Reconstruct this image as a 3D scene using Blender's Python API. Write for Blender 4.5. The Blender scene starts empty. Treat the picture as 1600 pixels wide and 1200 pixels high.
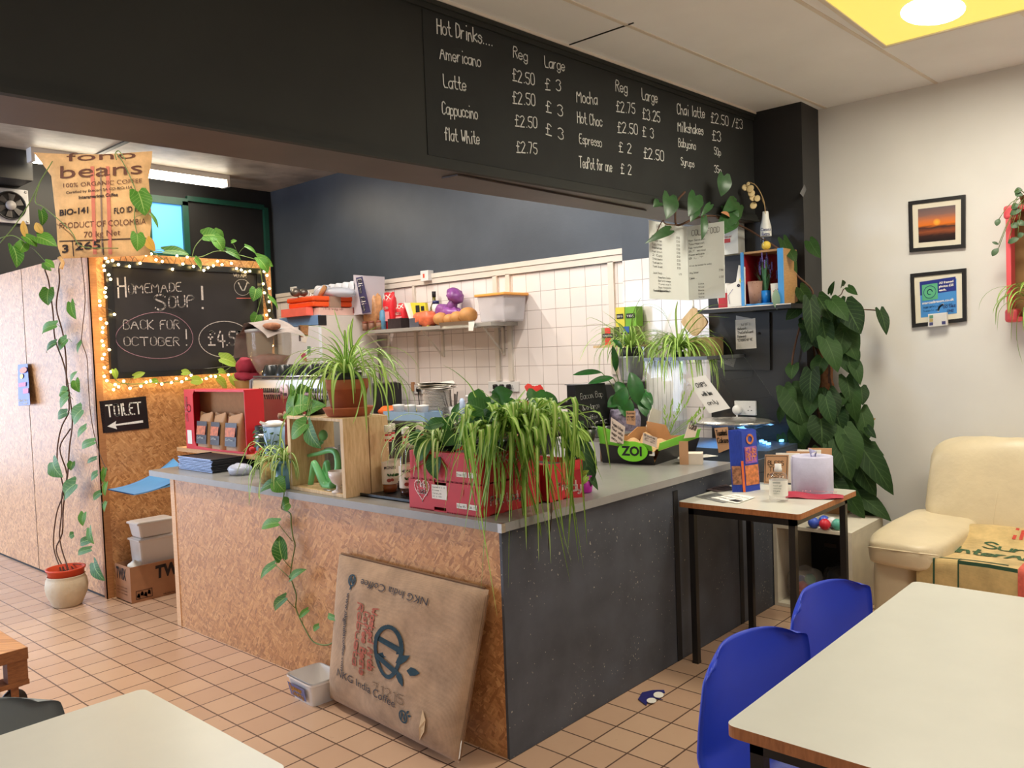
import bpy, bmesh, math, random
import numpy as np
from mathutils import Vector as V, Matrix as MX
random.seed(7)
sc = bpy.context.scene
C = sc.collection
PI = math.pi
# ---------------------------------------------------------------- camera
FPX = 1292.6
CAMP = V((-2.146, -2.010, 1.48))
def _rot(yaw, pitch, roll):
    fwd = V((math.cos(yaw), math.sin(yaw), 0)); right = V((math.sin(yaw), -math.cos(yaw), 0)); up = V((0, 0, 1))
    f2 = fwd*math.cos(pitch) - up*math.sin(pitch); u2 = up*math.cos(pitch) + fwd*math.sin(pitch)
    r3 = right*math.cos(roll) + u2*math.sin(roll); u3 = u2*math.cos(roll) - right*math.sin(roll)
    return r3, u3, f2
RI, UP, FW = _rot(0.732962, 0.040484, -0.0375396)
cd = bpy.data.cameras.new('camera'); cam = bpy.data.objects.new('camera', cd); C.objects.link(cam)
cam.matrix_world = MX(((RI.x, UP.x, -FW.x, CAMP.x), (RI.y, UP.y, -FW.y, CAMP.y), (RI.z, UP.z, -FW.z, CAMP.z), (0, 0, 0, 1)))
cd.sensor_width = 36; cd.lens = FPX/1600*36; cd.clip_start = 0.02; cd.clip_end = 60
sc.camera = cam
# ---------------------------------------------------------------- world, lights, exposure
w = bpy.data.worlds.new('daylight'); sc.world = w; w.use_nodes = True
w.node_tree.nodes['Background'].inputs[0].default_value = (0.72, 0.83, 1.0, 1)
w.node_tree.nodes['Background'].inputs[1].default_value = 0.74
sc.view_settings.view_transform = 'Standard'; sc.view_settings.look = 'None'
sc.view_settings.exposure = 0.0; sc.view_settings.gamma = 1.0; sc.view_settings.use_curve_mapping = False
sc.cycles.use_denoising = True
sc.cycles.max_bounces = 8; sc.cycles.transparent_max_bounces = 12
def area(name, loc, target, sx, sy, power, col, spread=PI):
    l = bpy.data.lights.new(name, 'AREA'); l.shape = 'RECTANGLE'; l.size = sx; l.size_y = sy; l.energy = power; l.color = col; l.spread = spread
    o = bpy.data.objects.new(name, l); C.objects.link(o); o.location = loc
    o.rotation_euler = (V(target) - V(loc)).to_track_quat('-Z', 'Y').to_euler()
    return o
CEIL = 2.88; KCEIL = 3.32
area('panel_light', (1.75, -1.0, CEIL-.04), (1.75, -1.0, 0), .55, .55, 32, (1, .94, .80))
area('panel_light_front', (-.2, -2.2, CEIL-.04), (-.2, -2.2, 0), .55, 1.1, 27, (1, .94, .80))
area('panel_light_side', (1.75, -3.4, CEIL-.04), (1.75, -3.4, 0), .55, .55, 24, (1, .94, .80))
area('panel_light_left', (-2.4, -1.0, CEIL-.04), (-2.4, -1.0, 0), .55, 1.1, 9, (1, .92, .78))
area('tube_light', (1.25, 5.45, KCEIL-.14), (1.25, 5.45, 0), 1.7, .1, 26, (1, .84, .58))
area('tube_light_middle', (1.3, 3.3, KCEIL-.14), (1.3, 3.3, 0), 1.7, .1, 54, (1, .94, .86))
area('tube_light_near', (1.6, 1.5, KCEIL-.14), (1.6, 1.5, 0), 1.7, .1, 46, (1, .94, .86))
area('tube_light_counter', (-.75, 1.9, KCEIL-.14), (-.75, 1.9, 0), .1, 1.7, 60, (1, .90, .78))
area('window_daylight', (-4.2, 5.6, 1.4), (0, 5.2, .9), 2.6, 2.2, 190, (.60, .75, 1))
area('doorway_daylight', (-2.3, 8.9, 1.4), (-1.6, 4.0, .8), 3.6, 2.4, 150, (.62, .77, 1))
# ---------------------------------------------------------------- pixel -> point on a known plane of the room
def ray(x, y): return FW + RI*((x-800)/FPX) - UP*((y-600)/FPX)
def Zp(x, y, z): d = ray(x, y); return CAMP + d*((z-CAMP.z)/d.z)
def Xp(x, y, v): d = ray(x, y); return CAMP + d*((v-CAMP.x)/d.x)
def Yp(x, y, v): d = ray(x, y); return CAMP + d*((v-CAMP.y)/d.y)
def Pp(x, y, p0, n): d = ray(x, y); n = V(n); return CAMP + d*((V(p0)-CAMP).dot(n)/d.dot(n))
def pxs(p): return (p-CAMP).dot(FW)/FPX          # metres per pixel at a point
# ---------------------------------------------------------------- mesh builder
def L(*c):                                        # sRGB 0-255 -> linear
    return tuple((v/255/12.92 if v/255 <= .04045 else ((v/255+.055)/1.055)**2.4) for v in c)
ID = MX.Identity(4)
class MB:
    def __init__(s, M=None):
        s.v = []; s.f = []; s.mi = []; s.sm = []; s.uv = []
        s.M = (M.matrix_basis.copy() if hasattr(M, 'matrix_basis') else M) or ID
        s.cm = 0
    def add(s, vs, fs, smooth=False, uv=None, raw=False):
        b = len(s.v)
        M = ID if raw else s.M
        s.v += [tuple(M @ V(p)) for p in vs]
        s.uv += uv if uv else [(0, 0)]*len(vs)
        for f in fs:
            s.f.append([b+i for i in f]); s.mi.append(s.cm); s.sm.append(smooth)
        return s
    def box(s, c, d, R=None, bv=0.0, taper=1.0):
        x, y, z = d[0]/2, d[1]/2, d[2]/2; R = R or ID
        T = MX.Translation(V(c)) @ R
        if bv > 0:
            bm = bmesh.new(); bmesh.ops.create_cube(bm, size=1)
            for q in bm.verts:
                k = taper if q.co.z < 0 else 1
                q.co = V((q.co.x*d[0]*k, q.co.y*d[1]*k, q.co.z*d[2]))
            bmesh.ops.bevel(bm, geom=bm.edges[:], offset=bv, segments=2, affect='EDGES', profile=.5)
            bm.verts.index_update()
            s.add([T @ q.co for q in bm.verts], [[q.index for q in f.verts] for f in bm.faces]); bm.free(); return s
        k = taper
        P = [(-x*k, -y*k, -z), (x*k, -y*k, -z), (x*k, y*k, -z), (-x*k, y*k, -z), (-x, -y, z), (x, -y, z), (x, y, z), (-x, y, z)]
        return s.add([T @ V(p) for p in P], [(0, 3, 2, 1), (4, 5, 6, 7), (0, 1, 5, 4), (1, 2, 6, 5), (2, 3, 7, 6), (3, 0, 4, 7)])
    def bb(s, x0, x1, y0, y1, z0, z1, bv=0):
        return s.box(((x0+x1)/2, (y0+y1)/2, (z0+z1)/2), (abs(x1-x0), abs(y1-y0), abs(z1-z0)), None, bv)
    def poly(s, pts): return s.add(pts, [list(range(len(pts)))])
    def slab(s, quad, n, t):                      # thick panel: four corners, thickness t along n
        n = V(n).normalized()*t; q = [V(p) for p in quad]; k = len(q)
        vs = q + [p+n for p in q]
        return s.add(vs, [list(range(k))[::-1], list(range(k, 2*k))] + [(i, (i+1) % k, k+(i+1) % k, k+i) for i in range(k)])
    def tube(s, pts, r, n=8, caps=True, smooth=True):
        pts = [V(p) for p in pts]; m = len(pts); rr = r if isinstance(r, (list, tuple)) else [r]*m
        vs = []; fs = []; prev = None
        for i, p in enumerate(pts):
            t = (pts[min(i+1, m-1)] - pts[max(i-1, 0)])
            t = t.normalized() if t.length > 1e-9 else V((0, 0, 1))
            a = prev - t*prev.dot(t) if prev is not None else None
            if a is None or a.length < 1e-5: a = t.orthogonal()
            a.normalize(); prev = a; b = t.cross(a)
            vs += [p + (a*math.cos(2*PI*k/n) + b*math.sin(2*PI*k/n))*rr[i] for k in range(n)]
        for i in range(m-1):
            for k in range(n): fs.append((i*n+k, i*n+(k+1) % n, (i+1)*n+(k+1) % n, (i+1)*n+k))
        if caps: fs += [list(range(n))[::-1], list(range((m-1)*n, m*n))]
        return s.add(vs, fs, smooth)
    def lathe(s, prof, n=24, at=(0, 0, 0), R=None, sx=1, sy=1, smooth=True, cap=True):
        T = MX.Translation(V(at)) @ (R or ID); vs = []; fs = []; m = len(prof)
        for r, z in prof: vs += [T @ V((r*sx*math.cos(2*PI*k/n), r*sy*math.sin(2*PI*k/n), z)) for k in range(n)]
        for i in range(m-1):
            for k in range(n): fs.append((i*n+k, i*n+(k+1) % n, (i+1)*n+(k+1) % n, (i+1)*n+k))
        if cap:
            if prof[0][0] > 1e-5: fs.append(list(range(n))[::-1])
            if prof[-1][0] > 1e-5: fs.append(list(range((m-1)*n, m*n)))
        return s.add(vs, fs, smooth)
    def prism(s, pts, h, O=(0, 0, 0), X=(1, 0, 0), Y=(0, 1, 0)):   # 2-D outline extruded by h along X x Y
        O, X, Y = V(O), V(X), V(Y); N = X.cross(Y).normalized()*h; k = len(pts)
        a = [O+X*p[0]+Y*p[1] for p in pts]
        return s.slab(a, N, abs(h)) if h > 0 else s.slab(a, -N, abs(h))
    def grid(s, fn, nu, nv, smooth=True, wrap=False, flip=False):
        vs = [fn(i/nu, j/nv) for j in range(nv+1) for i in range(nu+1)]
        uv = [(i/nu, j/nv) for j in range(nv+1) for i in range(nu+1)]
        fs = [(j*(nu+1)+i, j*(nu+1)+i+1, (j+1)*(nu+1)+i+1, (j+1)*(nu+1)+i) for j in range(nv) for i in range(nu)]
        if flip: fs = [f[::-1] for f in fs]
        return s.add(vs, fs, smooth, uv)
    def ball(s, c, r, n=14, m=9, R=None, fn=None):
        rx, ry, rz = r if isinstance(r, (tuple, list)) else (r, r, r)
        T = MX.Translation(V(c)) @ (R or ID); vs = []; fs = []
        for j in range(m+1):
            for i in range(n):
                a, b = 2*PI*i/n, PI*j/m - PI/2
                d = V((math.cos(a)*math.cos(b), math.sin(a)*math.cos(b), math.sin(b)))
                k = fn(d) if fn else 1
                vs.append(T @ V((d.x*rx*k, d.y*ry*k, d.z*rz*k)))
        for j in range(m):
            for i in range(n): fs.append((j*n+i, j*n+(i+1) % n, (j+1)*n+(i+1) % n, (j+1)*n+i))
        return s.add(vs, fs, True)
    def cushion(s, c, d, R=None, e=3.0, n=28, m=16, wob=0.0, seed=0):      # rounded padded block
        rnd = random.Random(seed); ph = [rnd.uniform(0, 6) for _ in range(6)]
        T = MX.Translation(V(c)) @ (R or ID); vs = []; fs = []
        def sp(a, k): return math.copysign(abs(a)**k, a)
        k = 2/e
        for j in range(m+1):
            b = PI*j/m - PI/2
            for i in range(n):
                a = 2*PI*i/n
                x = sp(math.cos(b), k)*sp(math.cos(a), k); y = sp(math.cos(b), k)*sp(math.sin(a), k); z = sp(math.sin(b), k)
                q = 1 + wob*(math.sin(7*x+ph[0])*math.sin(5*y+ph[1])+.6*math.sin(11*y+6*z+ph[2])*math.sin(9*x+ph[3]))
                vs.append(T @ V((x*d[0]/2*q, y*d[1]/2*q, z*d[2]/2*q)))
        for j in range(m):
            for i in range(n): fs.append((j*n+i, j*n+(i+1) % n, (j+1)*n+(i+1) % n, (j+1)*n+i))
        return s.add(vs, fs, True)
    def m(s, i): s.cm = i; return s
    def build(s, name, mats, parent=None):
        me = bpy.data.meshes.new(name)
        vs = s.v
        if parent is not None:
            W = ID; p = parent
            while p is not None: W = p.matrix_basis @ W; p = p.parent
            Wi = W.inverted(); vs = [tuple(Wi @ V(q)) for q in s.v]
        me.from_pydata(vs, [], s.f)
        for q in (mats if isinstance(mats, (list, tuple)) else [mats]): me.materials.append(q)
        me.polygons.foreach_set('material_index', s.mi); me.polygons.foreach_set('use_smooth', s.sm)
        ul = me.uv_layers.new(name='UVMap')
        li = np.empty(len(me.loops), dtype=np.int32); me.loops.foreach_get('vertex_index', li)
        ul.data.foreach_set('uv', np.array(s.uv, dtype=np.float32)[li].ravel())
        me.validate(); me.update()
        o = bpy.data.objects.new(name, me); C.objects.link(o)
        if parent is not None: o.parent = parent
        return o
def tag(o, label=None, cat=None, group=None, kind=None):
    if label: o['label'] = label
    if cat: o['category'] = cat
    if group: o['group'] = group
    if kind: o['kind'] = kind
    return o
def thing(name, label, cat, loc=(0, 0, 0), rz=0, group=None):
    o = bpy.data.objects.new(name, None); o.empty_display_size = .05; C.objects.link(o)
    o.matrix_basis = MX.Translation(V(loc)) @ MX.Rotation(rz, 4, 'Z')
    return tag(o, label, cat, group)
def struct(mb, name, mats, parent=None):
    o = mb.build(name, mats, parent)
    if parent is None: o['kind'] = 'structure'
    return o
def single(mb, name, mats, label, cat, group=None, loc=None):
    if loc is None:
        a = np.array(mb.v); lo = a.min(0); hi = a.max(0); loc = ((lo[0]+hi[0])/2, (lo[1]+hi[1])/2, lo[2])
    o = bpy.data.objects.new(name, None)
    o.matrix_basis = MX.Translation(V(loc))
    r = mb.build(name, mats, o); r.parent = None; r.matrix_basis = o.matrix_basis; bpy.data.objects.remove(o)
    r.name = name
    return tag(r, label, cat, group)
def dup(root, M, label=None, group=None):
    r = root.copy(); C.objects.link(r); r.matrix_basis = M
    if label: r['label'] = label
    if group: r['group'] = group
    def rec(a, b):
        for ch in list(a.children):
            c = ch.copy(); C.objects.link(c); c.parent = b; c.matrix_parent_inverse = ch.matrix_parent_inverse.copy(); rec(ch, c)
    rec(root, r); return r
def TM(loc, rz=0): return MX.Translation(V(loc)) @ MX.Rotation(rz, 4, 'Z')
def RX(a): return MX.Rotation(a, 4, 'X')
def RY(a): return MX.Rotation(a, 4, 'Y')
def RZ(a): return MX.Rotation(a, 4, 'Z')
# ---------------------------------------------------------------- lettering
GL = dict(A='022942 1535', B='020929383726062635332202', C='3829190803122233', D='02091938331202', E='39090232 0626', F='390902 0626', G='38291908031222333525', H='0902 3932 0636', I='1912', J='3933221203', K='0902 390532', L='090232', M='0209254942', N='02093239', O='190803122233382919', P='02092938372606', Q='190803122233382919 2442', R='02092938372606 1632', S='38291908073533221203', T='0949 2922', U='090312223339', V='092249', W='0912263249', X='0942 4902', Y='092649 2622', Z='09390232',
 a='36160503122234 3632', b='0902 0516263533221203', c='3526160503122233', d='3932 3526160503122233', e='0434352616050312 22331222', f='38291912 0626', g='3631201001 3526160503122233', h='0902 05162632', i='1612 1919', j='262110 2929', k='0902 360432', l='1912', m='0206 05162522 25364542', n='0206 05162632', o='160503122233352616', p='0600 0516263533221203', q='3630 3526160503122233', r='0602 041626', s='352616053433221203', t='19132232 0626', u='0603122233 3632', v='062246', w='0612253246', x='0632 3602', y='0603122233 36312010', z='06360232')
GL.update({'0': '190803122233382919', '1': '182922', '2': '081929383702 0232', '3': '0819293837263533221203', '4': '290444 3731', '5': '390906263533221203', '6': '3829080312223335260605', '7': '093912', '8': '160708192938372616050312223335 26', '9': '3726160708192938373322', '£': '3829191813 0232 0626', '!': '1915 1212', '.': '1212', ',': '1201', ':': '1212 1515', '/': '0239', '&': '420819280312 2244', '-': '0525', "'": '1917', '%': '0239'})
GW = {k: 3.9 for k in GL}
GW.update({k: 5.2 for k in 'MWmwTVXAY'}); GW.update({k: 2.3 for k in "iIl!.,:'"}); GW.update({k: 3.3 for k in 'frtcs1'})
def _chk(p):
    if len(p) < 3: return p
    q = [p[0]]
    for a, b in zip(p, p[1:]): q += [(a[0]*.75+b[0]*.25, a[1]*.75+b[1]*.25), (a[0]*.25+b[0]*.75, a[1]*.25+b[1]*.75)]
    return q + [p[-1]]
def tw(t): return sum(GW.get(ch, 3.0) for ch in t) - .9
def ribbon(mb, pts, w, N, lift=.0012):
    for a, b in zip(pts, pts[1:]):
        d = b-a
        if d.length < 1e-7: d = V(N).orthogonal()*w*.01
        t = d.normalized(); s = N.cross(t)*(w/2); e = t*(w*.42); k = N*lift
        mb.add([a-e-s+k, b+e-s+k, b+e+s+k, a-e+s+k], [(0, 1, 2, 3)], raw=True)
def scrawl(mb, text, O, X, Y, h, width=None, pen=.1, jit=.25, lift=.0012, seed=1):
    """chalk / marker handwriting; O baseline left, X/Y unit directions in the surface, h cap height"""
    O, X, Y = V(O), V(X).normalized(), V(Y).normalized(); N = X.cross(Y).normalized()
    rnd = random.Random(hash(len(text)*7+seed)); u = h/7; ux = width/tw(text) if width else u; x = 0
    for ch in text:
        g = GL.get(ch)
        if g:
            dy = rnd.uniform(-jit, jit)
            for st in g.split():
                p = [(int(st[i])+rnd.uniform(-jit, jit)*.35, int(st[i+1])-2+dy+rnd.uniform(-jit, jit)*.35) for i in range(0, len(st)-1, 2)]
                p = _chk(p)
                ribbon(mb, [O+X*((x+a)*ux)+Y*(b*u) for a, b in p], h*pen, N, lift)
        x += GW.get(ch, 3.0)
_tc = {}
def ftext(mb, text, O, X, Y, h, width=None, bold=0.0, align='L', lift=.0012):
    """printed lettering (built-in face); h cap height"""
    key = (text, bold)
    if key not in _tc:
        cu = bpy.data.curves.new('t', 'FONT'); cu.body = text; cu.offset = bold; cu.resolution_u = 3; cu.fill_mode = 'FRONT'
        o = bpy.data.objects.new('t', cu); C.objects.link(o)
        me = bpy.data.meshes.new_from_object(o.evaluated_get(bpy.context.evaluated_depsgraph_get()))
        _tc[key] = ([tuple(v.co[:2]) for v in me.vertices], [list(p.vertices) for p in me.polygons])
        bpy.data.objects.remove(o); bpy.data.curves.remove(cu); bpy.data.meshes.remove(me)
    vs, fs = _tc[key]
    if not vs: return
    O, X, Y = V(O), V(X).normalized(), V(Y).normalized(); N = X.cross(Y).normalized()
    k = h/.70; x0 = min(p[0] for p in vs); x1 = max(p[0] for p in vs); kx = width/(x1-x0) if width else k
    off = {'L': 0, 'C': -(x1-x0)/2, 'R': -(x1-x0)}[align]
    mb.add([O + X*((p[0]-x0+off)*kx) + Y*(p[1]*k) + N*lift for p in vs], fs, raw=True)
def ellipse(mb, O, X, Y, rx, ry, w, n=32, a0=0, a1=2*PI, lift=.0012):
    X, Y = V(X).normalized(), V(Y).normalized()
    ribbon(mb, [V(O)+X*(rx*math.cos(a0+(a1-a0)*i/n))+Y*(ry*math.sin(a0+(a1-a0)*i/n)) for i in range(n+1)], w, X.cross(Y), lift)
def disc(mb, O, X, Y, rx, ry, n=24, lift=.0012):
    X, Y = V(X).normalized(), V(Y).normalized(); N = X.cross(Y)
    mb.add([V(O)+X*(rx*math.cos(2*PI*i/n))+Y*(ry*math.sin(2*PI*i/n))+N*lift for i in range(n)], [list(range(n))], raw=True)
def rect(mb, O, X, Y, w, h, lift=.001):
    X, Y = V(X).normalized(), V(Y).normalized(); N = X.cross(Y)*lift; O = V(O)
    mb.add([O+N, O+X*w+N, O+X*w+Y*h+N, O+Y*h+N], [(0, 1, 2, 3)], raw=True)
# ---------------------------------------------------------------- leaves
def leaf(mb, base, tip, wid, nrm, kind='heart', fold=.18, curl=.15, nv=8):
    base, tip = V(base), V(tip); d = tip-base; Ln = d.length; t = d.normalized(); n = V(nrm); n = (n - t*n.dot(t)).normalized(); s = n.cross(t)
    rows = []; uv = []
    for j in range(nv+1):
        v = j/nv
        if kind == 'heart': wv = (math.sin(PI*min(1, (v*.80+.20))**.9)**.8)*1.0 if v < 1 else 0
        elif kind == 'oval': wv = math.sin(PI*(v*.94+.03))**.8
        else: wv = math.sin(PI*(v*.96+.04))**.75*(1-v*.25)
        if v == 1: wv = 0.02
        back = -.16*Ln if kind == 'heart' and j == 0 else 0
        c = base + t*(Ln*v) + n*(curl*Ln*(v*(1-v)*2.2 - v*v*.55))
        for k in (-1, -.55, 0, .55, 1):
            p = c + s*(k*wv*wid/2) + n*(fold*wid*abs(k)*wv*.5)
            if j == 0: p = p + t*(back*(1 if 0 < abs(k) else 0)*(1 if abs(k) < .9 else .8))
            rows.append(p); uv.append((.5+k/2, v))
    fs = [(j*5+i, j*5+i+1, (j+1)*5+i+1, (j+1)*5+i) for j in range(nv) for i in range(4)]
    return mb.add(rows, fs, True, uv, raw=True)
def blade(mb, pts, wid, side=None, fold=.3):
    pts = [V(p) for p in pts]; m = len(pts); vs = []; uv = []
    for i, p in enumerate(pts):
        t = (pts[min(i+1, m-1)]-pts[max(i-1, 0)])
        t = t.normalized() if t.length > 1e-9 else V((0, 0, 1))
        s = t.cross(V((0, 0, 1))) if side is None else V(side)
        if s.length < .05: s = V((1, 0, 0))
        s = (s - t*s.dot(t)).normalized(); n = s.cross(t); f = i/(m-1)
        k = wid/2*(.55+.45*min(1, f*4))*(1-f**3)**.7 + .0004
        vs += [p-s*k+n*k*fold, p, p+s*k+n*k*fold]; uv += [(0, f), (.5, f), (1, f)]
    fs = []
    for i in range(m-1): fs += [(i*3, i*3+1, (i+1)*3+1, (i+1)*3), (i*3+1, i*3+2, (i+1)*3+2, (i+1)*3+1)]
    return mb.add(vs, fs, True, uv, raw=True)
def spider(mb, c, n, lmin, lmax, wid, az=(0, 2*PI), el=(35, 80), droop=(120, 190), seed=1, rad=.015, clip=None):
    rnd = random.Random(seed); c = V(c)
    for i in range(n):
        a = az[0] + (az[1]-az[0])*((i+rnd.random())/n); ln = rnd.uniform(lmin, lmax); e = math.radians(rnd.uniform(*el)); dr = math.radians(rnd.uniform(*droop))
        h = V((math.cos(a), math.sin(a), 0)); p = c + h*rad*rnd.random(); pts = [p]; k = 11; tw_ = rnd.uniform(-.25, .25)
        for j in range(k):
            f = j/k; ang = max(e - dr*f**1.15, math.radians(-86)); hh = V((math.cos(a+tw_*f), math.sin(a+tw_*f), 0))
            p = p + (hh*math.cos(ang) + V((0, 0, 1))*math.sin(ang))*(ln/k)
            if clip: p = clip(p)
            pts.append(p)
        blade(mb, pts, wid*rnd.uniform(.75, 1.15))
def cr(pts, k=5):                                   # Catmull-Rom through points
    P = [V(p) for p in pts]; P = [P[0]*2-P[1]] + P + [P[-1]*2-P[-2]]; out = []
    for i in range(1, len(P)-2):
        for j in range(k):
            t = j/k; a, b, c_, d = P[i-1], P[i], P[i+1], P[i+2]
            out.append(.5*((2*b)+(c_-a)*t+(2*a-5*b+4*c_-d)*t*t+(3*b-a-3*c_+d)*t**3))
    return out + [P[-2]]
# ---------------------------------------------------------------- materials
class NT:
    def __init__(s, name):
        s.m = bpy.data.materials.new(name); s.m.use_nodes = True; s.t = s.m.node_tree; s.b = s.t.nodes['Principled BSDF']
        s.tc = None
    def n(s, ty, **k):
        o = s.t.nodes.new(ty)
        for a, b in k.items():
            if a.startswith('i_'): o.inputs[a[2:].replace('_', ' ')].default_value = b
            else: setattr(o, a, b)
        return o
    def l(s, a, b): s.t.links.new(a, b)
    def co(s, scale=(1, 1, 1), rot=(0, 0, 0), out='Object', loc=(0, 0, 0)):
        if not s.tc: s.tc = s.n('ShaderNodeTexCoord')
        mp = s.n('ShaderNodeMapping'); mp.inputs['Scale'].default_value = scale; mp.inputs['Rotation'].default_value = rot; mp.inputs['Location'].default_value = loc
        s.l(s.tc.outputs[out], mp.inputs['Vector']); return mp.outputs[0]
    def noise(s, v, sc_, det=3, rough=.55, dist=0):
        o = s.n('ShaderNodeTexNoise', i_Scale=sc_, i_Detail=det, i_Roughness=rough, i_Distortion=dist); s.l(v, o.inputs['Vector']); return o.outputs['Fac']
    def ramp(s, f, stops):
        o = s.n('ShaderNodeValToRGB'); e = o.color_ramp.elements
        while len(e) < len(stops): e.new(.5)
        for q, (p, c) in zip(e, stops): q.position = p; q.color = tuple(c)[:3] + (1,)
        s.l(f, o.inputs[0]); return o.outputs[0]
    def mix(s, f, a, b, mode='MIX'):
        o = s.n('ShaderNodeMix', data_type='RGBA', blend_type=mode)
        for i, q in ((0, f), (6, a), (7, b)):
            if hasattr(q, 'is_linked'): s.l(q, o.inputs[i])
            else: o.inputs[i].default_value = q if i == 0 else tuple(q)[:3]+(1,)
        return o.outputs[2]
    def math(s, op, a, b=0.0, c=0.0):
        o = s.n('ShaderNodeMath', operation=op)
        for i, q in enumerate((a, b, c)):
            if hasattr(q, 'is_linked'): s.l(q, o.inputs[i])
            else: o.inputs[i].default_value = q
        return o.outputs[0]
    def base(s, c):
        if hasattr(c, 'is_linked'): s.l(c, s.b.inputs['Base Color'])
        else: s.b.inputs['Base Color'].default_value = tuple(c)[:3]+(1,)
    def bump(s, h, st=.3, d=.002):
        o = s.n('ShaderNodeBump', i_Strength=st, i_Distance=d); s.l(h, o.inputs['Height']); s.l(o.outputs[0], s.b.inputs['Normal'])
    def set(s, **k):
        nm = dict(rough='Roughness', metal='Metallic', trans='Transmission Weight', ior='IOR', alpha='Alpha', spec='Specular IOR Level', coat='Coat Weight', sheen='Sheen Weight', sub='Subsurface Weight', es='Emission Strength')
        for a, b in k.items():
            if a == 'ec': s.b.inputs['Emission Color'].default_value = tuple(b)+(1,)
            else: s.b.inputs[nm[a]].default_value = b
        return s
def M(name, col, rough=.5, var=.12, vs=9, bump=0, bs=60, bd=.001, **k):
    """plain painted / plastic / paper surface with slight procedural unevenness"""
    t = NT(name); c = tuple(col); v = t.co()
    f = t.noise(v, vs, 4)
    t.base(t.ramp(f, [(.25, [x*(1-var) for x in c]), (.75, [min(1, x*(1+var)) for x in c])]))
    t.set(rough=rough, **k)
    if bump: t.bump(t.noise(v, bs, 3), bump, bd)
    return t.m
def EM(name, col, st, base=None):
    t = NT(name); t.base(base or col); t.set(ec=col, es=st, rough=.5); return t.m
def glass(name, col=(1, 1, 1), rough=.03, tint=.015):
    """thin clear glass or plastic: mostly see-through with a sharp reflection"""
    t = NT(name); t.base(col); t.set(rough=rough)
    tr = t.n('ShaderNodeBsdfTransparent'); tr.inputs[0].default_value = tuple(col)+(1,)
    fr = t.n('ShaderNodeFresnel', i_IOR=1.4); mx = t.n('ShaderNodeMixShader')
    bk = t.n('ShaderNodeNewGeometry'); f = t.math('MULTIPLY', t.math('ADD', fr.outputs[0], tint), t.math('SUBTRACT', 1.0, bk.outputs['Backfacing'])); gl = t.n('ShaderNodeBsdfGlossy'); gl.inputs['Roughness'].default_value = rough
    t.l(f, mx.inputs[0]); t.l(tr.outputs[0], mx.inputs[1]); t.l(gl.outputs[0], mx.inputs[2]); t.l(mx.outputs[0], t.t.nodes['Material Output'].inputs[0]); return t.m
def film(name, col, a=.45, rough=.25):
    """milky translucent plastic"""
    t = NT(name); t.base(col); t.set(rough=rough, alpha=a); return t.m
def osb(name, k=1.0):
    t = NT(name); t.co(); sp = t.n('ShaderNodeSeparateXYZ'); t.l(t.tc.outputs['Object'], sp.inputs[0])
    cb = t.n('ShaderNodeCombineXYZ'); t.l(t.math('ADD', sp.outputs[0], sp.outputs[1]), cb.inputs[0]); t.l(sp.outputs[2], cb.inputs[1])
    cols = [L(*(c*k for c in q)) for q in ((162, 108, 62), (194, 138, 86), (208, 152, 98), (228, 178, 122))]
    acc = None
    for rot, sc_, th in ((.3, 1, 0), (1.35, 1.1, .45), (2.2, .9, .5), (2.85, 1.25, .55), (.9, 1.4, .62)):
        r = t.n('ShaderNodeVectorRotate', rotation_type='Z_AXIS'); r.inputs['Angle'].default_value = rot; t.l(cb.outputs[0], r.inputs[0])
        m2 = t.n('ShaderNodeMapping'); m2.inputs['Scale'].default_value = (19*sc_, 74*sc_, 1); t.l(r.outputs[0], m2.inputs[0])
        vo = t.n('ShaderNodeTexVoronoi', i_Scale=1.0); t.l(m2.outputs[0], vo.inputs['Vector'])
        s2 = t.n('ShaderNodeSeparateColor'); t.l(vo.outputs['Color'], s2.inputs[0]); fl = t.noise(m2.outputs[0], 1.5, 4)
        c = t.ramp(t.math('ADD', t.math('MULTIPLY', s2.outputs[0], .75), t.math('MULTIPLY', fl, .3)), [(.1, cols[0]), (.45, cols[1]), (.75, cols[2]), (1, cols[3])])
        if acc is None: acc = c; h = s2.outputs[1]
        else: f = t.math('GREATER_THAN', s2.outputs[1], th); acc = t.mix(f, acc, c); h = t.math('ADD', h, t.math('MULTIPLY', f, s2.outputs[2]))
    kn = t.ramp(t.noise(cb.outputs[0], 38, 3, .6), [(.26, (.5, .42, .36)), (.34, (1, 1, 1))]); acc = t.mix(.8, acc, t.mix(1.0, acc, kn, 'MULTIPLY'))
    t.base(acc); t.set(rough=.40, spec=.5); t.bump(h, .22, .002); return t.m
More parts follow.
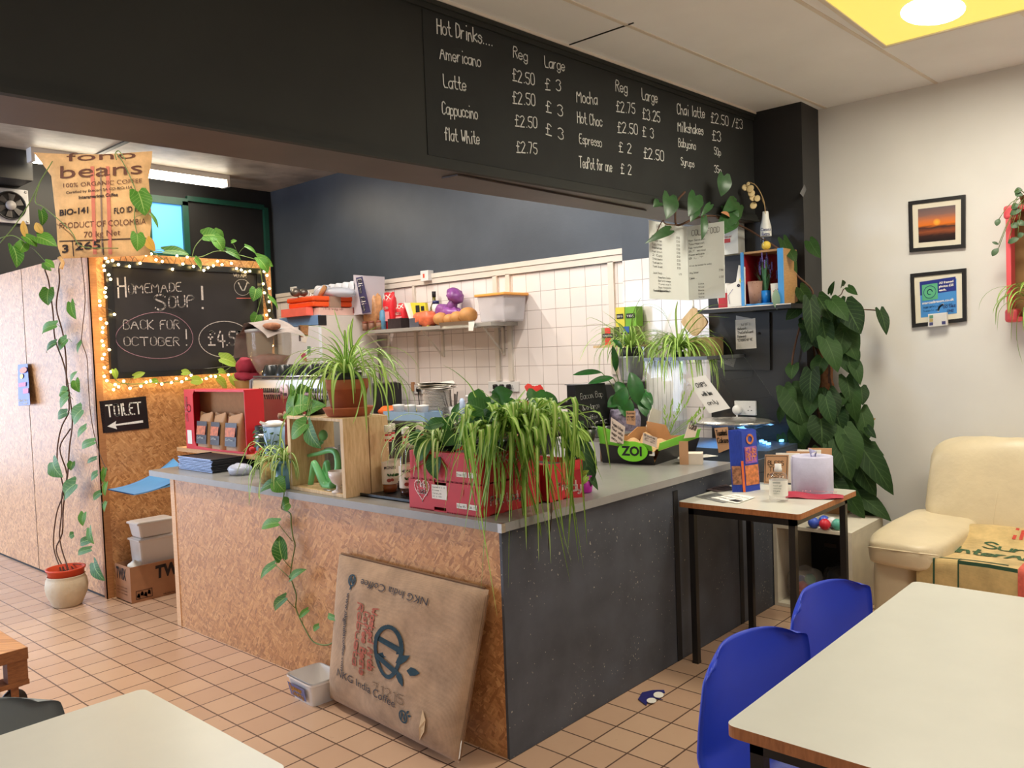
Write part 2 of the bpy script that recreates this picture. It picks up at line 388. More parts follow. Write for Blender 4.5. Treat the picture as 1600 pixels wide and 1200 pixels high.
def tilemat(name, pitch, off, axes, col, col2, grout, gw, rough, bump=.25, wob=.1):
    t = NT(name); t.co(); sp = t.n('ShaderNodeSeparateXYZ'); t.l(t.tc.outputs['Object'], sp.inputs[0]); v = t.co()
    es = []; ids = []
    for k, o in zip(axes, off):
        q = t.math('DIVIDE', t.math('SUBTRACT', sp.outputs[k], o), pitch); fr = t.math('FRACT', q)
        es.append(t.math('MINIMUM', fr, t.math('SUBTRACT', 1.0, fr))); ids.append(t.math('FLOOR', q))
    e = t.math('MINIMUM', es[0], es[1])
    cb = t.n('ShaderNodeCombineXYZ'); t.l(ids[0], cb.inputs[0]); t.l(ids[1], cb.inputs[1])
    wn = t.n('ShaderNodeTexWhiteNoise', noise_dimensions='3D'); t.l(cb.outputs[0], wn.inputs['Vector'])
    nz = t.math('ADD', t.math('MULTIPLY', wn.outputs['Value'], .6), t.math('MULTIPLY', t.noise(v, 7, 5), .4))
    c = t.ramp(nz, [(.1, col), (.9, col2)])
    mask = t.ramp(t.math('ADD', e, t.math('MULTIPLY', t.math('SUBTRACT', t.noise(v, 40, 2), .5), gw*.4)), [(gw*.7, (0, 0, 0)), (gw*1.25, (1, 1, 1))])
    g = t.mix(t.noise(v, 3, 4), grout, [x*.55 for x in grout])
    st = t.ramp(t.noise(v, 26, 6, .7), [(.27, (.45, .42, .4)), (.36, (1, 1, 1))])
    t.base(t.mix(1.0, t.mix(mask, g, c), t.mix(wob, (1, 1, 1), st), 'MULTIPLY')); t.set(rough=rough)
    t.bump(mask, bump, .002); return t.m
def burlap(name, col, sc_=420, rough=.95):
    t = NT(name); v = t.co(); c = tuple(col)
    w1 = t.n('ShaderNodeTexWave', i_Scale=sc_/6.28, i_Distortion=1.5, i_Detail=2); t.l(t.co(), w1.inputs[0])
    w2 = t.n('ShaderNodeTexWave', i_Scale=sc_/6.28, i_Distortion=1.5, i_Detail=2, bands_direction='Z'); t.l(t.co(), w2.inputs[0])
    h = t.math('ADD', w1.outputs['Fac'], w2.outputs['Fac'])
    f = t.math('ADD', t.math('MULTIPLY', h, .05), t.math('MULTIPLY', t.noise(v, 8, 6, .65), .95))
    t.base(t.ramp(f, [(.25, [x*.6 for x in c]), (.55, c), (.85, [min(1, x*1.35) for x in c])])); t.set(rough=rough, sheen=.2, spec=.1); t.bump(h, .12, .0015); return t.m
def leafmat(name, c1, c2, vein=None, stripe=None, rough=.48):
    t = NT(name); t.co(); uv = t.n('ShaderNodeSeparateXYZ'); t.l(t.tc.outputs['UV'], uv.inputs[0])
    g = t.n('ShaderNodeNewGeometry'); v = t.co()
    f = t.math('ADD', t.math('MULTIPLY', g.outputs['Random Per Island'], .65), t.math('MULTIPLY', t.noise(v, 30, 4), .4))
    c = t.ramp(f, [(.15, c1), (.85, c2)])
    d = t.math('ABSOLUTE', t.math('SUBTRACT', uv.outputs[0], .5))
    if stripe: c = t.mix(t.ramp(d, [(.10, (1, 1, 1)), (.20, (0, 0, 0))]), c, stripe)
    if vein:
        mid = t.ramp(d, [(.012, (1, 1, 1)), (.035, (0, 0, 0))])
        q = t.math('FRACT', t.math('MULTIPLY', t.math('SUBTRACT', uv.outputs[1], t.math('MULTIPLY', d, .55)), 7))
        sd = t.ramp(t.math('ABSOLUTE', t.math('SUBTRACT', q, .5)), [(.02, (.55, .55, .55)), (.09, (0, 0, 0))])
        c = t.mix(t.math('MAXIMUM', mid, sd), c, vein)
    t.base(c); t.set(rough=rough, spec=.25)
    tl = t.n('ShaderNodeBsdfTranslucent'); t.l(c, tl.inputs[0]); mx = t.n('ShaderNodeMixShader', i_Fac=.22)
    t.l(t.b.outputs[0], mx.inputs[1]); t.l(tl.outputs[0], mx.inputs[2]); t.l(mx.outputs[0], t.t.nodes['Material Output'].inputs[0]); return t.m
def woodmat(name, c1, c2, sc_=(3, 3, 30), rough=.55, rings=6):
    t = NT(name); v = t.co(sc_); f = t.noise(v, rings, 5, .6, .6)
    t.base(t.ramp(f, [(.3, c1), (.7, c2)])); t.set(rough=rough); t.bump(f, .1, .001); return t.m
def speckle(name, col, spk, rough=.5, th=.70, sc_=55):
    t = NT(name); v = t.co(); f = t.noise(v, 5, 4); c = tuple(col)
    b = t.ramp(f, [(.3, [x*.75 for x in c]), (.7, [x*1.3 for x in c])])
    s1 = t.ramp(t.math('MULTIPLY', t.noise(v, sc_, 2, .5), t.math('ADD', .75, t.math('MULTIPLY', t.noise(v, 4, 2), .5))), [(th, (0, 0, 0)), (th+.03, (1, 1, 1))])
    t.base(t.mix(s1, b, spk)); t.set(rough=rough); return t.m

m_fascia = M('black_chalkboard_paint', L(34, 35, 30), .75, .25, 3, .15, 90)
m_panel = M('chalk_panel_paint', L(29, 31, 29), .8, .3, 6, .1, 120)
m_black = M('black_paint', L(28, 27, 27), .5, .2, 5, .15, 70)
m_soffit = M('dark_brown_paint', L(74, 62, 58), .5, .2, 4, .1, 60)
m_kwall = M('dark_blue_wall_paint', L(66, 72, 80), .42, .25, 1.6, .25, 60, .002)
m_kceil = M('brushed_dark_ceiling', L(158, 148, 132), .5, .5, 3, .4, 22, .004)
m_white = M('white_wall_paint', L(224, 221, 215), .6, .05, 2, .1, 80)
m_ceil = M('ceiling_panel', L(240, 240, 241), .8, .04, 2.5)
m_trimw = M('white_trim', L(225, 214, 200), .45, .05)
m_floor = tilemat('quarry_tiles', .1533, (.143, .0), (0, 1), L(194, 158, 130), L(208, 174, 144), L(110, 84, 70), .022, .27, .35, .5)
m_wtile = tilemat('wall_tiles', .1490, (1.345, 1.349), (1, 2), L(238, 228, 222), L(244, 234, 228), L(196, 178, 168), .014, .12, .3, 0)
m_osb = osb('strand_board'); m_osb2 = osb('strand_board_pale', 1.0)
m_top = M('grey_laminate', L(136, 134, 128), .3, .06, 14)
m_topedge = M('grey_laminate_edge', L(146, 144, 140), .35, .06, 14)
m_dark = speckle('scuffed_charcoal_paint', L(70, 74, 82), L(170, 164, 150), .55, .70, 75)
m_green = M('green_frame_paint', L(20, 70, 56), .4)
m_chalk = M('chalk', L(232, 232, 226), .9, .15, 90)
m_chalk2 = M('soft_chalk', L(205, 195, 188), .9, .3, 120)
m_chalkp = M('pink_chalk', L(170, 130, 140), .9, .3, 120)
m_blackplastic = M('black_plastic', L(26, 26, 28), .35, .1)
m_whiteplastic = M('white_plastic', L(228, 226, 222), .35, .04)
m_paper = M('white_paper', L(236, 232, 222), .8, .04)
m_card = M('brown_cardboard', L(176, 128, 84), .85, .1, 25)
m_ink = M('black_ink', L(24, 22, 24), .7, .1)
m_steel = M('brushed_steel', L(190, 188, 184), .28, .05, metal=.9)
m_soil = M('potting_soil', L(48, 34, 24), .95, .4, 60, .6, 90, .004)
m_leaf = leafmat('heart_leaf_green', L(44, 92, 28), L(92, 146, 52), L(150, 180, 96))
m_leafb = leafmat('bright_leaf_green', L(120, 168, 50), L(158, 196, 78), L(196, 214, 130))
m_leafd = leafmat('dark_leaf_green', L(30, 62, 30), L(58, 94, 46), L(96, 124, 74))
m_leafy = leafmat('yellowed_leaf', L(196, 150, 60), L(214, 176, 96), L(180, 130, 60))
m_sp = leafmat('spider_leaf_striped', L(104, 150, 56), L(150, 186, 86), None, L(226, 230, 176))
m_spg = leafmat('spider_leaf_green', L(74, 124, 34), L(156, 196, 84), None, L(196, 216, 130))
m_stem = M('brown_stem', L(86, 58, 40), .8, .2, 40)
m_gstem = M('green_stem', L(104, 128, 66), .6, .2, 40)
m_terra = M('terracotta', L(168, 92, 56), .8, .15, 14, .2, 120)
m_pine = woodmat('pale_pine', L(196, 160, 112), L(226, 196, 150), (14, 14, 2))
m_red = M('red_card', L(196, 40, 46), .55, .08, 12)
m_blue = M('blue_plastic', L(34, 64, 196), .4, .05)
m_lam = M('cream_laminate', L(208, 207, 194), .28, .03)
m_wedge = woodmat('wood_edge', L(150, 92, 50), L(180, 116, 68), (20, 20, 4))
m_metalblk = M('black_metal', L(26, 24, 24), .4, .1)
m_leather = M('cream_leather', L(218, 202, 168), .38, .08, 6, .35, 22, .006)
m_glass = glass('clear_glass'); m_clear = glass('clear_plastic', (.97, .97, .98), .08, .1)
m_milky = film('milky_plastic', L(226, 226, 230), .6)
m_bulb = EM('warm_bulb', (1, .72, .28), 26)
m_tube = EM('fluorescent_tube', (1, .90, .72), 14)
m_tube_d = EM('yellow_diffuser', (.80, .66, .14), .95, L(220, 200, 90))
m_lamp = EM('white_lamp', (1, .96, .82), 12)
m_sky = EM('bright_sky_pane', (.09, .36, .85), 1.0)
# ---------------------------------------------------------------- the setting
FA = (2.7, .284, 0); FN = V((.0482, 1, 0)).normalized(); FT = V((1, -.0482, 0)).normalized()
FB = 2.215                                          # underside of the fascia beam
def Fp(x, y): return Pp(x, y, FA, FN)
def fy(x): return .284 + (2.7-x)*.0482
struct(MB().bb(-4.5, 2.96, -5.5, 8.5, -.06, 0), 'floor', m_floor)
WX = 2.955
b = MB().bb(WX, WX+.1, -5.5, .02, 0, 3.4); struct(b, 'wall_right', m_white)
b = MB().bb(WX, WX+.1, .02, 6.1, 2.1, 3.4); b.m(1).bb(WX, WX+.1, .02, 6.1, 0, 2.1); struct(b, 'wall_kitchen', [m_kwall, m_wtile])
b = MB().bb(-.02, WX+.1, 6.05, 6.15, 0, 3.4); struct(b, 'wall_back', m_black)
# pier between kitchen wall and white wall
b = MB().bb(2.7, WX, -.02, .62, 0, CEIL); pier = struct(b, 'wall_pier', m_black)
b = MB(); b.slab([Xp(x, y, 2.7) for x, y in ((1127, 487), (1204, 488), (1205, 578), (1129, 578))], (-1, 0, 0), .018); dr = b.build('access_panel', m_black, pier)
b = MB(); p = Xp(1186, 521, 2.68); b.lathe([(.008, 0), (.008, .006)], 12, p, RY(-PI/2)); b.build('panel_hole', m_ink, dr)
b = MB(); p0 = Xp(1148, 626, 2.7)
# fascia beam across the room, moulding along its lower edge
xl, xr = -3.6, 2.7; b = MB()
q = [V((x, fy(x), 0)) for x in (xl, xr)]
b.slab([q[0]+V((0, 0, FB)), q[1]+V((0, 0, FB)), q[1]+V((0, 0, CEIL)), q[0]+V((0, 0, CEIL))], FN, .29)
b.m(1).slab([q[0]+V((0, .001, FB-.002)), q[1]+V((0, .001, FB-.002)), q[1]+V((0, .29, FB-.002)), q[0]+V((0, .29, FB-.002))], (0, 0, 1), .001)
fas = struct(b, 'wall_fascia', [m_fascia, m_soffit])
b = MB()
for z0, z1, d in ((FB-.003, FB+.012, .028), (FB+.012, FB+.030, .018), (FB+.030, FB+.042, .010)):
    b.slab([q[0]+V((0, 0, z0)), q[1]+V((0, 0, z0)), q[1]+V((0, 0, z1)), q[0]+V((0, 0, z1))], -FN, d)
for z0, d in ((CEIL-.03, .02), (CEIL-.05, .01)):
    b.slab([q[0]+V((0, 0, z0)), q[1]+V((0, 0, z0)), q[1]+V((0, 0, z0+.03)), q[0]+V((0, 0, z0+.03))], -FN, d)
b.build('moulding', m_fascia, fas)
b = MB(); a0 = Fp(662, 90); x0 = a0.x
b.slab([V((x, fy(x), z)) for x, z in ((x0, FB+.045), (2.695, FB+.045), (2.695, CEIL-.055), (x0, CEIL-.055))], -FN, .003); b.build('chalk_panel', m_panel, fas)
b = MB(); b.slab([Zp(x, y, FB-.004) for x, y in ((690, 277), (715, 272), (1010, 328), (985, 333))], (0, 0, -1), .006); b.build('soffit_hatch', m_soffit, fas)
b = MB(); b.slab([V((x, fy(x)-.001, z)) for x, z in ((.05, CEIL-.012), (2.7, CEIL-.012), (2.7, CEIL), (.05, CEIL))], -FN, .024); b.build('white_bead', m_trimw, fas)
b = MB()
PR = [('Hot Drinks....', 682, 52.5, 768, 72, 22), ('Americano', 686, 92, 750, 105, 19), ('Latte', 692, 137, 727, 142, 20), ('Cappuccino', 690, 178, 745, 187, 19), ('flat White', 694, 219, 748, 226, 19), ('Reg', 801, 90, 823, 96, 17), ('Large', 850, 105, 881, 111, 17), ('£2.50', 800, 126, 834, 134, 18), ('£2.50', 800, 161, 835, 166, 18), ('£2.50', 804, 197, 838, 201, 17), ('£2.75', 806, 238, 838, 241, 17), ('£ 3', 851, 140, 875, 143, 17), ('£ 3', 852, 175, 878, 182, 17), ('£ 3', 852, 210, 879, 219, 17), ('Mocha', 900, 159, 932, 164, 18), ('Hot Choc', 901, 192, 939, 198, 17), ('Espresso', 904, 224, 939, 230, 15), ('TeaPot for one', 904, 262, 955, 269, 17), ('Reg', 961, 142, 979, 146, 17), ('Large', 1002, 156, 1026, 161, 17), ('£2.75', 962, 174, 991, 178, 16), ('£3.25', 1003, 186, 1030, 191, 16), ('£2.50', 964, 207, 995, 210, 16), ('£ 3', 1003, 213, 1020, 216, 15), ('£ 2', 966, 237, 985, 240, 15), ('£2.50', 1005, 247, 1036, 252, 16), ('£ 2', 969, 271, 985, 273, 15), ('Chai latte', 1057, 178, 1100, 185, 16), ('£2.50 /£3', 1110, 191, 1159, 202, 15), ('Milkshakes', 1058, 205, 1097, 211, 15), ('£3', 1112, 219, 1125, 221, 15), ('Babycino', 1059, 229, 1086, 234, 13), ('50p', 1115, 241, 1125, 244, 11), ('Syrups', 1063, 258, 1083, 262, 12), ('35p', 1115, 269, 1126, 272, 11)]
for i, (s_, x0, y0, x1, y1, h) in enumerate(PR):
    o = Fp(x0, y0); e = Fp(x1, y1); scrawl(b, s_, o-FN*.004, e-o, (0, 0, 1), h*pxs(o)*1.0, (e-o).length, .10, .22, seed=i)
b.build('chalk_lettering', m_chalk, fas)
# kitchen ceiling, its boards and the low ceiling of the cafe
b = MB().bb(-4.5, WX+.1, .5, 9.0, KCEIL, KCEIL+.05); b.m(1)
for y in (4.6,): b.bb(-4.5, WX, y-.03, y+.03, KCEIL-.018, KCEIL)
for x in (.9, -.9): b.bb(x-.02, x+.02, .5, 6.05, KCEIL-.012, KCEIL)
b.bb(-.4, .45, 5.7, 6.05, KCEIL-.25, KCEIL)
struct(b, 'ceiling_kitchen', [m_kceil, m_black])
b = MB(); q0 = V((-4.5, fy(-4.5), CEIL)); q1 = V((WX, fy(WX), CEIL))
b.slab([q0, q1, V((WX, -5.5, CEIL)), V((-4.5, -5.5, CEIL))], (0, 0, 1), .05)
cl = struct(b, 'ceiling', m_ceil)
b = MB()
def strip(p, q, w_):
    p, q = V(p), V(q); s_ = (q-p).normalized().cross(V((0, 0, 1)))*w_/2; b.slab([p-s_, q-s_, q+s_, p+s_], (0, 0, -1), .004)
for off in (-.34, -.94-.02, -1.56, -2.18, -2.8, -3.4): strip((-4.5, fy(-4.5)+off, CEIL), (WX, fy(WX)+off, CEIL), .018)
b.build('ceiling_bead', m_trimw, cl)
b = MB(); t_ = Zp(990, 35, CEIL); u_ = Zp(885, 71, CEIL); strip(t_, u_, .006)
for k in (1, 2, 3): strip((t_.x-.3*k*2, fy(-1)-.34-.61*k, CEIL), (t_.x-.3*k*2+.03, fy(-1)-.34-.61*k-.6, CEIL), .006)
b.build('ceiling_joint', m_ink, cl)
def ceiling_lamp(x0, x1, y0, y1, label, lampx):
    t = thing('ceiling_light', label, 'ceiling light', ((x0+x1)/2, (y0+y1)/2, CEIL), 0, 'yellow ceiling light panels')
    b = MB()
    for a in ((x0-.02, x1+.02, y0-.02, y0), (x0-.02, x1+.02, y1, y1+.02), (x0-.02, x0, y0, y1), (x1, x1+.02, y0, y1)): b.bb(*a, CEIL-.014, CEIL)
    b.build('frame', m_trimw, t)
    MB().bb(x0, x1, y0, y1, CEIL-.008, CEIL).build('diffuser', m_tube_d, t)
    b = MB(); b.ball((lampx, (y0+y1)/2+.02, CEIL-.008), (.19, .12, .006), 24, 8); b.build('lamp', m_lamp, t)
p = Zp(1385, 68, CEIL); q_ = Zp(1275, 0, CEIL)
ceiling_lamp(p.x-1.2, p.x, p.y-.6, p.y, 'yellow square light panel in the white ceiling above the picture frames', p.x-.28)
# strand board partition with the soup board on its end
PY = 3.42; PZ = 2.2
b = MB().bb(-.03, -.008, PY, 8.4, 0, PZ); b.bb(-.03, 1.26, PY, PY+.022, 0, PZ); b.bb(-.03, 1.26, PY+.022, PY+.1, PZ-.02, PZ); b.bb(-.008, .07, PY, 8.4, PZ-.02, PZ)
par = struct(b, 'wall_partition', m_osb)
MB().bb(-.036, -.03, PY-.006, PY+.03, 0, PZ).bb(-.036, .012, PY-.006, PY, 0, PZ).build('corner_strip', woodmat('brown_strip', L(160, 104, 60), L(186, 128, 78)), par)
MB().bb(-.0315, -.0295, 4.62, 4.625, 0, PZ).bb(-.0315, -.0295, 5.84, 5.845, 0, PZ).bb(-.032, -.02, PY, 8.4, 0, .012).build('panel_joint', m_ink, par)
# far kitchen wall: window
def Bp(x, y): return Yp(x, y, 6.045)
w0, w1 = Bp(232, 316), Bp(286, 398); b = MB()
for x0, x1, z0, z1 in ((w0.x-.05, w0.x, w1.z, w0.z+.03), (w1.x, w1.x+.06, w1.z-.05, w0.z+.04), (w0.x-.05, w1.x+.06, w0.z, w0.z+.07), (w0.x-.05, w1.x+.06, w1.z-.05, w1.z)): b.bb(x0, x1, 6.0, 6.05, z0, z1)
win = struct(b, 'window_1', m_green); MB().bb(w0.x, w1.x, 6.03, 6.045, w1.z, w0.z).build('window_pane', m_sky, win)
d0, d1 = Bp(410, 325), Bp(419, 500); b = MB().bb(d0.x, d0.x+.05, 6.01, 6.05, 0, d0.z).bb(w1.x+.06, d0.x, 6.01, 6.05, d0.z-.02, d0.z+.03); struct(b, 'trim_1', m_green)
# white trunking along the top of the wall tiles, and its drops
b = MB().bb(WX-.03, WX, 1.36, 6.0, 2.155, 2.195).bb(WX-.022, WX, 1.2, 6.0, 2.105, 2.152); struct(b, 'trim_2', m_trimw)
b = MB()
for px_, y0, y1, wd in ((956, 415, 585, .05), (775, 437, 595, .045), (795, 435, 595, .045), (648, 446, 600, .03)):
    t_ = Xp(px_, y0, WX); e = Xp(px_, y1, WX); b.bb(WX-.022, WX, t_.y-wd/2, t_.y+wd/2, e.z, 2.11)
struct(b, 'trim_3', m_trimw)
b = MB().bb(WX-.13, WX, .62, 1.36, 0, 2.09); b.m(1).bb(WX-.13, WX, .62, 1.36, 2.09, 3.3); struct(b, 'wall_boxing', [m_wtile, m_kwall])
# left side of the room: window wall the daylight comes through
b = MB().bb(-4.5, -4.4, -5.5, 3.9, 0, 3.3).bb(-4.5, -4.4, 6.7, 8.5, 0, 3.3).bb(-4.5, -4.4, 3.9, 6.7, 2.5, 3.3); struct(b, 'wall_left', m_white)
b = MB().bb(-1.2, WX+.1, -5.6, -5.5, 0, 3.0); struct(b, 'wall_front_light_block', m_white)  # unseen wall, added to block world light from the front right
# ---------------------------------------------------------------- the counter
T = .868
t = thing('counter', 'service counter base with strand board front and scuffed dark side under the grey top', 'counter', (0, 0, 0))
MB().bb(0, .02, .012, 2.49, 0, .835).build('front_panel', m_osb, t)
MB().bb(-.004, .05, 2.49, 2.535, 0, .835).build('end_post', woodmat('pale_post', L(214, 166, 120), L(232, 190, 146)), t)
MB().bb(.05, .6, 2.51, 2.53, 0, .835).build('end_panel', m_osb, t)
MB().bb(0, 2.69, 0, .012, 0, .835).build('side_panel', m_dark, t)
for x in (1.19, 1.83): MB().bb(x-.02, x+.02, -.004, 0, 0, .80).build('panel_seam', m_ink, t)
MB().bb(.02, 1.75, 1.0, 1.02, 0, .835).bb(.6, .62, 1.0, 2.5, 0, .835).build('back_panel', m_black, t)
t = thing('worktop', 'grey laminate worktop running round the corner of the service counter', 'worktop', (0, 0, .836))
pl = [(-.025, -.025), (1.72, -.025), (1.72, 1.05), (.66, 1.05), (.66, 2.745), (-.025, 2.745)]
b = MB().prism(pl, .032, (0, 0, .836)); b.mi = [0 if i < 2 else 1 for i in range(len(b.f))]; b.build('top', [m_top, m_topedge], t)
MB().bb(-.0275, -.008, -.0275, -.008, .8355, .8685).build('corner_trim', m_steel, t)
# back counter below the tiled wall
t = thing('back_counter', 'dark back counter along the tiled kitchen wall behind the service counter', 'counter', (2.6, 2.4, 0))
MB().bb(2.3, 2.94, 1.36, 4.1, 0, .90).build('cupboard', m_black, t); MB().bb(2.27, 2.945, 1.365, 4.1, .90, .935).build('top', M('dark_worktop', L(70, 70, 70), .4), t)
# ---------------------------------------------------------------- trays
m_tray = M('black_tray', L(30, 30, 32), .55, .1); m_trayedge = M('blue_white_tray_edge', L(150, 172, 214), .4, .1)
z = T; t0 = None
for i in range(9):
    if t0 is None:
        t0 = thing('serving_tray', 'black serving tray with pale edge, in the stack at the far end of the counter', 'tray', (.27, 2.43, T), 0, 'serving trays on the counter')
        b = MB(t0); b.prism([(-.17, -.19), (.17, -.19), (.17, .19), (-.17, .19)], .002, (0, 0, .001)); b.build('tray_base', m_tray, t0)
        b = MB(t0); n = 5
        for sx, sy, wx, wy in ((-.172, 0, .006, .39), (.172, 0, .006, .39), (0, -.193, .35, .006), (0, .193, .35, .006)): b.box((sx, sy, .005), (wx, wy, .0052))
        for f in (0,): pass
        b.mi = [1 if i < 6 else 0 for i in range(len(b.f))]; b.build('tray_rim', [m_tray, m_trayedge], t0)
    else: dup(t0, TM((.27+random.uniform(-.004, .004), 2.43+random.uniform(-.004, .004), T+.0085*i), random.uniform(-.01, .01)))
# ---------------------------------------------------------------- red display box of coffee on a plank
m_pl = woodmat('plank', L(190, 140, 88), L(214, 166, 112), (4, 26, 26))
t = thing('wooden_plank_stand', 'low stand of pale planks holding up the red coffee display box', 'stand', (.48, 2.6, T))
MB().bb(.30, .42, 2.12, 3.06, .925, .95).build('plank', m_pl, t); MB().bb(.46, .60, 2.12, 3.0, .925, .95).build('plank', m_pl, t)
b = MB()
for y in (2.2, 2.7): b.bb(.53, .6, y, y+.04, T, .925)
b.build('foot', m_pl, t)
t = thing('display_box', 'open red cardboard display box holding brown bags of coffee', 'box', (.36, 2.5, .95)); z0, z1 = .95, 1.315
b = MB(); b.bb(.30, .42, 2.92, 2.925, z0, z1).bb(.30, .42, 2.22, 2.225, z0, z1).bb(.415, .42, 2.225, 2.92, z0, z1).bb(.30, .42, 2.225, 2.92, z0, z0+.005).bb(.305, .42, 2.225, 2.92, z1-.005, z1)
for p in ([(2.925, z0), (2.925, z1), (2.79, z1), (2.815, z1-.03), (2.82, z0+.05), (2.80, z0+.02), (2.6, z0+.012), (2.6, z0)],): b.slab([(.298, y, z) for y, z in p], (1, 0, 0), .004)
b.slab([(.298, y, z) for y, z in ((2.22, z0), (2.6, z0), (2.6, z0+.012), (2.22, z0+.012))], (1, 0, 0), .004)
b.slab([(.298, y, z) for y, z in ((2.22, z1-.012), (2.79, z1-.012), (2.79, z1), (2.22, z1))], (1, 0, 0), .004)
b.build('carton', M('red_carton', L(206, 32, 40), .5, .06), t)
b = MB(); rect(b, (.298, 2.905, z0+.03), (0, -1, 0), (0, 0, 1), .055, .085); b.build('price_sticker', m_paper, t)
b = MB(); scrawl(b, 'coffee', (.297, 2.885, z0+.17), (0, 0, 1), (0, 1, 0), .035, .15, .1); ellipse(b, (.297, 2.87, z0+.25), (0, -1, 0), (0, 0, 1), .024, .022, .005); b.build('script_lettering', M('pale_pink_ink', L(232, 140, 140), .6), t)
MB().bb(.395, .414, 2.23, 2.915, z0+.18, z1-.007).build('inner_lining', m_card, t)
def coffee_bag(y, lab, rz=0):
    t = thing('coffee_bag', lab, 'bag', (.345, y, .957), rz, 'bags of coffee in the red box')
    def f(u, v):
        a = 2*PI*u; k = 1-v**3*.92; w_ = .072*(1-.06*math.sin(v*PI)); d = .045*k*(1-.2*v)
        return V((math.copysign(abs(math.cos(a))**.7, math.cos(a))*d, math.copysign(abs(math.sin(a))**.45, math.sin(a))*w_, v*.21+(0.012*math.sin(a*2)*v)))
    MB(t).grid(f, 24, 10).build('pouch', M('kraft_bag', L(172, 132, 94), .6, .08, 30), t)
    b = MB(t); b.slab([(-.047, .055, .03), (-.047, -.055, .03), (-.034, -.055, .165), (-.034, .055, .165)], (-1, 0, .08), .002); lb = b.build('label', M('dark_photo_label', L(44, 26, 24), .4, .4, 60), t)
    b = MB(t); b.slab([(-.0495, .048, .085), (-.0495, -.048, .085), (-.040, -.048, .138), (-.040, .048, .138)], (-1, 0, .08), .0008); b.build('label_picture', M('orange_picture', L(190, 100, 52), .5, .5, 50), lb)
    b = MB(); s_ = t.matrix_basis; scrawl(b, 'Coffee', s_ @ V((-.051, .040, .062)), s_.to_3x3() @ V((0, -1, 0)), s_.to_3x3() @ V((.08, 0, 1)), .012, .07, .12); b.build('label_lettering', m_chalk, lb)
coffee_bag(2.74, 'brown paper coffee bag, leftmost in the red display box', .05)
coffee_bag(2.575, 'brown paper coffee bag, middle one in the red display box', -.04)
coffee_bag(2.40, 'brown paper coffee bag, rightmost in the red display box', .08)
# ---------------------------------------------------------------- coffee machine, cups, grinders
MXF = .62; mA = Xp(392, 592, MXF); mB = Xp(512, 590, MXF); mz1 = mA.z; y1, y0 = mA.y, 1.93
t = thing('coffee_machine', 'steel espresso machine with slotted back and a round badge behind the wooden crate', 'coffee machine', (.9, (y0+y1)/2, T))
b = MB(); prof = [(MXF+.03, T), (MXF, T+.10), (MXF-.005, mz1-.12), (MXF+.005, mz1-.01), (MXF+.02, mz1), (MXF+.36, mz1), (MXF+.36, T)]
b.slab([(x, y0, z) for x, z in prof], (0, 1, 0), y1-y0); b.build('body', m_steel, t)
b = MB(); b.slab([(x-.006 if i < 4 else x, y1-.002, z) for i, (x, z) in enumerate(prof)], (0, 1, 0), .02); b.build('end_cheek', M('grey_cheek', L(120, 122, 130), .35), t)
b = MB()
for r, zz in ((0, mz1-.085), (1, mz1-.125)):
    for g0 in (y1-.09, y1-.60):
        for k in range(11):
            yy = g0 - k*.023; s_ = .008 if r == 0 else -.008
            b.slab([(MXF-.0062, yy, zz), (MXF-.0062, yy-.008, zz), (MXF-.0062, yy-.008-s_, zz+.028), (MXF-.0062, yy-s_, zz+.028)], (1, 0, 0), .002)
b.build('vent_slots', m_ink, t)
b = MB(); c_ = Xp(444, 612, MXF-.006); b.lathe([(.045, 0), (.045, .003)], 28, c_, RY(-PI/2)); bd = b.build('badge', M('pale_pink_badge', L(226, 206, 214), .4), t)
b = MB(); scrawl(b, 'The', c_+V((-.004, .022, .012)), (0, -1, 0), (0, 0, 1), .014, .03, .12); scrawl(b, 'Press', c_+V((-.004, .034, -.022)), (0, -1, 0), (0, 0, 1), .024, .066, .14); b.build('badge_lettering', M('purple_ink', L(86, 60, 120), .5), bd)
b = MB(); b.tube([(MXF+.02, y1, mz1+.012), (MXF+.02, y0, mz1+.012)], .006); b.tube([(MXF+.34, y1, mz1+.03), (MXF+.34, y0, mz1+.03)], .006); b.build('cup_rail', m_steel, t)
m_cup = M('black_china', L(34, 38, 36), .25, .1)
def cup(loc, lab, tilt=0):
    t = thing('coffee_cup', lab, 'cup', loc, 0, 'upturned black cups on the coffee machine')
    b = MB(t); b.lathe([(.058, 0), (.060, .004), (.056, .035), (.040, .075), (.036, .082), (.032, .080), (0, .078)], 20); b.build('bowl', m_cup, t)
    b = MB(t); b.tube(cr([(.05, -.01, .018), (.078, -.02, .028), (.072, -.018, .055), (.045, -.01, .062)], 4), .006, 6); b.build('handle', m_cup, t); return t
c0 = None
nth = ['leftmost', 'second', 'third', 'fourth', 'fifth']
for k in range(5):
    c = (MXF+.075, y1-.115-.148*k, mz1); lb = 'upturned black coffee cup, %s of the front row on the coffee machine' % nth[k]
    if c0 is None: c0 = cup(c, lb)
    else: dup(c0, TM(c, .2*k), lb)
for k in range(4): dup(c0, TM((MXF+.21, y1-.17-.15*k, mz1), 1+.4*k), 'upturned black coffee cup in the back row on the coffee machine', 'black cups at the back of the coffee machine')
m_cloth = M('grey_cloth', L(150, 138, 130), .95, .15, 20, .4, 150); m_rcloth = M('red_cloth', L(150, 40, 58), .9, .25, 14, .4, 100)
GX = .86; hc = Xp(421, 545, GX); r_ = 34*pxs(hc)
t = thing('coffee_grinder', 'coffee grinder with a tall clear hopper standing behind the coffee machine', 'grinder', (hc.x, hc.y, T))
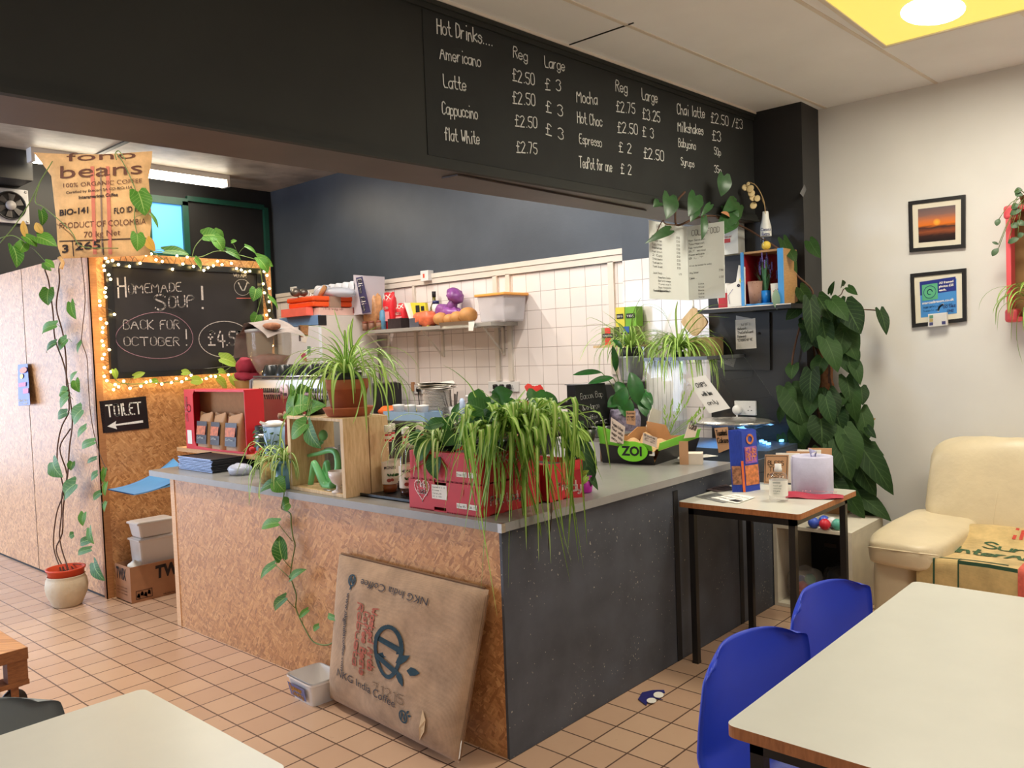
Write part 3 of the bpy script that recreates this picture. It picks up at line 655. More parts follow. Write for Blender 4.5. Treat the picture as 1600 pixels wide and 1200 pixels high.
b = MB(); zt = Xp(421, 517, GX).z; zb = Xp(421, 592, GX).z; b.lathe([(.05, zb), (.09, zb+.06), (r_*.97, zb+.16), (r_, zb+.24), (r_, zt-.02), (r_*1.03, zt)], 32, (hc.x, hc.y, 0), cap=False); b.build('hopper', film('clear_hopper', L(196, 180, 150), .34, .12), t)
MB().lathe([(r_*1.04, zt-.008), (r_*1.06, zt+.01), (r_*.9, zt+.014), (0, zt+.02)], 32, (hc.x, hc.y, 0)).build('hopper_rim', M('grey_rim', L(160, 158, 150), .4), t)
b = MB(); b.lathe([(.08, T), (.085, zb-.03), (.05, zb)], 20, (hc.x, hc.y, 0)); b.build('motor_body', m_blackplastic, t)
b = MB(); b.lathe([(r_*.55, zb+.055), (r_*.9, zb+.15), (0, zb+.17)], 20, (hc.x, hc.y, 0)); b.build('coffee_beans', M('coffee_beans', L(120, 60, 54), .5, .4, 70, .6, 80, .003), t)
def drape(u, v):
    a = u*2-1; w_ = v*2-1
    x = hc.x + w_*r_*1.0 + .01*math.sin(9*a); y = hc.y - a*r_*1.45
    z = zt + .075 - .10*abs(a)**1.25 - .02*w_*w_ + .008*math.sin(8*a+3*w_)
    if a < -.75: z -= (abs(a)-.75)*.55; y -= .01
    return V((x, y, z))
b = MB(); b.grid(drape, 24, 10); single(b, 'tea_towel', m_cloth, 'grey brown cloth draped over the clear coffee grinder hopper', 'cloth')
b = MB(); k_ = Xp(424, 513, GX-.06); b.cushion((k_.x, k_.y, k_.z+.012), (.10, .15, .05), None, 2.2, 20, 10, .04, 5); single(b, 'folded_cloth', M('brown_spotted_cloth', L(150, 100, 70), .9, .4, 40), 'small brown spotted bundle under the cloth on the grinder hopper', 'cloth')
rc = Xp(388, 580, GX-.02)
b = MB(); b.cushion((rc.x, rc.y, rc.z+.03), (.16, .15, .12), RY(.25), 2.3, 26, 14, .10, 3); b.cushion((rc.x-.01, rc.y-.02, rc.z-.035), (.17, .17, .07), RX(.2), 2.3, 26, 12, .10, 8); single(b, 'red_towel', m_rcloth, 'crumpled dark red cloth on the low hopper left of the grinder', 'cloth')
t = thing('hand_grinder', 'second coffee grinder with a low smoked hopper under the red cloth', 'grinder', (rc.x, rc.y, T))
MB().lathe([(.045, 1.17), (.075, 1.24), (.095, 1.33), (.10, rc.z-.06)], 24, (rc.x, rc.y, 0), cap=False).build('hopper', film('smoked_plastic', L(176, 140, 84), .75), t)
MB().lathe([(.07, T), (.075, 1.15), (.045, 1.18)], 20, (rc.x, rc.y, 0)).build('motor_body', m_blackplastic, t)
# ---------------------------------------------------------------- jug, bottle and pots in the gap left of the crate
m_bluegrey = M('blue_glaze', L(108, 152, 178), .3, .15, 12); m_lblue = M('pale_blue_plastic', L(150, 182, 214), .4, .06)
p = Zp(416, 745, T); t = thing('milk_jug', 'pale blue and white plastic jug behind the small spider plant', 'jug', (p.x+.06, p.y, T))
b = MB(t); b.lathe([(.042, 0), (.050, .01), (.053, .2), (.057, .27), (.054, .27), (.05, .2), (.045, .012), (0, .01)], 20); b.build('body', m_lblue, t)
b = MB(t); b.lathe([(.058, .262), (.060, .275), (.03, .29), (0, .292)], 20); b.prism([(-.02, 0), (.02, 0), (0, .03)], .012, (-.055, 0, .27), (0, 1, 0), (-1, 0, .5)); b.build('lid', m_whiteplastic, t)
p = Zp(437, 752, T); t = thing('dark_bottle', 'dark green bottle with a yellow label and dried flower heads, beside the crate', 'bottle', (p.x+.12, p.y+.02, T))
b = MB(t); b.lathe([(.037, 0), (.038, .15), (.03, .19), (.015, .22), (.014, .28), (0, .28)], 18); b.build('glass_body', M('dark_bottle_glass', L(32, 34, 24), .15), t)
MB(t).lathe([(.039, .13), (.0392, .20), (.0385, .20), (.038, .13)], 18, cap=False).lathe([(.0392, .10), (.0392, .185)], 18, cap=False).build('label', M('yellow_label', L(176, 160, 40), .5), t)
b = MB(t); rnd = random.Random(3)
for k in range(16): b.ball((rnd.gauss(-.01, .035), rnd.gauss(0, .035), .30+rnd.random()*.05), rnd.uniform(.008, .016), 7, 5, fn=lambda d: 1+.25*math.sin(9*d.x)*math.sin(8*d.y))
b.build('dried_flowers', M('dried_flowers', L(150, 116, 92), .9, .35, 50), t)
p = Zp(375, 742, T); b = MB(); b.cushion((p.x, p.y, T+.03), (.10, .13, .065), RZ(.4), 2.1, 20, 10, .12, 2); single(b, 'cling_bag', film('cloudy_bag', L(196, 200, 214), .75, .3), 'small cloudy plastic bundle lying right of the tray stack', 'bag')
t = thing('black_canister', 'black cylindrical canister right of the red display box on the counter', 'canister', (.36, 2.14, T)); MB(t).lathe([(.044, 0), (.046, .005), (.046, .24), (.04, .246), (0, .246)], 24).build('body', m_blackplastic, t); MB(t).lathe([(.048, .18), (.048, .2), (.046, .2)], 24, cap=False).build('steel_ring', m_steel, t)
p = Zp(372, 730, T); t = thing('steamer_rod', 'grey tap lever with a white knob above the serving trays', 'tap', (p.x+.25, p.y+.05, T)); q_ = t.location
b = MB(); e = Xp(363, 709, .40); b.tube([(e.x, e.y, e.z), (e.x+.02, e.y-.1, e.z-.006), (.66, e.y-.22, e.z-.005)], .010, 8); b.build('lever', m_steel, t); MB().ball(e, .016, 12, 8).build('knob', m_whiteplastic, t)
def pot(name, lab, cat, loc, r, h, mat, taper=.78, rim=.1, soil=True, group=None):
    t = thing(name, lab, cat, loc, 0, group); r0 = r*taper
    MB(t).lathe([(r0*.9, 0), (r0, .004), (r*.97, h*(1-rim)), (r*.97, h*(1-rim)), (r*1.07, h*(1-rim)+.003), (r*1.08, h), (r*.95, h), (r*.92, h*.86), (0, h*.86)], 28).build('pot', mat, t)
    if soil: MB(t).lathe([(r*.93, h*.84), (r*.5, h*.9), (0, h*.9)], 20).build('soil', m_soil, t)
    return t
cp = Zp(453, 764, T); cq = Zp(541, 779, T)                            # front corners of the crate
p = Zp(444, 764, T); bx, by = p.x+.03, p.y+.02
t = pot('spider_plant', 'small striped spider plant in a pale blue pot left of the crate', 'plant', (bx, by, T), .062, .135, m_bluegrey)
b = MB(); spider(b, (bx, by, T+.12), 34, .16, .30, .011, (PI*.55, PI*1.45), (25, 75), (130, 200), 4)
spider(b, (bx, by, T+.12), 9, .14, .24, .010, (-PI*.4, PI*.4), (60, 85), (60, 130), 5)
for pp in (((424, 715), (395, 690), (378, 720), (368, 745)), ((432, 712), (412, 700), (396, 745), (390, 775)), ((435, 716), (404, 712), (392, 760), (389, 790)), ((438, 715), (412, 722), (405, 770), (407, 782)), ((437, 700), (440, 670), (450, 645)), ((436, 705), (428, 720), (430, 740), (428, 752))):
    blade(b, cr([Xp(x, y, bx-.04-.02*i) for i, (x, y) in enumerate(pp)], 4), .010)
b.build('leaves', m_sp, t)
b = MB(); o = Xp(426, 729, bx-.07); disc(b, o, (0, -1, 0), (.1, 0, 1), .022, .022); b.v = [v for v in b.v]; b.slab([o+V((0, .02*math.cos(a), .02*math.sin(a))) for a in [2*PI*i/14 for i in range(14)]], (1, 0, 0), .006); b.build('shell_ornament', M('pale_green_glaze', L(150, 176, 160), .3), t)
p = Zp(408, 757, T); t = pot('wicker_pot', 'small woven straw pot behind the hanging spider leaves', 'pot', (p.x+.06, p.y+.0, T), .055, .13, M('woven_straw', L(168, 142, 84), .9, .35, 70, .6, 70, .003), .95, .06)
b = MB(); rnd = random.Random(8)
for k in range(14):
    a = rnd.uniform(0, 2*PI); o = V((p.x+.06, p.y, T+.13)); e = o+V((.05*math.cos(a), .06*math.sin(a), rnd.uniform(.05, .14))); b.tube([o, (o+e)/2+V((0, 0, .02)), e], .0015, 5); leaf(b, e, e+V((.03*math.cos(a), .03*math.sin(a), -.01)), .022, (-.5, -.3, .8), 'oval', nv=4)
b.build('leaves', m_leafd, t)
b = MB(); rnd = random.Random(2)
for k in range(4): b.ball((p.x+.0+rnd.uniform(-.01, .03), p.y+.04+rnd.uniform(-.05, .03), T+.16+rnd.uniform(-.015, .02)), .014, 10, 7)
single(b, 'red_flower', M('red_petals', L(200, 30, 30), .6, .2), 'red flower heads behind the small spider plant', 'flower')
# trailing pothos that hangs down the strand board
PXV = -.032
pth = [(444, 765), (440, 792), (444, 797), (454, 803), (455, 820), (458, 840), (461, 852), (457, 875), (454, 895), (455, 905), (463, 930), (462, 948), (468, 965), (478, 985), (490, 1003), (510, 1008), (523, 1000), (528, 980), (527, 966)]
t = thing('trailing_pothos', 'single pothos vine hanging from the counter top down the strand board front', 'plant', (PXV, 1.45, .05))
b = MB(); o0 = Zp(446, 758, T+.05); b.tube(cr([V((.06, 1.42, T+.10)), V((-.0, 1.44, T+.055))]+[Xp(x, y, PXV-(.012 if 2 < i < 6 else 0)) for i, (x, y) in enumerate(pth)], 4), .0032, 6); b.build('vine', m_gstem, t)
b = MB(); LF = [((452, 786), (441, 792), 26, .2), ((434, 817), (405, 824), 18, .3), ((441, 872), (435, 836), 27, -.1), ((429, 882), (404, 905), 15, .3), ((455, 903), (476, 889), 14, .2), ((446, 934), (425, 955), 17, .1), ((481, 953), (466, 966), 10, .1), ((498, 978), (488, 985), 10, .1), ((524, 966), (510, 960), 10, 0), ((440, 752), (402, 768), 19, .35), ((432, 752), (445, 768), 28, .1)]
st = MB(); JN = {1: (457, 846), 3: (455, 905), 4: (454, 907), 5: (461, 950), 2: (454, 887), 6: (473, 975)}
for i, (a, c_, wd, tl) in enumerate(LF):
    pa = Xp(*a, PXV-.015-.02*(i % 3)); pc = Xp(*c_, PXV-.03-.03*tl); leaf(b, pa, pc, wd*pxs(pa), (-1, -.55+tl, .35+tl), 'heart')
    if i in JN: j = Xp(*JN[i], PXV); st.tube(cr([j, (j+pa)/2+V((-.01, 0, .012)), pa], 3), .0016, 5)
b.build('leaves', m_leaf, t); st.build('leaf_stalks', m_gstem, t)
# ---------------------------------------------------------------- wooden crate and what stands in it
ax = (cq-cp).normalized(); wid = (cq-cp).length; nx = V((0, 0, 1)).cross(ax); hgt = Xp(453, 650, cp.x).z - T; dep = .24
Mc = MX(((ax.x, nx.x, 0, cp.x), (ax.y, nx.y, 0, cp.y), (0, 0, 1, T), (0, 0, 0, 1)))
t = bpy.data.objects.new('wooden_crate', None); C.objects.link(t); t.matrix_basis = Mc
tag(t, 'open pine crate standing on its side on the counter with a green figurine inside', 'crate')
dsx = 1 if nx.x > 0 else -1
def cbx(b, x0, x1, y0, y1, z0, z1): return b.bb(x0, x1, dsx*y0, dsx*y1, z0, z1, .0015)
b = MB(t); cbx(b, 0, .026, 0, dep, .016, hgt-.014); b.build('side', m_pine, t)
b = MB(t); cbx(b, wid-.026, wid, 0, dep*.56-.003, .0, hgt); cbx(b, wid-.02, wid, dep*.56+.003, dep, .0, hgt-.004); b.build('side', m_pine, t)
b = MB(t); cbx(b, 0, wid-.026, 0, dep, 0, .016); b.build('bottom', m_pine, t)
b = MB(t); cbx(b, 0, wid-.026, 0, dep*.5, hgt-.014, hgt); cbx(b, 0, wid-.02, dep*.52, dep, hgt-.014, hgt); b.build('top', m_pine, t)
b = MB(t); cbx(b, wid*.32, wid-.02, dep, dep+.01, 0, hgt*.98); b.build('back_board', woodmat('brown_board', L(120, 82, 52), L(152, 108, 70), (14, 14, 2)), t)
def ci(u, v_, z): return Mc @ V((wid*u, dsx*dep*v_, z))
m_frog = M('green_glaze', L(128, 206, 136), .35, .08)
f0 = ci(.55, .35, .016); t = thing('green_figurine', 'glossy green long-limbed figurine sitting with bent knees inside the crate', 'figurine', f0)
def cf(x, y, dx=0): q_ = Pp(x, y, ci(.5, .30, 0)+nx*dx, nx); return q_
def limb(b, pts, r, dx=0): b.tube(cr([cf(x, y, dx) for x, y in pts], 5), [r[0]+(r[1]-r[0])*i/((len(pts)-1)*5) for i in range((len(pts)-1)*5+1)], 10)
b = MB(); limb(b, [(484, 761), (486, 752), (490, 727), (492, 725), (498, 737), (507, 757), (514, 760), (521, 758)], (.012, .022))
limb(b, [(516, 757), (508, 738), (511, 722), (514, 745), (518, 756)], (.016, .010), .03)
limb(b, [(521, 758), (527, 740), (528, 722), (524, 707), (514, 704), (500, 708), (482, 712)], (.019, .008), .012)
b.ball(cf(484, 760), (.016, .018, .012), 10, 7); b.build('body', m_frog, t)
b = MB(); b.ball(cf(505, 680, .06), (.022, .022, .026), 14, 10); limb(b, [(502, 690), (499, 696)], (.013, .006), .06); b.build('head', m_frog, t)
o = ci(.53, .72, .016); t = thing('tumbler_glass', 'tall clear glass jar holding purple straws behind the green figurine', 'glass', o)
MB(t).lathe([(.04, 0), (.048, .004), (.05, .18), (.052, .185), (.047, .18), (.045, .008), (0, .006)], 24).build('glass', m_clear, t)
o2 = o; t = thing('purple_straws', 'bunch of purple straws standing in the clear glass jar', 'straws', o+V((0, 0, .01)))
for k in range(3): MB(t).tube([(.006*k-.006, .004*(k % 2), 0), (.008*k-.01, .004, .172)], .004, 8).build('straw', M('purple_plastic', L(86, 60, 180), .3), t)
o = ci(.80, .10, .016); t = thing('egg_cup', 'small white footed cup at the right inside the crate', 'cup', o)
b = MB(t); b.lathe([(.030, 0), (.030, .004), (.010, .014), (.009, .03), (.028, .045), (.040, .07), (.043, .095), (.040, .095), (.034, .06), (0, .045)], 24); b.build('bowl', M('white_china', L(226, 214, 206), .25), t)
o = ci(.70, .05, .016); t = thing('teaspoon', 'small steel teaspoon lying by the footed cup in the crate', 'spoon', o); b = MB(); d_ = ax; b.tube([o-d_*.05+V((0, 0, .003)), o+d_*.02+V((0, 0, .005))], .0022, 6); b.build('handle', m_steel, t); MB().ball(o+d_*.035+V((0, 0, .005)), (.014, .014, .003), 10, 6).build('bowl', m_steel, t)
o = ci(.22, .55, .016); b = MB(); b.slab([o+V((0, 0, .0)), o+ax*.012+V((0, 0, 0)), o+ax*.035+V((0, 0, .16)), o+ax*.0+V((0, 0, .17))], nx, .05); single(b, 'magazine', M('glossy_page', L(170, 160, 160), .4, .3, 30), 'upright grey booklet leaning at the left inside the crate', 'booklet')
# pothos on the crate, terracotta spider plant
cz = T+hgt; o = ci(.16, .5, hgt); t = pot('crate_pothos', 'small heart leaved pothos in a dark pot on top of the wooden crate', 'plant', o, .05, .07, m_blackplastic)
b = MB(); PN = [((462, 612), (455, 640), 30), ((452, 640), (490, 630), 40), ((478, 612), (468, 600), 26), ((460, 610), (452, 604), 24), ((465, 625), (445, 645), 30), ((490, 628), (482, 648), 34), ((480, 645), (505, 632), 26), ((470, 655), (455, 640), 22), ((478, 662), (453, 685), 31), ((482, 665), (498, 700), 30), ((455, 645), (448, 652), 20)]
stk = MB()
for i, (a, c_, wd) in enumerate(PN):
    pl_ = ci(.2, .3, 0) if i < 8 or i > 9 else ci(.2, -.12, 0); pa = Pp(*a, pl_, nx); pc = Pp(*c_, pl_-nx*.03, nx); leaf(b, pa, pc, wd*pxs(pa), -nx+V((0, 0, .4))+ax*.2*(i % 3-1), 'heart'); stk.tube(cr([o+V((0, 0, .06)), (o+V((0, 0, .12))+pa)/2+V((0, 0, .02)), pa], 3), .002, 5)
b.build('leaves', m_leaf, t); stk.build('leaf_stalks', m_gstem, t)
o = ci(.72, .5, hgt); r_ = 33*pxs(o)
t = thing('terracotta_spider_plant', 'big spider plant in a terracotta pot with saucer on top of the crate', 'plant', o)
MB(t).lathe([(r_*.92, 0), (r_*1.0, .006), (r_*1.18, .035), (r_*1.2, .04), (r_*1.12, .042), (r_*.95, .014), (0, .012)], 32).build('saucer', m_terra, t)
MB(t).lathe([(r_*.72, .013), (r_*.76, .016), (r_*.94, .12), (r_*.96, .12), (r_*.98, .125), (r_*1.0, .165), (r_*.9, .165), (r_*.88, .15), (0, .15)], 32).build('pot', m_terra, t)
MB(t).lathe([(r_*.70, .14), (r_*.72, .195), (r_*.66, .195), (0, .185)], 24).build('inner_pot', m_blackplastic, t)
b = MB(); c_ = o+V((0, 0, .19)); spider(b, c_, 64, .26, .46, .013, (0, 2*PI), (12, 62), (110, 190), 11, .03); spider(b, c_, 14, .22, .34, .012, (0, 2*PI), (55, 82), (60, 120), 15, .02)
for pp in (((548, 560), (541, 520), (539, 482)), ((550, 555), (557, 520), (570, 495)), ((548, 560), (546, 530), (545, 508)), ((552, 550), (575, 525), (605, 518)), ((545, 552), (520, 515), (488, 508)), ((552, 556), (600, 545), (630, 565), (644, 580)), ((556, 562), (598, 560), (620, 590), (632, 622)), ((540, 556), (510, 545), (490, 560), (478, 580)), ((556, 566), (592, 580), (604, 625), (606, 650)), ((545, 570), (515, 575), (503, 610), (505, 640)), ((550, 575), (575, 600), (577, 640), (578, 660))):
    blade(b, cr([Pp(x, y, ci(.72, .5, 0), nx) - nx*.03*i for i, (x, y) in enumerate(pp)], 5), .013)
b.build('leaves', m_spg, t)
# ---------------------------------------------------------------- syrup bottles on their tray
p1, p2 = Zp(568, 768, T), Zp(637, 792, T); b = MB(); xa, ya, yb = .075, .98, .56
b.bb(xa, .40, yb, ya, T, T+.004).bb(xa, xa+.006, yb, ya, T, T+.014).bb(.394, .40, yb, ya, T, T+.014).bb(xa, .40, ya-.006, ya, T, T+.014).bb(xa, .40, yb, yb+.006, T, T+.014)
single(b, 'bottle_tray', m_blackplastic, 'black tray under the syrup bottles beside the crate', 'tray')
m_syr = [M('amber_syrup', L(136, 70, 22), .2, .1), M('dark_syrup', L(66, 36, 24), .2, .1)]
m_lab = M('cream_label', L(226, 214, 196), .5, .05); m_capc = M('cream_cap', L(226, 222, 206), .4, .03)
def syrup(loc, lab, k=0, word='MONIN', col=None):
    t = thing('syrup_bottle', lab, 'bottle', loc, PI, 'syrup bottles on the black tray'); h = 1
    MB(t).lathe([(.030, 0), (.034, .004), (.0345, .155), (.031, .175), (.022, .20), (.0145, .225), (.0135, .27), (.0135, .275)], 24, cap=False).build('glass_body', m_glass, t)
    MB(t).lathe([(0, .003), (.031, .004), (.032, .035), (0, .036)], 20).build('syrup', m_syr[k], t)
    MB(t).lathe([(.0355, .04), (.0355, .135)], 24, cap=False).build('label', m_lab, t)
    b = MB(t); b.lathe([(.0165, .268), (.017, .27), (.017, .296), (.0155, .298), (0, .298)], 18); b.build('cap', m_capc, t)
    b = MB(t); b.lathe([(.0150, .225), (.0142, .262)], 18, cap=False); nb = b.build('neck_label', m_lab, t)
    b = MB(t); b.lathe([(.0155, .228), (.0149, .238)], 18, cap=False).lathe([(.0147, .252), (.0146, .260)], 18, cap=False); b.build('red_band', M('red_ink', L(196, 40, 44), .5), nb)
    return t
s0 = Zp(602, 772, T); s1 = Zp(628, 779, T); s2 = V((.27, .72, 0)); s3 = V((.26, .90, 0)); s4 = V((.20, .66, 0)); s5 = V((.34, .80, 0))
spots = [((s0.x+.03, s0.y), 'front left syrup bottle next to the crate', 0), ((s1.x+.035, s1.y), 'front syrup bottle between its left neighbour and the red boxes', 1)]
for (x, y), l_, k in spots:
    t = syrup((x, y, T+.004), l_, k); b = MB(); W = t.matrix_basis
    d = (CAMP-V((x, y, T))); d.z = 0; d.normalize(); xr_ = V((0, 0, 1)).cross(d); o = V((x, y, T+.004))+d*.0362
    ftext(b, 'MONIN', o-xr_*.024+V((0, 0, .108)), xr_, (0, 0, 1), .013, .05, .01, lift=.0015)
    lb = [c for c in t.children if c.name.startswith('label')][0]; b.build('label_lettering', m_ink, lb)
    b = MB(); 
    for q_ in range(5): leaf(b, o+V((0, 0, .075))+xr_*(.004*q_), o+V((0, 0, .088))+xr_*(.004*q_+.012*(q_-1)), .009, d, 'oval', nv=3)
    b.build('label_leaf', m_leafd, lb)
    b = MB(); disc(b, o+V((0, 0, .058))-xr_*.004, xr_, V((0, 0, 1)), .010, .008, lift=.002); disc(b, o+V((0, 0, .06))+xr_*.010, xr_, V((0, 0, 1)), .008, .007, lift=.0022); b.build('label_fruit', M('fruit_brown', L(150, 60, 40), .5), lb)
for (x, y), l_, k in (((s2.x, s2.y), 'syrup bottle with a clear neck in the second row on the black tray', 0), ((s3.x, s3.y), 'syrup bottle half hidden behind the front left syrup bottle', 1), ((s5.x, s5.y), 'rearmost syrup bottle on the black tray', 0)): syrup((x, y, T+.004), l_, k)
# ---------------------------------------------------------------- red apple boxes full of plants at the corner
m_redi = M('red_card_inside', L(150, 108, 70), .8, .1); m_pk = M('pale_pink_print', L(244, 214, 206), .6, .04)
def apple_box(loc, rz, lx, ly, h, lab, notch=True, lid=None):
    """open carton lying with its long side along local x; local -y faces the counter front"""
    t = thing('fruit_box', lab, 'box', loc, rz, 'red fruit boxes on the counter'); b = MB(t); w_ = .005
    b.bb(0, lx, 0, ly, 0, w_)
    if notch: b.slab([(x, 0, z) for x, z in ((0, 0), (lx*.36, 0), (lx*.36, .018), (lx*.53, .018), (lx*.53, 0), (lx, 0), (lx, h), (lx*.55, h), (lx*.52, h-.03), (lx*.4, h-.03), (lx*.37, h), (0, h))], (0, 1, 0), w_)
    else: b.bb(0, lx, 0, w_, 0, h)
    b.bb(0, lx, ly-w_, ly, 0, h).bb(0, w_, w_, ly-w_, 0, h).bb(lx-w_, lx, w_, ly-w_, 0, h)
    b.build('carton', m_red, t)
    b = MB(t); b.bb(w_, lx-w_, w_, .035, h-.004, h); b.build('top_flap', m_red, t)
    return t
def heart(b, O, X, Y, s_, w_):
    O, X, Y = V(O), V(X), V(Y); pts = [O+X*(s_*.5*math.sin(a)**3)+Y*(s_*.034*(13*math.cos(a)-5*math.cos(2*a)-2*math.cos(3*a)-math.cos(4*a))) for a in [2*PI*i/30 for i in range(31)]]
    ribbon(b, pts, w_, X.cross(Y), .002)
xF = .0; ang = -PI/2
# long sides run along world -y: local x -> -y, local y -> +x
def box_prints(t, lx, ly, h, marks):
    W = t.matrix_basis; X = W.to_3x3() @ V((1, 0, 0)); U = V((0, 0, 1)); EX = W.to_3x3() @ V((0, 1, 0))
    P = lambda x, z: W @ V((x, -.0005, z)); Q = lambda y, z: W @ V((lx+.0005, y, z))
    b = MB(); bl = MB(); gr = MB()
    for mk in marks:
        if mk == 'stickers':
            rect(b, P(lx*.68, .025), X, U, .055, .02); rect(b, P(lx*.84, .025), X, U, .045, .02); scrawl(gr, 'Size 85', P(lx*.685, .03), X, U, .008, .045, .12); scrawl(gr, 'UK 72', P(lx*.85, .03), X, U, .008, .035, .12)
        if mk == 'label':
            rect(b, P(lx*.34, .05), X, U, .085, .055)
            for k in range(4): scrawl(gr, ['Apples 6 3 12', 'Class 1', 'Variety 85', 'UK 4 150'][k], P(lx*.35, .093-.012*k), X, U, .005, .05 if k else .07, .14)
        if mk == 'heart':
            heart(bl, P(lx*.20, .082), X, U, .085, .004); scrawl(bl, 'Pink', P(lx*.13, .09), X, U, .024, .05, .16, seed=3); scrawl(bl, 'Lady', P(lx*.14, .064), X, U, .024, .05, .16, seed=3)
        if mk == 'side': scrawl(bl, 'Pink Lady', Q(.05, .04), EX, U, .032, .17, .14, seed=3)
        if mk == 'sidebig': scrawl(bl, 'Pink Lady', Q(.06, .075), EX, U, .045, .22, .14, seed=3)
    if b.v: b.build('sticker', m_paper, t)
    if gr.v: gr.build('sticker_lettering', m_ink, t)
    if bl.v: bl.build('box_lettering', m_pk, t)
LX, LY = .415, .30
a1 = Zp(637, 800, T); a2 = Zp(748, 815, T); x_f = .012
bx1 = apple_box((x_f, .508, T), ang, .40, .34, .118, 'lower red fruit box with a heart and white labels at the counter corner'); box_prints(bx1, .40, .34, .118, ['stickers', 'label', 'heart', 'side'])
bx2 = apple_box((x_f+.004, .500, T+.119), ang, .39, .33, .112, 'upper red fruit box planted with greenery, stacked on the lower one', False); box_prints(bx2, .39, .33, .112, ['stickers', 'sidebig'])
MB().bb(x_f+.02, x_f+.32, .125, .485, T+.124, T+.20).build('soil', m_soil, bx2)
bx3 = apple_box((.375, .42, T), ang, .34, .22, .15, 'third red fruit box behind the corner boxes, mostly covered by leaves', False); box_prints(bx3, .34, .22, .15, ['side']); MB().bb(.39, .58, .10, .40, T+.02, T+.13).build('soil', m_soil, bx3)
SZ = T+.20
# pots inside the upper box
t = pot('box_pothos', 'pothos with dark heart shaped leaves at the left of the red fruit boxes', 'plant', (.12, .42, SZ), .06, .05, m_terra)
b = MB(); stk = MB(); o = V((.12, .42, SZ+.045))
PN = [((655, 683), (637, 690), 18), ((668, 690), (650, 722), 24), ((690, 690), (672, 700), 22), ((700, 672), (704, 650), 20), ((690, 660), (662, 668), 16), ((680, 713), (680, 748), 24), ((708, 678), (695, 697), 20), ((712, 655), (716, 630), 14), ((725, 668), (738, 690), 20), ((648, 680), (660, 676), 12), ((735, 660), (740, 640), 20), ((722, 690), (705, 702), 16), ((755, 640), (728, 630), 26), ((748, 650), (775, 655), 20), ((740, 675), (732, 705), 18)]
for i, (a, c_, wd) in enumerate(PN):
    xa_ = .02+.03*(i % 4) - (.03 if i in (1, 5) else 0); pa = Xp(*a, xa_); pc = Xp(*c_, xa_-.025); leaf(b, pa, pc, wd*1.25*pxs(pa), (-1, -.4+.3*(i % 3-1), .5), 'heart'); stk.tube(cr([o, (o+pa)/2+V((0, 0, .03)), pa], 3), .0022, 5)
b.build('leaves', leafmat('deep_heart_leaf', L(34, 76, 34), L(66, 112, 50), L(100, 140, 80)), t); stk.build('leaf_stalks', m_gstem, t)
t = pot('variegated_spider_plant', 'cream striped spider plant drooping over the left end of the red fruit boxes', 'plant', (.09, .38, SZ), .055, .05, m_blackplastic)
b = MB(); c_ = V((.07, .38, SZ+.06)); spider(b, c_, 30, .18, .34, .012, (PI*.5, PI*1.25), (20, 75), (120, 190), 21); spider(b, c_, 12, .15, .26, .011, (-PI*.2, PI*.4), (45, 80), (90, 150), 22)
for pp in (((690, 700), (664, 705), (650, 720), (646, 745)), ((692, 698), (668, 712), (664, 740), (668, 770)), ((700, 702), (690, 716), (697, 735), (696, 755)), ((702, 665), (690, 650), (684, 635)), ((706, 660), (700, 648), (686, 650)), ((695, 705), (670, 720), (640, 735), (620, 748)), ((715, 695), (740, 698), (760, 692), (792, 705))):
    blade(b, cr([Xp(x, y, .03-.012*i) for i, (x, y) in enumerate(pp)], 5), .012)
b.build('leaves', m_sp, t)
# main spider plants cascading over the corner
def clipc(p):                                       # leaves slide over the box and counter edges instead of through them
    x, y, z = p
    inside = (x > -.02 and y > .09 and z < T+.225 and x < .50) or (x > -.035 and y > -.035 and z < T+.012)
    if inside:
        if y-(-.04) < x+.03: y = -.045 if z < T+.012 else min(y, .085)
        else: x = -.04
        if z >= T+.012 and y > .088: z = T+.23
    return V((x, y, z))
t = pot('cascading_spider_plant', 'huge spider plant cascading from the red fruit boxes over the counter corner', 'plant', (.21, .24, SZ), .075, .06, m_blackplastic)
b = MB(); rnd = random.Random(31)
HG = []
for i in range(125):                                  # long hanging blades aimed at the corner
    x0_ = rnd.uniform(735, 905); y0_ = rnd.uniform(672, 715); fx = rnd.uniform(-28, 42)+(x0_-810)*.28; yend = rnd.uniform(745, 850) if x0_ < 860 else rnd.uniform(735, 830)
    k = (x0_-735)/170; xw = .16+.50*k; yw = .20-.10*k
    base = V((.14+.34*k+rnd.uniform(-.03, .03), .27-.08*k, SZ+.08)); f1 = .1
    out = (V((-.62, -.78, 0))+V((rnd.uniform(-.45, .5), rnd.uniform(-.3, .2), 0))).normalized()
    reach = rnd.uniform(.17, .40); drop = reach*rnd.uniform(.45, 1.75); rise = rnd.uniform(.02, .15); sd = V((out.y, -out.x, 0))*rnd.uniform(-.16, .16); pw = rnd.uniform(1.0, 1.7)
    pts = [base]
    for j in range(1, 12):
        f = j/11; h = reach*(1-(1-min(1, f*1.5))**2); z = rise*4*f*(1-f) if f < .5 else rise - drop*((f-.5)*2)**pw
        pts.append(base+out*h+sd*f**2+V((0, 0, z)))
    blade(b, pts, rnd.uniform(.013, .025))
spider(b, (.24, .24, SZ+.08), 30, .22, .36, .014, (0, 2*PI), (25, 80), (90, 180), 33, .04)
spider(b, (.50, .22, SZ+.06), 26, .20, .36, .014, (PI*1.0, PI*2.1), (25, 75), (110, 190), 34, .04)
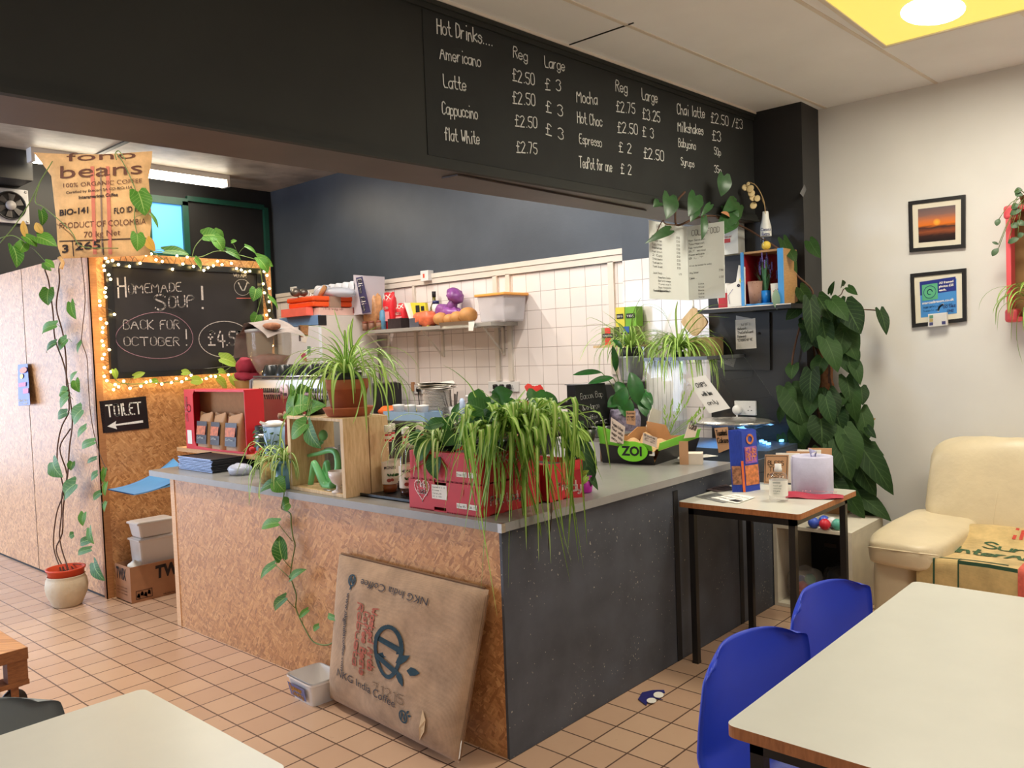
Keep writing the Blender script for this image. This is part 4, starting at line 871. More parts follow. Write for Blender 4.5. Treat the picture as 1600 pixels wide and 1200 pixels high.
for pp in (((760, 675), (752, 645), (735, 605), (712, 582), (691, 570)), ((768, 690), (785, 660), (810, 625), (822, 608)), ((765, 700), (800, 655), (830, 648), (855, 690), (862, 730)), ((768, 705), (790, 672), (812, 678), (822, 720), (822, 760)), ((770, 690), (765, 720), (758, 780), (757, 812)), ((772, 700), (785, 730), (785, 780), (769, 830)), ((760, 700), (762, 740), (760, 770)), ((800, 690), (860, 720), (890, 770), (898, 815)), ((810, 670), (860, 665), (882, 720), (892, 790)), ((820, 655), (850, 640), (880, 665), (905, 720)), ((805, 700), (825, 760), (840, 810), (846, 842)), ((800, 710), (812, 760), (820, 820), (824, 842)), ((850, 640), (870, 640), (879, 662)), ((790, 640), (770, 625), (745, 605))):
    b_x = -.02
    blade(b, cr([Pp(x, y, V((.05+.25*max(0, (x-760)/140), -.02+.1*max(0, (760-y)/120), 0)), (-.66, -.75, 0)) for x, y in pp], 5), .0155)
b.build('leaves', m_spg, t)
b = MB()
q_ = [Pp(x, y, V((.12, -.07, 0)), (-.66, -.75, 0)) for x, y in ((862, 785), (862, 815), (858, 845), (857, 862))]; blade(b, cr(q_, 4), .018); b.build('dead_leaf', M('dried_leaf_brown', L(72, 56, 36), .8), t)
t = pot('anthurium', 'anthurium with red and faded brown flower spathes above the red fruit boxes', 'plant', (.36, .30, SZ), .07, .06, m_terra)
b = MB(); stk = MB(); r1 = MB(); o = V((.36, .30, SZ+.05)); pn = (-.7, -.7, 0)
for i, (a, c_, wd) in enumerate([((838, 612), (838, 636), 28), ((852, 612), (868, 645), 18), ((760, 620), (740, 648), 40), ((775, 622), (800, 612), 26), ((790, 622), (775, 645), 34), ((830, 640), (818, 655), 26), ((765, 648), (735, 652), 22)]):
    pa = Pp(*a, o, pn); pc = Pp(*c_, o+V((-.03, -.03, 0)), pn); leaf(b, pa, pc, wd*1.2*pxs(pa), V(pn)+V((0, .2*(i % 3-1), .35)), 'heart' if i != 1 else 'oval'); stk.tube(cr([o, (o+pa)/2+V((.02, .02, .02)), pa], 3), .003, 5)
for a, c_, wd in (((833, 604), (830, 618), 26), ((838, 605), (842, 622), 20), ((747, 668), (752, 676), 12)):
    pa = Pp(*a, o+V((.02, .02, 0)), pn); pc = Pp(*c_, o, pn); leaf(r1, pa, pc, wd*pxs(pa), V(pn)+V((0, 0, .3)), 'heart'); stk.tube(cr([o, (o+pa)/2, pa], 3), .003, 5)
b.build('leaves', M('glossy_leaf', L(48, 100, 40), .3, .3, 20), t); stk.build('leaf_stalks', m_gstem, t); r1.build('red_spathe', M('red_spathe', L(232, 66, 62), .3, .1), t)
b = MB(); pa = Pp(824, 638, o+V((-.05, -.05, 0)), pn); pc = Pp(810, 655, o+V((-.07, -.07, 0)), pn); leaf(b, Pp(817, 630, o+V((-.05, -.05, 0)), pn), Pp(816, 654, o+V((-.06, -.06, 0)), pn), 24*pxs(pa), V(pn), 'heart'); b.build('faded_spathe', M('faded_spathe', L(158, 98, 58), .5, .2, 30), t)
# dark trailing plant in the purple pot, red bag
p = Zp(922, 770, T); t = pot('purple_potted_plant', 'dark leaved trailing plant in a small purple pot on the counter', 'plant', (p.x, p.y+.03, T), .042, .075, M('purple_pot', L(186, 36, 160), .4))
b = MB(); b2 = MB(); stk = MB(); o = V((p.x, p.y+.03, T+.07)); pn = (-.7, -.7, 0)
for i, (a, c_, wd) in enumerate([((905, 690), (925, 760), 30), ((900, 672), (893, 710), 30), ((915, 700), (930, 745), 22), ((908, 668), (903, 660), 18), ((895, 700), (885, 728), 18), ((890, 680), (880, 700), 20), ((912, 730), (935, 765), 14), ((905, 735), (925, 752), 14)]):
    pa = Pp(*a, o, pn); pc = Pp(*c_, o+V((-.03, -.03, 0)), pn); leaf(b, pa, pc, wd*pxs(pa), V(pn)+V((0, .2*(i % 3-1), .35)), 'heart'); stk.tube(cr([o, (o+pa)/2+V((0, 0, .02)), pa], 3), .002, 5)
for i, (a, c_, wd) in enumerate([((908, 674), (921, 690), 15), ((900, 695), (903, 716), 10), ((902, 705), (914, 720), 10), ((917, 745), (910, 757), 9), ((908, 742), (920, 735), 8)]):
    pa = Pp(*a, o+V((-.04, -.04, 0)), pn); pc = Pp(*c_, o+V((-.05, -.05, 0)), pn); leaf(b2, pa, pc, wd*pxs(pa), V(pn)+V((0, 0, .35)), 'heart'); stk.tube(cr([o, (o+pa)/2+V((0, 0, .02)), pa], 3), .002, 5)
b.build('leaves', m_leafd, t); b2.build('young_leaves', m_leafb, t); stk.build('leaf_stalks', m_gstem, t)
p = Zp(893, 778, T); t = thing('snack_packet', 'small red packet with white script standing by the purple pot', 'packet', (p.x, p.y, T), .0)
xd = V((.75, -.66, 0)); yd = V((.66, .75, 0)); o = p
b = MB(); b.slab([o-xd*.05, o+xd*.055, o+xd*.045+V((0, 0, .12)), o-xd*.035+V((0, 0, .10))], yd, .03); b.build('pouch', m_red, t)
b = MB(); scrawl(b, 'Lady', o-xd*.04-yd*.001+V((0, 0, .03)), xd, (0, 0, 1), .04, .08, .16, seed=3); b.build('packet_lettering', m_pk, t)
# ---------------------------------------------------------------- scale with bowls, chalk sign, fruit carton
e0 = Zp(925, 710, T); e1 = Zp(958, 722, T); e2 = Zp(1012, 706, T)
t = thing('kitchen_scale', 'low white weighing scale on the counter carrying two black bowls', 'scale', (e1.x, e1.y, T)); zt = Xp(958, 688, e1.x).z
X_ = (e2-e1); X_.z = 0; wX = X_.length; X_.normalize(); Y_ = V((0, 0, 1)).cross(X_); e1 = e1+Y_*.075
b = MB(); b.slab([e1, e1+X_*wX, e1+X_*wX+Y_*.30, e1+Y_*.30], (0, 0, 1), zt-T-.012); b.build('body', m_whiteplastic, t)
b = MB(); b.slab([e1-X_*.004-Y_*.004+V((0, 0, zt-T-.012)), e1+X_*(wX+.004)-Y_*.004+V((0, 0, zt-T-.012)), e1+X_*(wX+.004)+Y_*.304+V((0, 0, zt-T-.012)), e1-X_*.004+Y_*.304+V((0, 0, zt-T-.012))], (0, 0, 1), .012); b.build('weighing_plate', m_steel, t)
b = MB(); scrawl(b, 'clever', e1+Y_*.26-X_*.001+V((0, 0, .07)), -Y_, (0, 0, 1), .02, .09, .12); rect(b, e1+X_*(wX*.35)-Y_*.001+V((0, 0, .035)), X_, (0, 0, 1), .02, .03); b.build('scale_lettering', m_ink, t)
m_bowl = M('black_glazed_bowl', L(44, 44, 42), .3, .2, 30); m_bin = M('pale_bowl_glaze', L(176, 172, 156), .35)
for (x, y), lb in (((928, 690), 'left black bowl with pale rim on the white scale'), ((953, 683), 'right black bowl on the white scale, tucked under the chalk sign')):
    q_ = Zp(x, y, zt); o = q_ + Y_*.05; t = thing('small_bowl', lb, 'bowl', (o.x, o.y, zt), 0, 'black bowls on the scale')
    MB(t).lathe([(.040, 0), (.046, .004), (.062, .066), (.060, .066)], 24).build('bowl', m_bowl, t); MB(t).lathe([(.0602, .066), (.056, .066), (.04, .012), (0, .010)], 24).build('inside', m_bin, t)
q1, q2, q3, q4 = (Yp(x, y, .97) for x, y in ((898, 602), (945, 598), (958, 670), (910, 684)))
t = thing('chalk_sign', 'small black chalk sign reading Bacon Bap and a large coffee', 'sign', ((q3+q4)/2))
bz = max(zt, T)
b = MB(); n_ = (q2-q1).cross(q4-q1).normalized(); n_ = n_ if n_.y < 0 else -n_
b.slab([q1, q2, q3, q4], -n_, .006); b.build('slate', m_panel, t)
sx_ = (q2-q1).normalized(); sy_ = n_.cross(sx_)
b = MB()
def bi(u, v_): return q4*(1-u)*(1-v_)+q3*u*(1-v_)+q1*(1-u)*v_+q2*u*v_
W_ = (q2-q1).length
for s_, u, v_, h, wd in (('Bacon Bap', .12, .72, .036, .74), ('& a large', .13, .51, .030, .56), ('coffee ...', .20, .31, .026, .55), ('£5.75', .34, .08, .048, .52)): scrawl(b, s_, bi(u, v_)+n_*.001, bi(1, v_)-bi(0, v_), bi(u, 1)-bi(u, 0), h, W_*wd, .12, .3)
b.build('chalk_lettering', m_chalk, t)
MB().bb(q4.x-.0, q3.x, .975, .985, T, max(q3.z, q4.z)).bb(q4.x, q3.x, .985, 1.03, T, T+.005).build('easel_back', m_blackplastic, t)
# fruit carton
g0 = Zp(948, 712, T); g1 = Zp(1023, 727, T); g2 = Zp(1086, 707, T)
X_ = g2-g1; lx = X_.length; X_.normalize(); Y_ = V((0, 0, 1)).cross(X_); ly = .30
t = thing('fruit_carton', 'open black and green fruit carton lined with brown paper on the counter', 'box', g1)
m_bk = M('black_print_card', L(34, 30, 28), .55, .1); m_gn = M('green_print_card', L(120, 200, 50), .55, .06); m_kraft = M('brown_card_inside', L(178, 128, 82), .85, .08, 20)
def wall_(b, o, d, ln, n, hl, hr, f=.03, th=.004):
    b.slab([o, o+d*ln, o+d*ln+V((0, 0, hr))+n*f, o+V((0, 0, hl))+n*f], -n, th)
ho = .115; f_ = .012
MB().slab([g1+V((0, 0, .001)), g1+X_*lx+V((0, 0, .001)), g1+X_*lx+Y_*ly+V((0, 0, .001)), g1+Y_*ly+V((0, 0, .001))], (0, 0, 1), .004).build('carton_base', m_kraft, t)
b = MB(); wall_(b, g1, X_, lx, -Y_, .075, .085); wall_(b, g1, Y_, ly, -X_, .075, .105); b.build('black_wall', m_bk, t)
b = MB(); b.slab([g1+V((0, 0, .075))-Y_*.024, g1+X_*lx+V((0, 0, .085))-Y_*.024, g1+X_*(lx+.01)+V((0, 0, .135))-Y_*.035, g1+V((0, 0, .115))-Y_*.035], Y_, .004)
b.slab([g1+V((0, 0, .075))-X_*.024, g1+Y_*ly+V((0, 0, .105))-X_*.024, g1+Y_*ly+V((0, 0, .20))-X_*.045, g1+Y_*ly*.62+V((0, 0, .17))-X_*.04, g1+Y_*ly*.5+V((0, 0, .125))-X_*.038, g1+V((0, 0, .11))-X_*.033], X_, .004); b.build('green_wall', m_gn, t)
b = MB(); b.slab([g1+Y_*ly, g1+X_*lx+Y_*ly, g1+X_*lx+Y_*ly+V((0, 0, .14)), g1+X_*lx*.8+Y_*ly+V((0, 0, .15)), g1+X_*lx*.55+Y_*ly+V((0, 0, .11)), g1+Y_*ly+V((0, 0, .17))], -Y_, .004)
b.slab([g1+X_*lx, g1+X_*lx+Y_*ly, g1+X_*lx+Y_*ly+V((0, 0, .17))+X_*.02, g1+X_*lx+Y_*ly*.6+V((0, 0, .15))+X_*.02, g1+X_*lx+Y_*ly*.5+V((0, 0, .09))+X_*.015, g1+X_*lx+V((0, 0, .10))+X_*.02], -X_, .004); b.build('kraft_wall', m_kraft, t)
b = MB(); rnd = random.Random(5)
b.grid(lambda u, v_: g1+X_*(lx*(.08+.84*u))+Y_*(ly*(.1+.8*v_))+V((0, 0, .045+.03*math.sin(7*u+3*v_)*math.sin(6*v_)+.025*math.sin(13*u-4*v_)+.05*u*v_)), 18, 18, False); b.build('paper_liner', M('kraft_paper', L(198, 158, 110), .8, .1), t)
b = MB(); o = g1+Y_*(ly*.35)+V((0, 0, .075))-X_*.034
b.v = []; ellipse_pts = [o+Y_*(.085*math.cos(a))+V((0, 0, .052*math.sin(a)-.004)) for a in [2*PI*i/28 for i in range(28)]]; b.slab(ellipse_pts, -X_, .003); b.build('green_logo', M('bright_green_print', L(128, 218, 40), .5, .03), t); b = MB()
o2 = g1+X_*(lx*.62)+V((0, 0, .052))-Y_*.026; b.slab([o2+X_*(.036*math.cos(a))+V((0, 0, .030*math.sin(a))) for a in [2*PI*i/24 for i in range(24)]], -Y_, .003); b.build('green_logo', bpy.data.materials['bright_green_print'], t)
b = MB(); ftext(b, 'ZOI', o-X_*.0035+Y_*.062+V((0, 0, -.024)), -Y_, (0, 0, 1), .046, .115, .035); ftext(b, 'ZOI', o2-Y_*.0035-X_*.022+V((0, 0, -.012)), X_, (0, 0, 1), .022, .045, .03); b.build('logo_lettering', m_ink, t)
def card(b, pts, n): b.slab(pts, n, .0015)
m_note = M('note_paper', L(226, 206, 186), .8, .05); m_kn = M('kraft_note', L(196, 150, 110), .8, .06)
for nm, mt, pq, off, txt in (('price_note', m_note, ((955, 652), (977, 667), (974, 694), (953, 690)), -.055, ('Vegan bites', 'flour oats', 'sugar nuts', 'soya')), ('price_note', m_note, ((1005, 676), (1027, 684), (1026, 700), (1004, 692)), -.05, ('Brownie', '£2')), ('price_note', m_kn, ((978, 642), (993, 642), (993, 665), (979, 662)), -.06, ('Brownies', 'are vegan', '£1.50')), ('price_note', m_note, ((1076, 663), (1090, 668), (1086, 683), (1068, 685)), -.0, ('Cake',))):
    P4 = [Pp(x, y, g1+Y_*.2+X_*off, X_) if off else Pp(x, y, g1-Y_*.036, Y_) for x, y in pq]; nn = -X_ if off else -Y_
    b = MB(); b.slab(P4, nn, .001); r = b.build(nm, mt, t)
    b = MB(); u = P4[1]-P4[0]; v_ = P4[0]-P4[3]
    for k, s_ in enumerate(txt): scrawl(b, s_, P4[3]+v_*(.75-.8*k/len(txt)*.95)+u*.1+nn*.002, u, v_, v_.length*.5/len(txt), u.length*.75, .12)
    b.build('note_lettering', M('grey_ink', L(80, 66, 60), .8), r)
b = MB(); rect(b, Pp(1015, 712, g1-X_*.02, X_), -Y_, (0, 0, 1), .03, .02, .004); b.build('price_sticker', m_paper, t)
b = MB(); P4 = [Pp(x, y, g1+Y_*.34, Y_) for x, y in ((1019, 637), (1034, 643), (1028, 672), (1008, 672))]; b.slab(P4, Y_, .003); b.build('inner_flap', M('pale_card', L(206, 196, 178), .8), t)
# white napkin holder and papers at the end of the worktop
h0 = Zp(1062, 726, T); h1 = Zp(1098, 726, T)
t = thing('napkin_holder', 'small white card holder with a kraft label at the end of the worktop', 'holder', (h0.x+.05, h0.y, T)); hz = .055
b = MB(); xd = (h1-h0).normalized(); yd = V((0, 0, 1)).cross(xd); b.slab([h0, h1, h1+yd*.09, h0+yd*.09], (0, 0, 1), hz); b.build('tray', M('ivory_card', L(222, 208, 188), .6), t)
b = MB(); b.slab([h0-yd*.002, h0+xd*.045-yd*.002, h0+xd*.045-yd*.002+V((0, 0, .12)), h0-yd*.002+V((0, 0, .12))], -yd, .002); b.build('label', m_kn, t)
b = MB(); rnd = random.Random(6)
for k in range(4): o = Zp(1118, 712, T)+V((-.06-.03*k, .05+.012*k, .001+.0012*k)); r = RZ(.3*k-.4).to_3x3(); b.slab([o+r @ V(q_) for q_ in ((-.07, -.05, 0), (.07, -.05, 0), (.07, .05, 0), (-.07, .05, 0))], (0, 0, 1), .001)
single(b, 'paper_slips', m_paper, 'loose white paper slips lying at the end of the worktop', 'paper')
# ---------------------------------------------------------------- glass display case
XC = 2.2
prof = [Xp(x, y, XC) for x, y in ((1205, 706), (1190, 685), (1168, 652), (1150, 628), (1128, 595), (1105, 562))]; topb = prof[-1].z; yb = .80
t = thing('display_case', 'curved glass counter display case lit blue inside, standing against the black pier', 'display case', (2.43, .4, 0)); yf = prof[0].y
MB().bb(XC, 2.68, .014, yb, .55, .866).build('base', M('case_base', L(70, 80, 92), .5), t)
b = MB()
for a, c_ in zip(prof, prof[1:]): b.slab([a, V((2.68, a.y, a.z)), V((2.68, c_.y, c_.z)), c_], (0, 1, .3), .005)
b.build('curved_glass', m_glass, t)
b = MB(); b.slab([V((XC, p.y, p.z)) for p in prof]+[V((XC, yb, topb)), V((XC, yb, prof[0].z))], (1, 0, 0), .004); b.build('end_glass', m_glass, t)
b = MB(); b.bb(XC-.002, 2.68, prof[-1].y, yb, topb, topb+.02); b.build('top_shelf', M('case_top', L(90, 92, 92), .2), t)
b = MB()
for k in range(9): b.bb(XC+.02+.05*k, XC+.065+.05*k, yb-.02, yb, .868, topb)
b.build('back_boards', M('white_boards', L(216, 212, 206), .5), t)
zs = Xp(1140, 668, XC).z
b = MB(); b.bb(XC+.01, 2.67, .10, yb-.03, zs-.012, zs-.006); b.build('glass_shelf', m_clear, t)
b = MB(); b.ball((2.42, .34, zs+.012), (.21, .25, .022), 30, 8, fn=lambda d: 1+.05*math.sin(14*math.atan2(d.y, d.x))); single(b, 'foil_platter', M('crumpled_foil', L(200, 196, 188), .25, .2, 40, .8, 50, .004, metal=.8), 'silver foil covered platter on the shelf inside the display case', 'platter')
b = MB()
for k in range(7): b.bb(XC+.03+.06*k, XC+.06+.06*k, .10+.05*(k % 3), .115+.05*(k % 3), .872, .885)
b.build('blue_lamps', EM('blue_lamp', (.12, .45, 1), 6), t)
area('case_light', (2.44, .35, zs-.03), (2.44, .3, .7), .35, .4, 1.6, (.2, .5, 1)); area('case_lamp', (2.44, .58, topb-.01), (2.44, .5, .8), .4, .3, 2, (1, .95, .86))
b = MB(); P4 = [Xp(x, y, XC-.003) for x, y in ((1073, 592), (1102, 586), (1141, 638), (1108, 646))]; b.slab(P4, (1, 0, 0), .001); pn_ = single(b, 'paper_notice', m_paper, 'tilted white handwritten notice taped to the end glass of the display case', 'notice')
b = MB(); u = (P4[1]-P4[0]); v_ = P4[0]-P4[3]
for k, s_ in enumerate(('CHIPS', 'with tea', 'only')): scrawl(b, s_, P4[3]+v_*(.72-.25*k)+u*.25+V((-.002, 0, 0)), u, v_, .028, u.length*.5, .12)
b.build('notice_lettering', M('dark_grey_ink', L(60, 60, 62), .8), pn_)
b = MB(); P4 = [Xp(x, y, XC-.012) for x, y in ((1116, 669), (1137, 667), (1143, 700), (1123, 708))]; b.slab(P4, (1, 0, 0), .001); pn_ = single(b, 'kraft_tag', m_kn, 'brown card tag standing against the display case behind the leaflets', 'tag')
b = MB(); u = (P4[1]-P4[0]); v_ = P4[0]-P4[3]
for k, s_ in enumerate(('Toasted', 'Cakes')): scrawl(b, s_, P4[3]+v_*(.7-.3*k)+u*.1+V((-.002, 0, 0)), u, v_, .03, u.length*.75, .14)
b.build('tag_lettering', m_ink, pn_)
b = MB(); P4 = [Xp(x, y, XC-.01) for x, y in ((1122, 690), (1136, 686), (1146, 712), (1128, 716))]; 
# dried grass in front of the case
o = Zp(1060, 706, T)+V((.10, .14, 0)); t = thing('dried_grass', 'wispy green bunny tail grasses in a small clear vase before the display case', 'grass', o)
MB(t).lathe([(.025, 0), (.03, .1), (.022, .14)], 16, cap=False).build('vase', m_clear, t)
b = MB(); rnd = random.Random(12)
for px_, py_ in ((1048, 640), (1055, 655), (1065, 628), (1078, 622), (1085, 650), (1095, 645), (1090, 660), (1040, 650)):
    e = Pp(px_, py_, o, (-.7, -.7, 0)); b.tube(cr([o+V((0, 0, .05)), (o+e)/2+V((rnd.uniform(-.02, .02), 0, .03)), e], 4), .0014, 5); d = (e-o).normalized()
    for k in range(7): leaf(b, e-d*.07+d*.018*k, e-d*.06+d*.018*k+V((rnd.uniform(-.015, .015), rnd.uniform(-.015, .015), .022)), .008, (-1, -1, .2), 'oval', nv=3)
b.build('grass_heads', m_leafb, t)
# peace lily behind the carton
o = Yp(985, 672, .86); o.z = T; t = thing('peace_lily', 'broad leaved peace lily in a patterned pot behind the fruit carton', 'plant', o)
hz = Yp(985, 640, .86).z
o = V((o.x, .90, T))
MB().lathe([(.07, T), (.09, T+.03), (.10, hz-.05), (.085, hz), (.075, hz-.01), (0, hz-.02)], 24, (o.x, o.y, 0)).build('pot', M('patterned_pot', L(140, 130, 150), .35, .6, 50), t)
b = MB(); stk = MB(); c_ = V((o.x, o.y, hz)); pn = (-.6, -.8, 0)
for i, (a, d_, wd) in enumerate([((940, 582), (897, 584), 12), ((958, 590), (920, 598), 14), ((972, 545), (958, 490+40), 13), ((962, 580), (958, 541), 14), ((985, 582), (998, 632), 34), ((978, 605), (960, 640), 30), ((995, 610), (1018, 640), 20), ((970, 620), (950, 635), 24), ((985, 625), (975, 655), 26), ((1000, 620), (1010, 650), 24), ((975, 600), (962, 612), 26), ((965, 635), (985, 650), 26), ((1008, 608), (1020, 632), 12)]):
    pa = Pp(*a, c_+V((-.02*(i % 3), -.04*(i % 3), 0)), pn); pc = Pp(*d_, c_+V((-.05, -.06, 0)), pn); leaf(b, pa, pc, wd*.8*pxs(pa), V(pn)+V((.2*(i % 3-1), 0, .5)), 'oval'); stk.tube(cr([c_, (c_+pa)/2+V((0, 0, .03)), pa], 3), .003, 5)
b.build('leaves', M('lily_leaf', L(44, 104, 44), .32, .3, 20), t); stk.build('leaf_stalks', m_gstem, t)
# till box the left spider pot stands on, then both spider plants
k0 = Yp(940, 600, 1.06); k1 = Yp(986, 600, 1.06); kz = k0.z
t = thing('black_till', 'black box shaped till behind the chalk sign, under the left spider plant', 'till', ((k0.x+k1.x)/2, 1.2, T))
MB().bb(k0.x, k1.x+.25, 1.06, 1.34, .02, kz-.008).build('body', m_blackplastic, t); MB().bb(k0.x-.01, k1.x+.26, 1.05, 1.35, kz-.008, kz).build('edge_strip', m_steel, t)
o = V((0, 0, 0)); c_ = Yp(987, 590, 1.16); o = V((c_.x, 1.16, kz)); r_ = 22*pxs(c_); hh = Yp(987, 556, 1.16).z - kz
t = thing('bucket_spider_plant', 'spider plant in a zinc bucket, left of the pair beside the hanging menu', 'plant', o)
MB(t).lathe([(r_*.72, 0), (r_*.75, .004), (r_*.98, hh*.9), (r_*1.03, hh), (r_*.95, hh), (r_*.9, hh*.85), (0, hh*.85)], 28).build('pot', M('zinc', L(150, 154, 156), .4, .2, 20, metal=.7), t)
MB(t).lathe([(r_*.85, hh*.85), (r_*.8, hh+.05), (r_*.6, hh+.055), (0, hh+.05)], 20).build('inner_pot', m_blackplastic, t)
b = MB(); c_ = o+V((0, 0, hh+.055)); spider(b, c_, 70, .22, .42, .012, (0, 2*PI), (20, 78), (100, 190), 41, .03)
pn = (-.7, -.7, 0)
for pp in (((985, 535), (990, 490), (1003, 462)), ((980, 535), (965, 505), (940, 485)), ((982, 538), (950, 510), (925, 497), (915, 500)), ((978, 540), (945, 520), (920, 535), (905, 565)), ((988, 538), (1010, 505), (1016, 505)), ((983, 530), (1000, 480), (1030, 480), (1050, 510))): blade(b, cr([Pp(x, y, c_+V((-.03, -.03, 0))*i, pn) for i, (x, y) in enumerate(pp)], 4), .011)
b.build('leaves', m_spg, t)
c_ = Xp(1061, 575, 2.42); o = V((2.42, c_.y, topb+.02)); r_ = 12*pxs(c_); hh = Xp(1061, 548, 2.42).z-o.z
t = thing('cup_spider_plant', 'spider plant in a dark glass cup on top of the display case', 'plant', o)
MB(t).lathe([(r_*.8, 0), (r_*.9, .01), (r_*1.05, hh*.8), (r_*1.15, hh*.86), (r_*1.0, hh*.86), (0, hh*.8)], 24).build('pot', M('dark_glass_pot', L(60, 62, 64), .2), t)
b = MB(); c_ = o+V((0, 0, hh)); spider(b, c_, 74, .24, .46, .013, (0, 2*PI), (20, 72), (110, 200), 43, .02); spider(b, c_, 26, .34, .5, .013, (PI*.9, PI*1.6), (10, 50), (120, 160), 45, .02)
for pp in (((1058, 530), (1056, 490), (1059, 470)), ((1062, 535), (1075, 505), (1105, 480), (1140, 475)), ((1062, 538), (1090, 500), (1110, 495), (1140, 496)), ((1060, 540), (1100, 525), (1125, 555), (1127, 575)), ((1055, 535), (1040, 495), (1020, 480), (1005, 478)), ((1056, 540), (1030, 520), (1010, 560), (1005, 590))): blade(b, cr([Xp(x, y, 2.38-.03*i) for i, (x, y) in enumerate(pp)], 4), .012)
b.build('leaves', m_spg, t)
b = MB(); p = Xp(1100, 535, 2.55); w0_ = Xp(1080, 528, 2.55); w1_ = Xp(1118, 575, 2.55); b.bb(2.50, 2.66, w1_.y, w0_.y, topb+.02, w0_.z); single(b, 'wooden_box', M('pale_wood_box', L(188, 160, 112), .6, .2, 12), 'pale wooden box on the display case behind the right spider plant', 'box')
# ---------------------------------------------------------------- wall shelf over the back counter and what stands on it
KX = WX
sf = Xp(763, 503, WX-.32); sz = sf.z; SX = WX-.32; sy0 = Xp(806, 500, WX-.02).y; sy1 = 4.05
t = thing('wall_shelf', 'long grey metal shelf on brackets on the tiled kitchen wall', 'shelf', (WX-.16, 3.3, sz))
MB().bb(SX, WX, sy0, sy1, sz-.03, sz).build('board', M('grey_shelf', L(176, 172, 164), .35, .04, metal=.3), t)
b = MB()
for px_ in (785, 690, 606):
    p = Xp(px_, 520, WX-.02); b.bb(WX-.26, WX-.005, p.y-.012, p.y+.012, sz-.042, sz-.03).bb(WX-.02, WX, p.y-.012, p.y+.012, sz-.27, sz-.03); b.slab([(WX-.25, p.y-.004, sz-.04), (WX-.23, p.y-.004, sz-.042), (WX-.015, p.y-.004, sz-.25), (WX-.015, p.y-.004, sz-.27)], (0, 1, 0), .008)
    b.build('bracket', m_trimw, t); b = MB()
t = thing('ticket_rail', 'steel order ticket rail with a white slip on the shelf edge', 'rail', (SX-.02, 0, sz)); ya, yc = Xp(690, 505, SX).y, Xp(745, 500, SX).y
t.matrix_basis = MX.Translation((SX-.02, (ya+yc)/2, sz-.04)); MB().slab([(SX-.002, ya, sz-.035), (SX-.002, yc, sz-.035), (SX-.03, yc, sz+.02), (SX-.03, ya, sz+.02)], (-1, 0, 0), .004).bb(SX-.034, SX-.002, yc, ya, sz-.04, sz-.033).build('rail', m_steel, t)
b = MB(); P4 = [Xp(x, y, SX-.036) for x, y in ((732, 503), (742, 502), (739, 517), (732, 517))]; b.slab(P4, (1, 0, 0), .001); b.build('order_slip', m_paper, t)
def on(px_, py_, dx=.12): p = Xp(px_, py_, SX+dx); return V((p.x, p.y, sz))
# clear storage box with orange lid
p0, p1 = on(745, 500, .02), on(799, 498, .1)
t = thing('storage_box', 'clear plastic storage box with an orange lid at the right end of the wall shelf', 'box', ((SX+.16), (p0.y+p1.y)/2, sz)); hz = Xp(770, 462, SX+.05).z
b = MB(); b.box((SX+.16, (p0.y+p1.y)/2, (sz+hz)/2), (.27, abs(p0.y-p1.y)*.98, hz-sz), None, .012, .88); b.build('tub', film('frosted_plastic', L(226, 222, 226), .55), t)
MB().box((SX+.16, (p0.y+p1.y)/2, hz+.008), (.30, abs(p0.y-p1.y)*1.08, .022), None, .006).build('lid', M('orange_lid', L(236, 164, 76), .45, .05), t)
b = MB(); b.cushion((SX+.16, (p0.y+p1.y)/2, sz+.09), (.15, .22, .13), None, 2.6, 20, 12, .06, 3); single(b, 'bagged_flour', M('bagged_white', L(224, 216, 214), .5, .1, 20), 'pale bagged contents inside the clear storage box', 'bag')
# loaves and bags
m_bun = M('baked_bun', L(206, 146, 84), .6, .25, 9, .1, 60); m_bag_p = film('purple_film', L(120, 54, 130), .75, .25); m_bag_o = M('orange_bag', L(222, 112, 74), .45, .35, 18)
for i, (x, y, r, lb) in enumerate(((731, 483, 15, 'rightmost round bun in the bag on the wall shelf'), (714, 484, 12, 'second bun from the right on the wall shelf'), (702, 485, 10, 'small bun in the middle of the bagged buns on the wall shelf'), (688, 484, 12, 'leftmost bun on the wall shelf beside the orange bag'))):
    c_ = Xp(x, y, SX+.10); R_ = r*pxs(c_); b = MB(); b.ball((c_.x, c_.y, sz+R_*.85+.004), (R_, R_*1.02, R_*.85), 18, 12); single(b, 'bread_bun', m_bun, lb, 'bun', 'buns on the wall shelf')
c_ = Xp(708, 462, SX+.2); b = MB(); b.cushion((c_.x, c_.y+.05, sz+.09), (.14, .34, .17), RX(.3), 2.3, 30, 18, .16, 6); t_ = Xp(711, 462, SX+.2); b.ball((t_.x, t_.y, t_.z), (.07, .085, .06), 14, 10, RX(.5), fn=lambda d: 1+.22*math.sin(9*d.y)*math.sin(7*d.z)); b.tube([(c_.x, c_.y+.05, sz+.12), (t_.x, t_.y, t_.z-.02)], [.06, .03], 8)
single(b, 'bread_bag', M('purple_wrapper', L(138, 76, 146), .35, .45, 12), 'purple plastic bread wrapper with a twisted top on the wall shelf', 'bag')
c_ = Xp(664, 482, SX+.1); b = MB(); b.cushion((c_.x, c_.y, sz+.07), (.16, .24, .14), None, 2.4, 22, 12, .10, 4); single(b, 'orange_bag', m_bag_o, 'orange and pink snack bag left of the buns on the wall shelf', 'bag')
c_ = Xp(673, 468, SX+.2); t = thing('oil_bottle', 'dark green oil bottle standing at the back of the wall shelf', 'bottle', (SX+.24, c_.y, sz)); kz = (Xp(673, 457, SX+.24).z-sz)
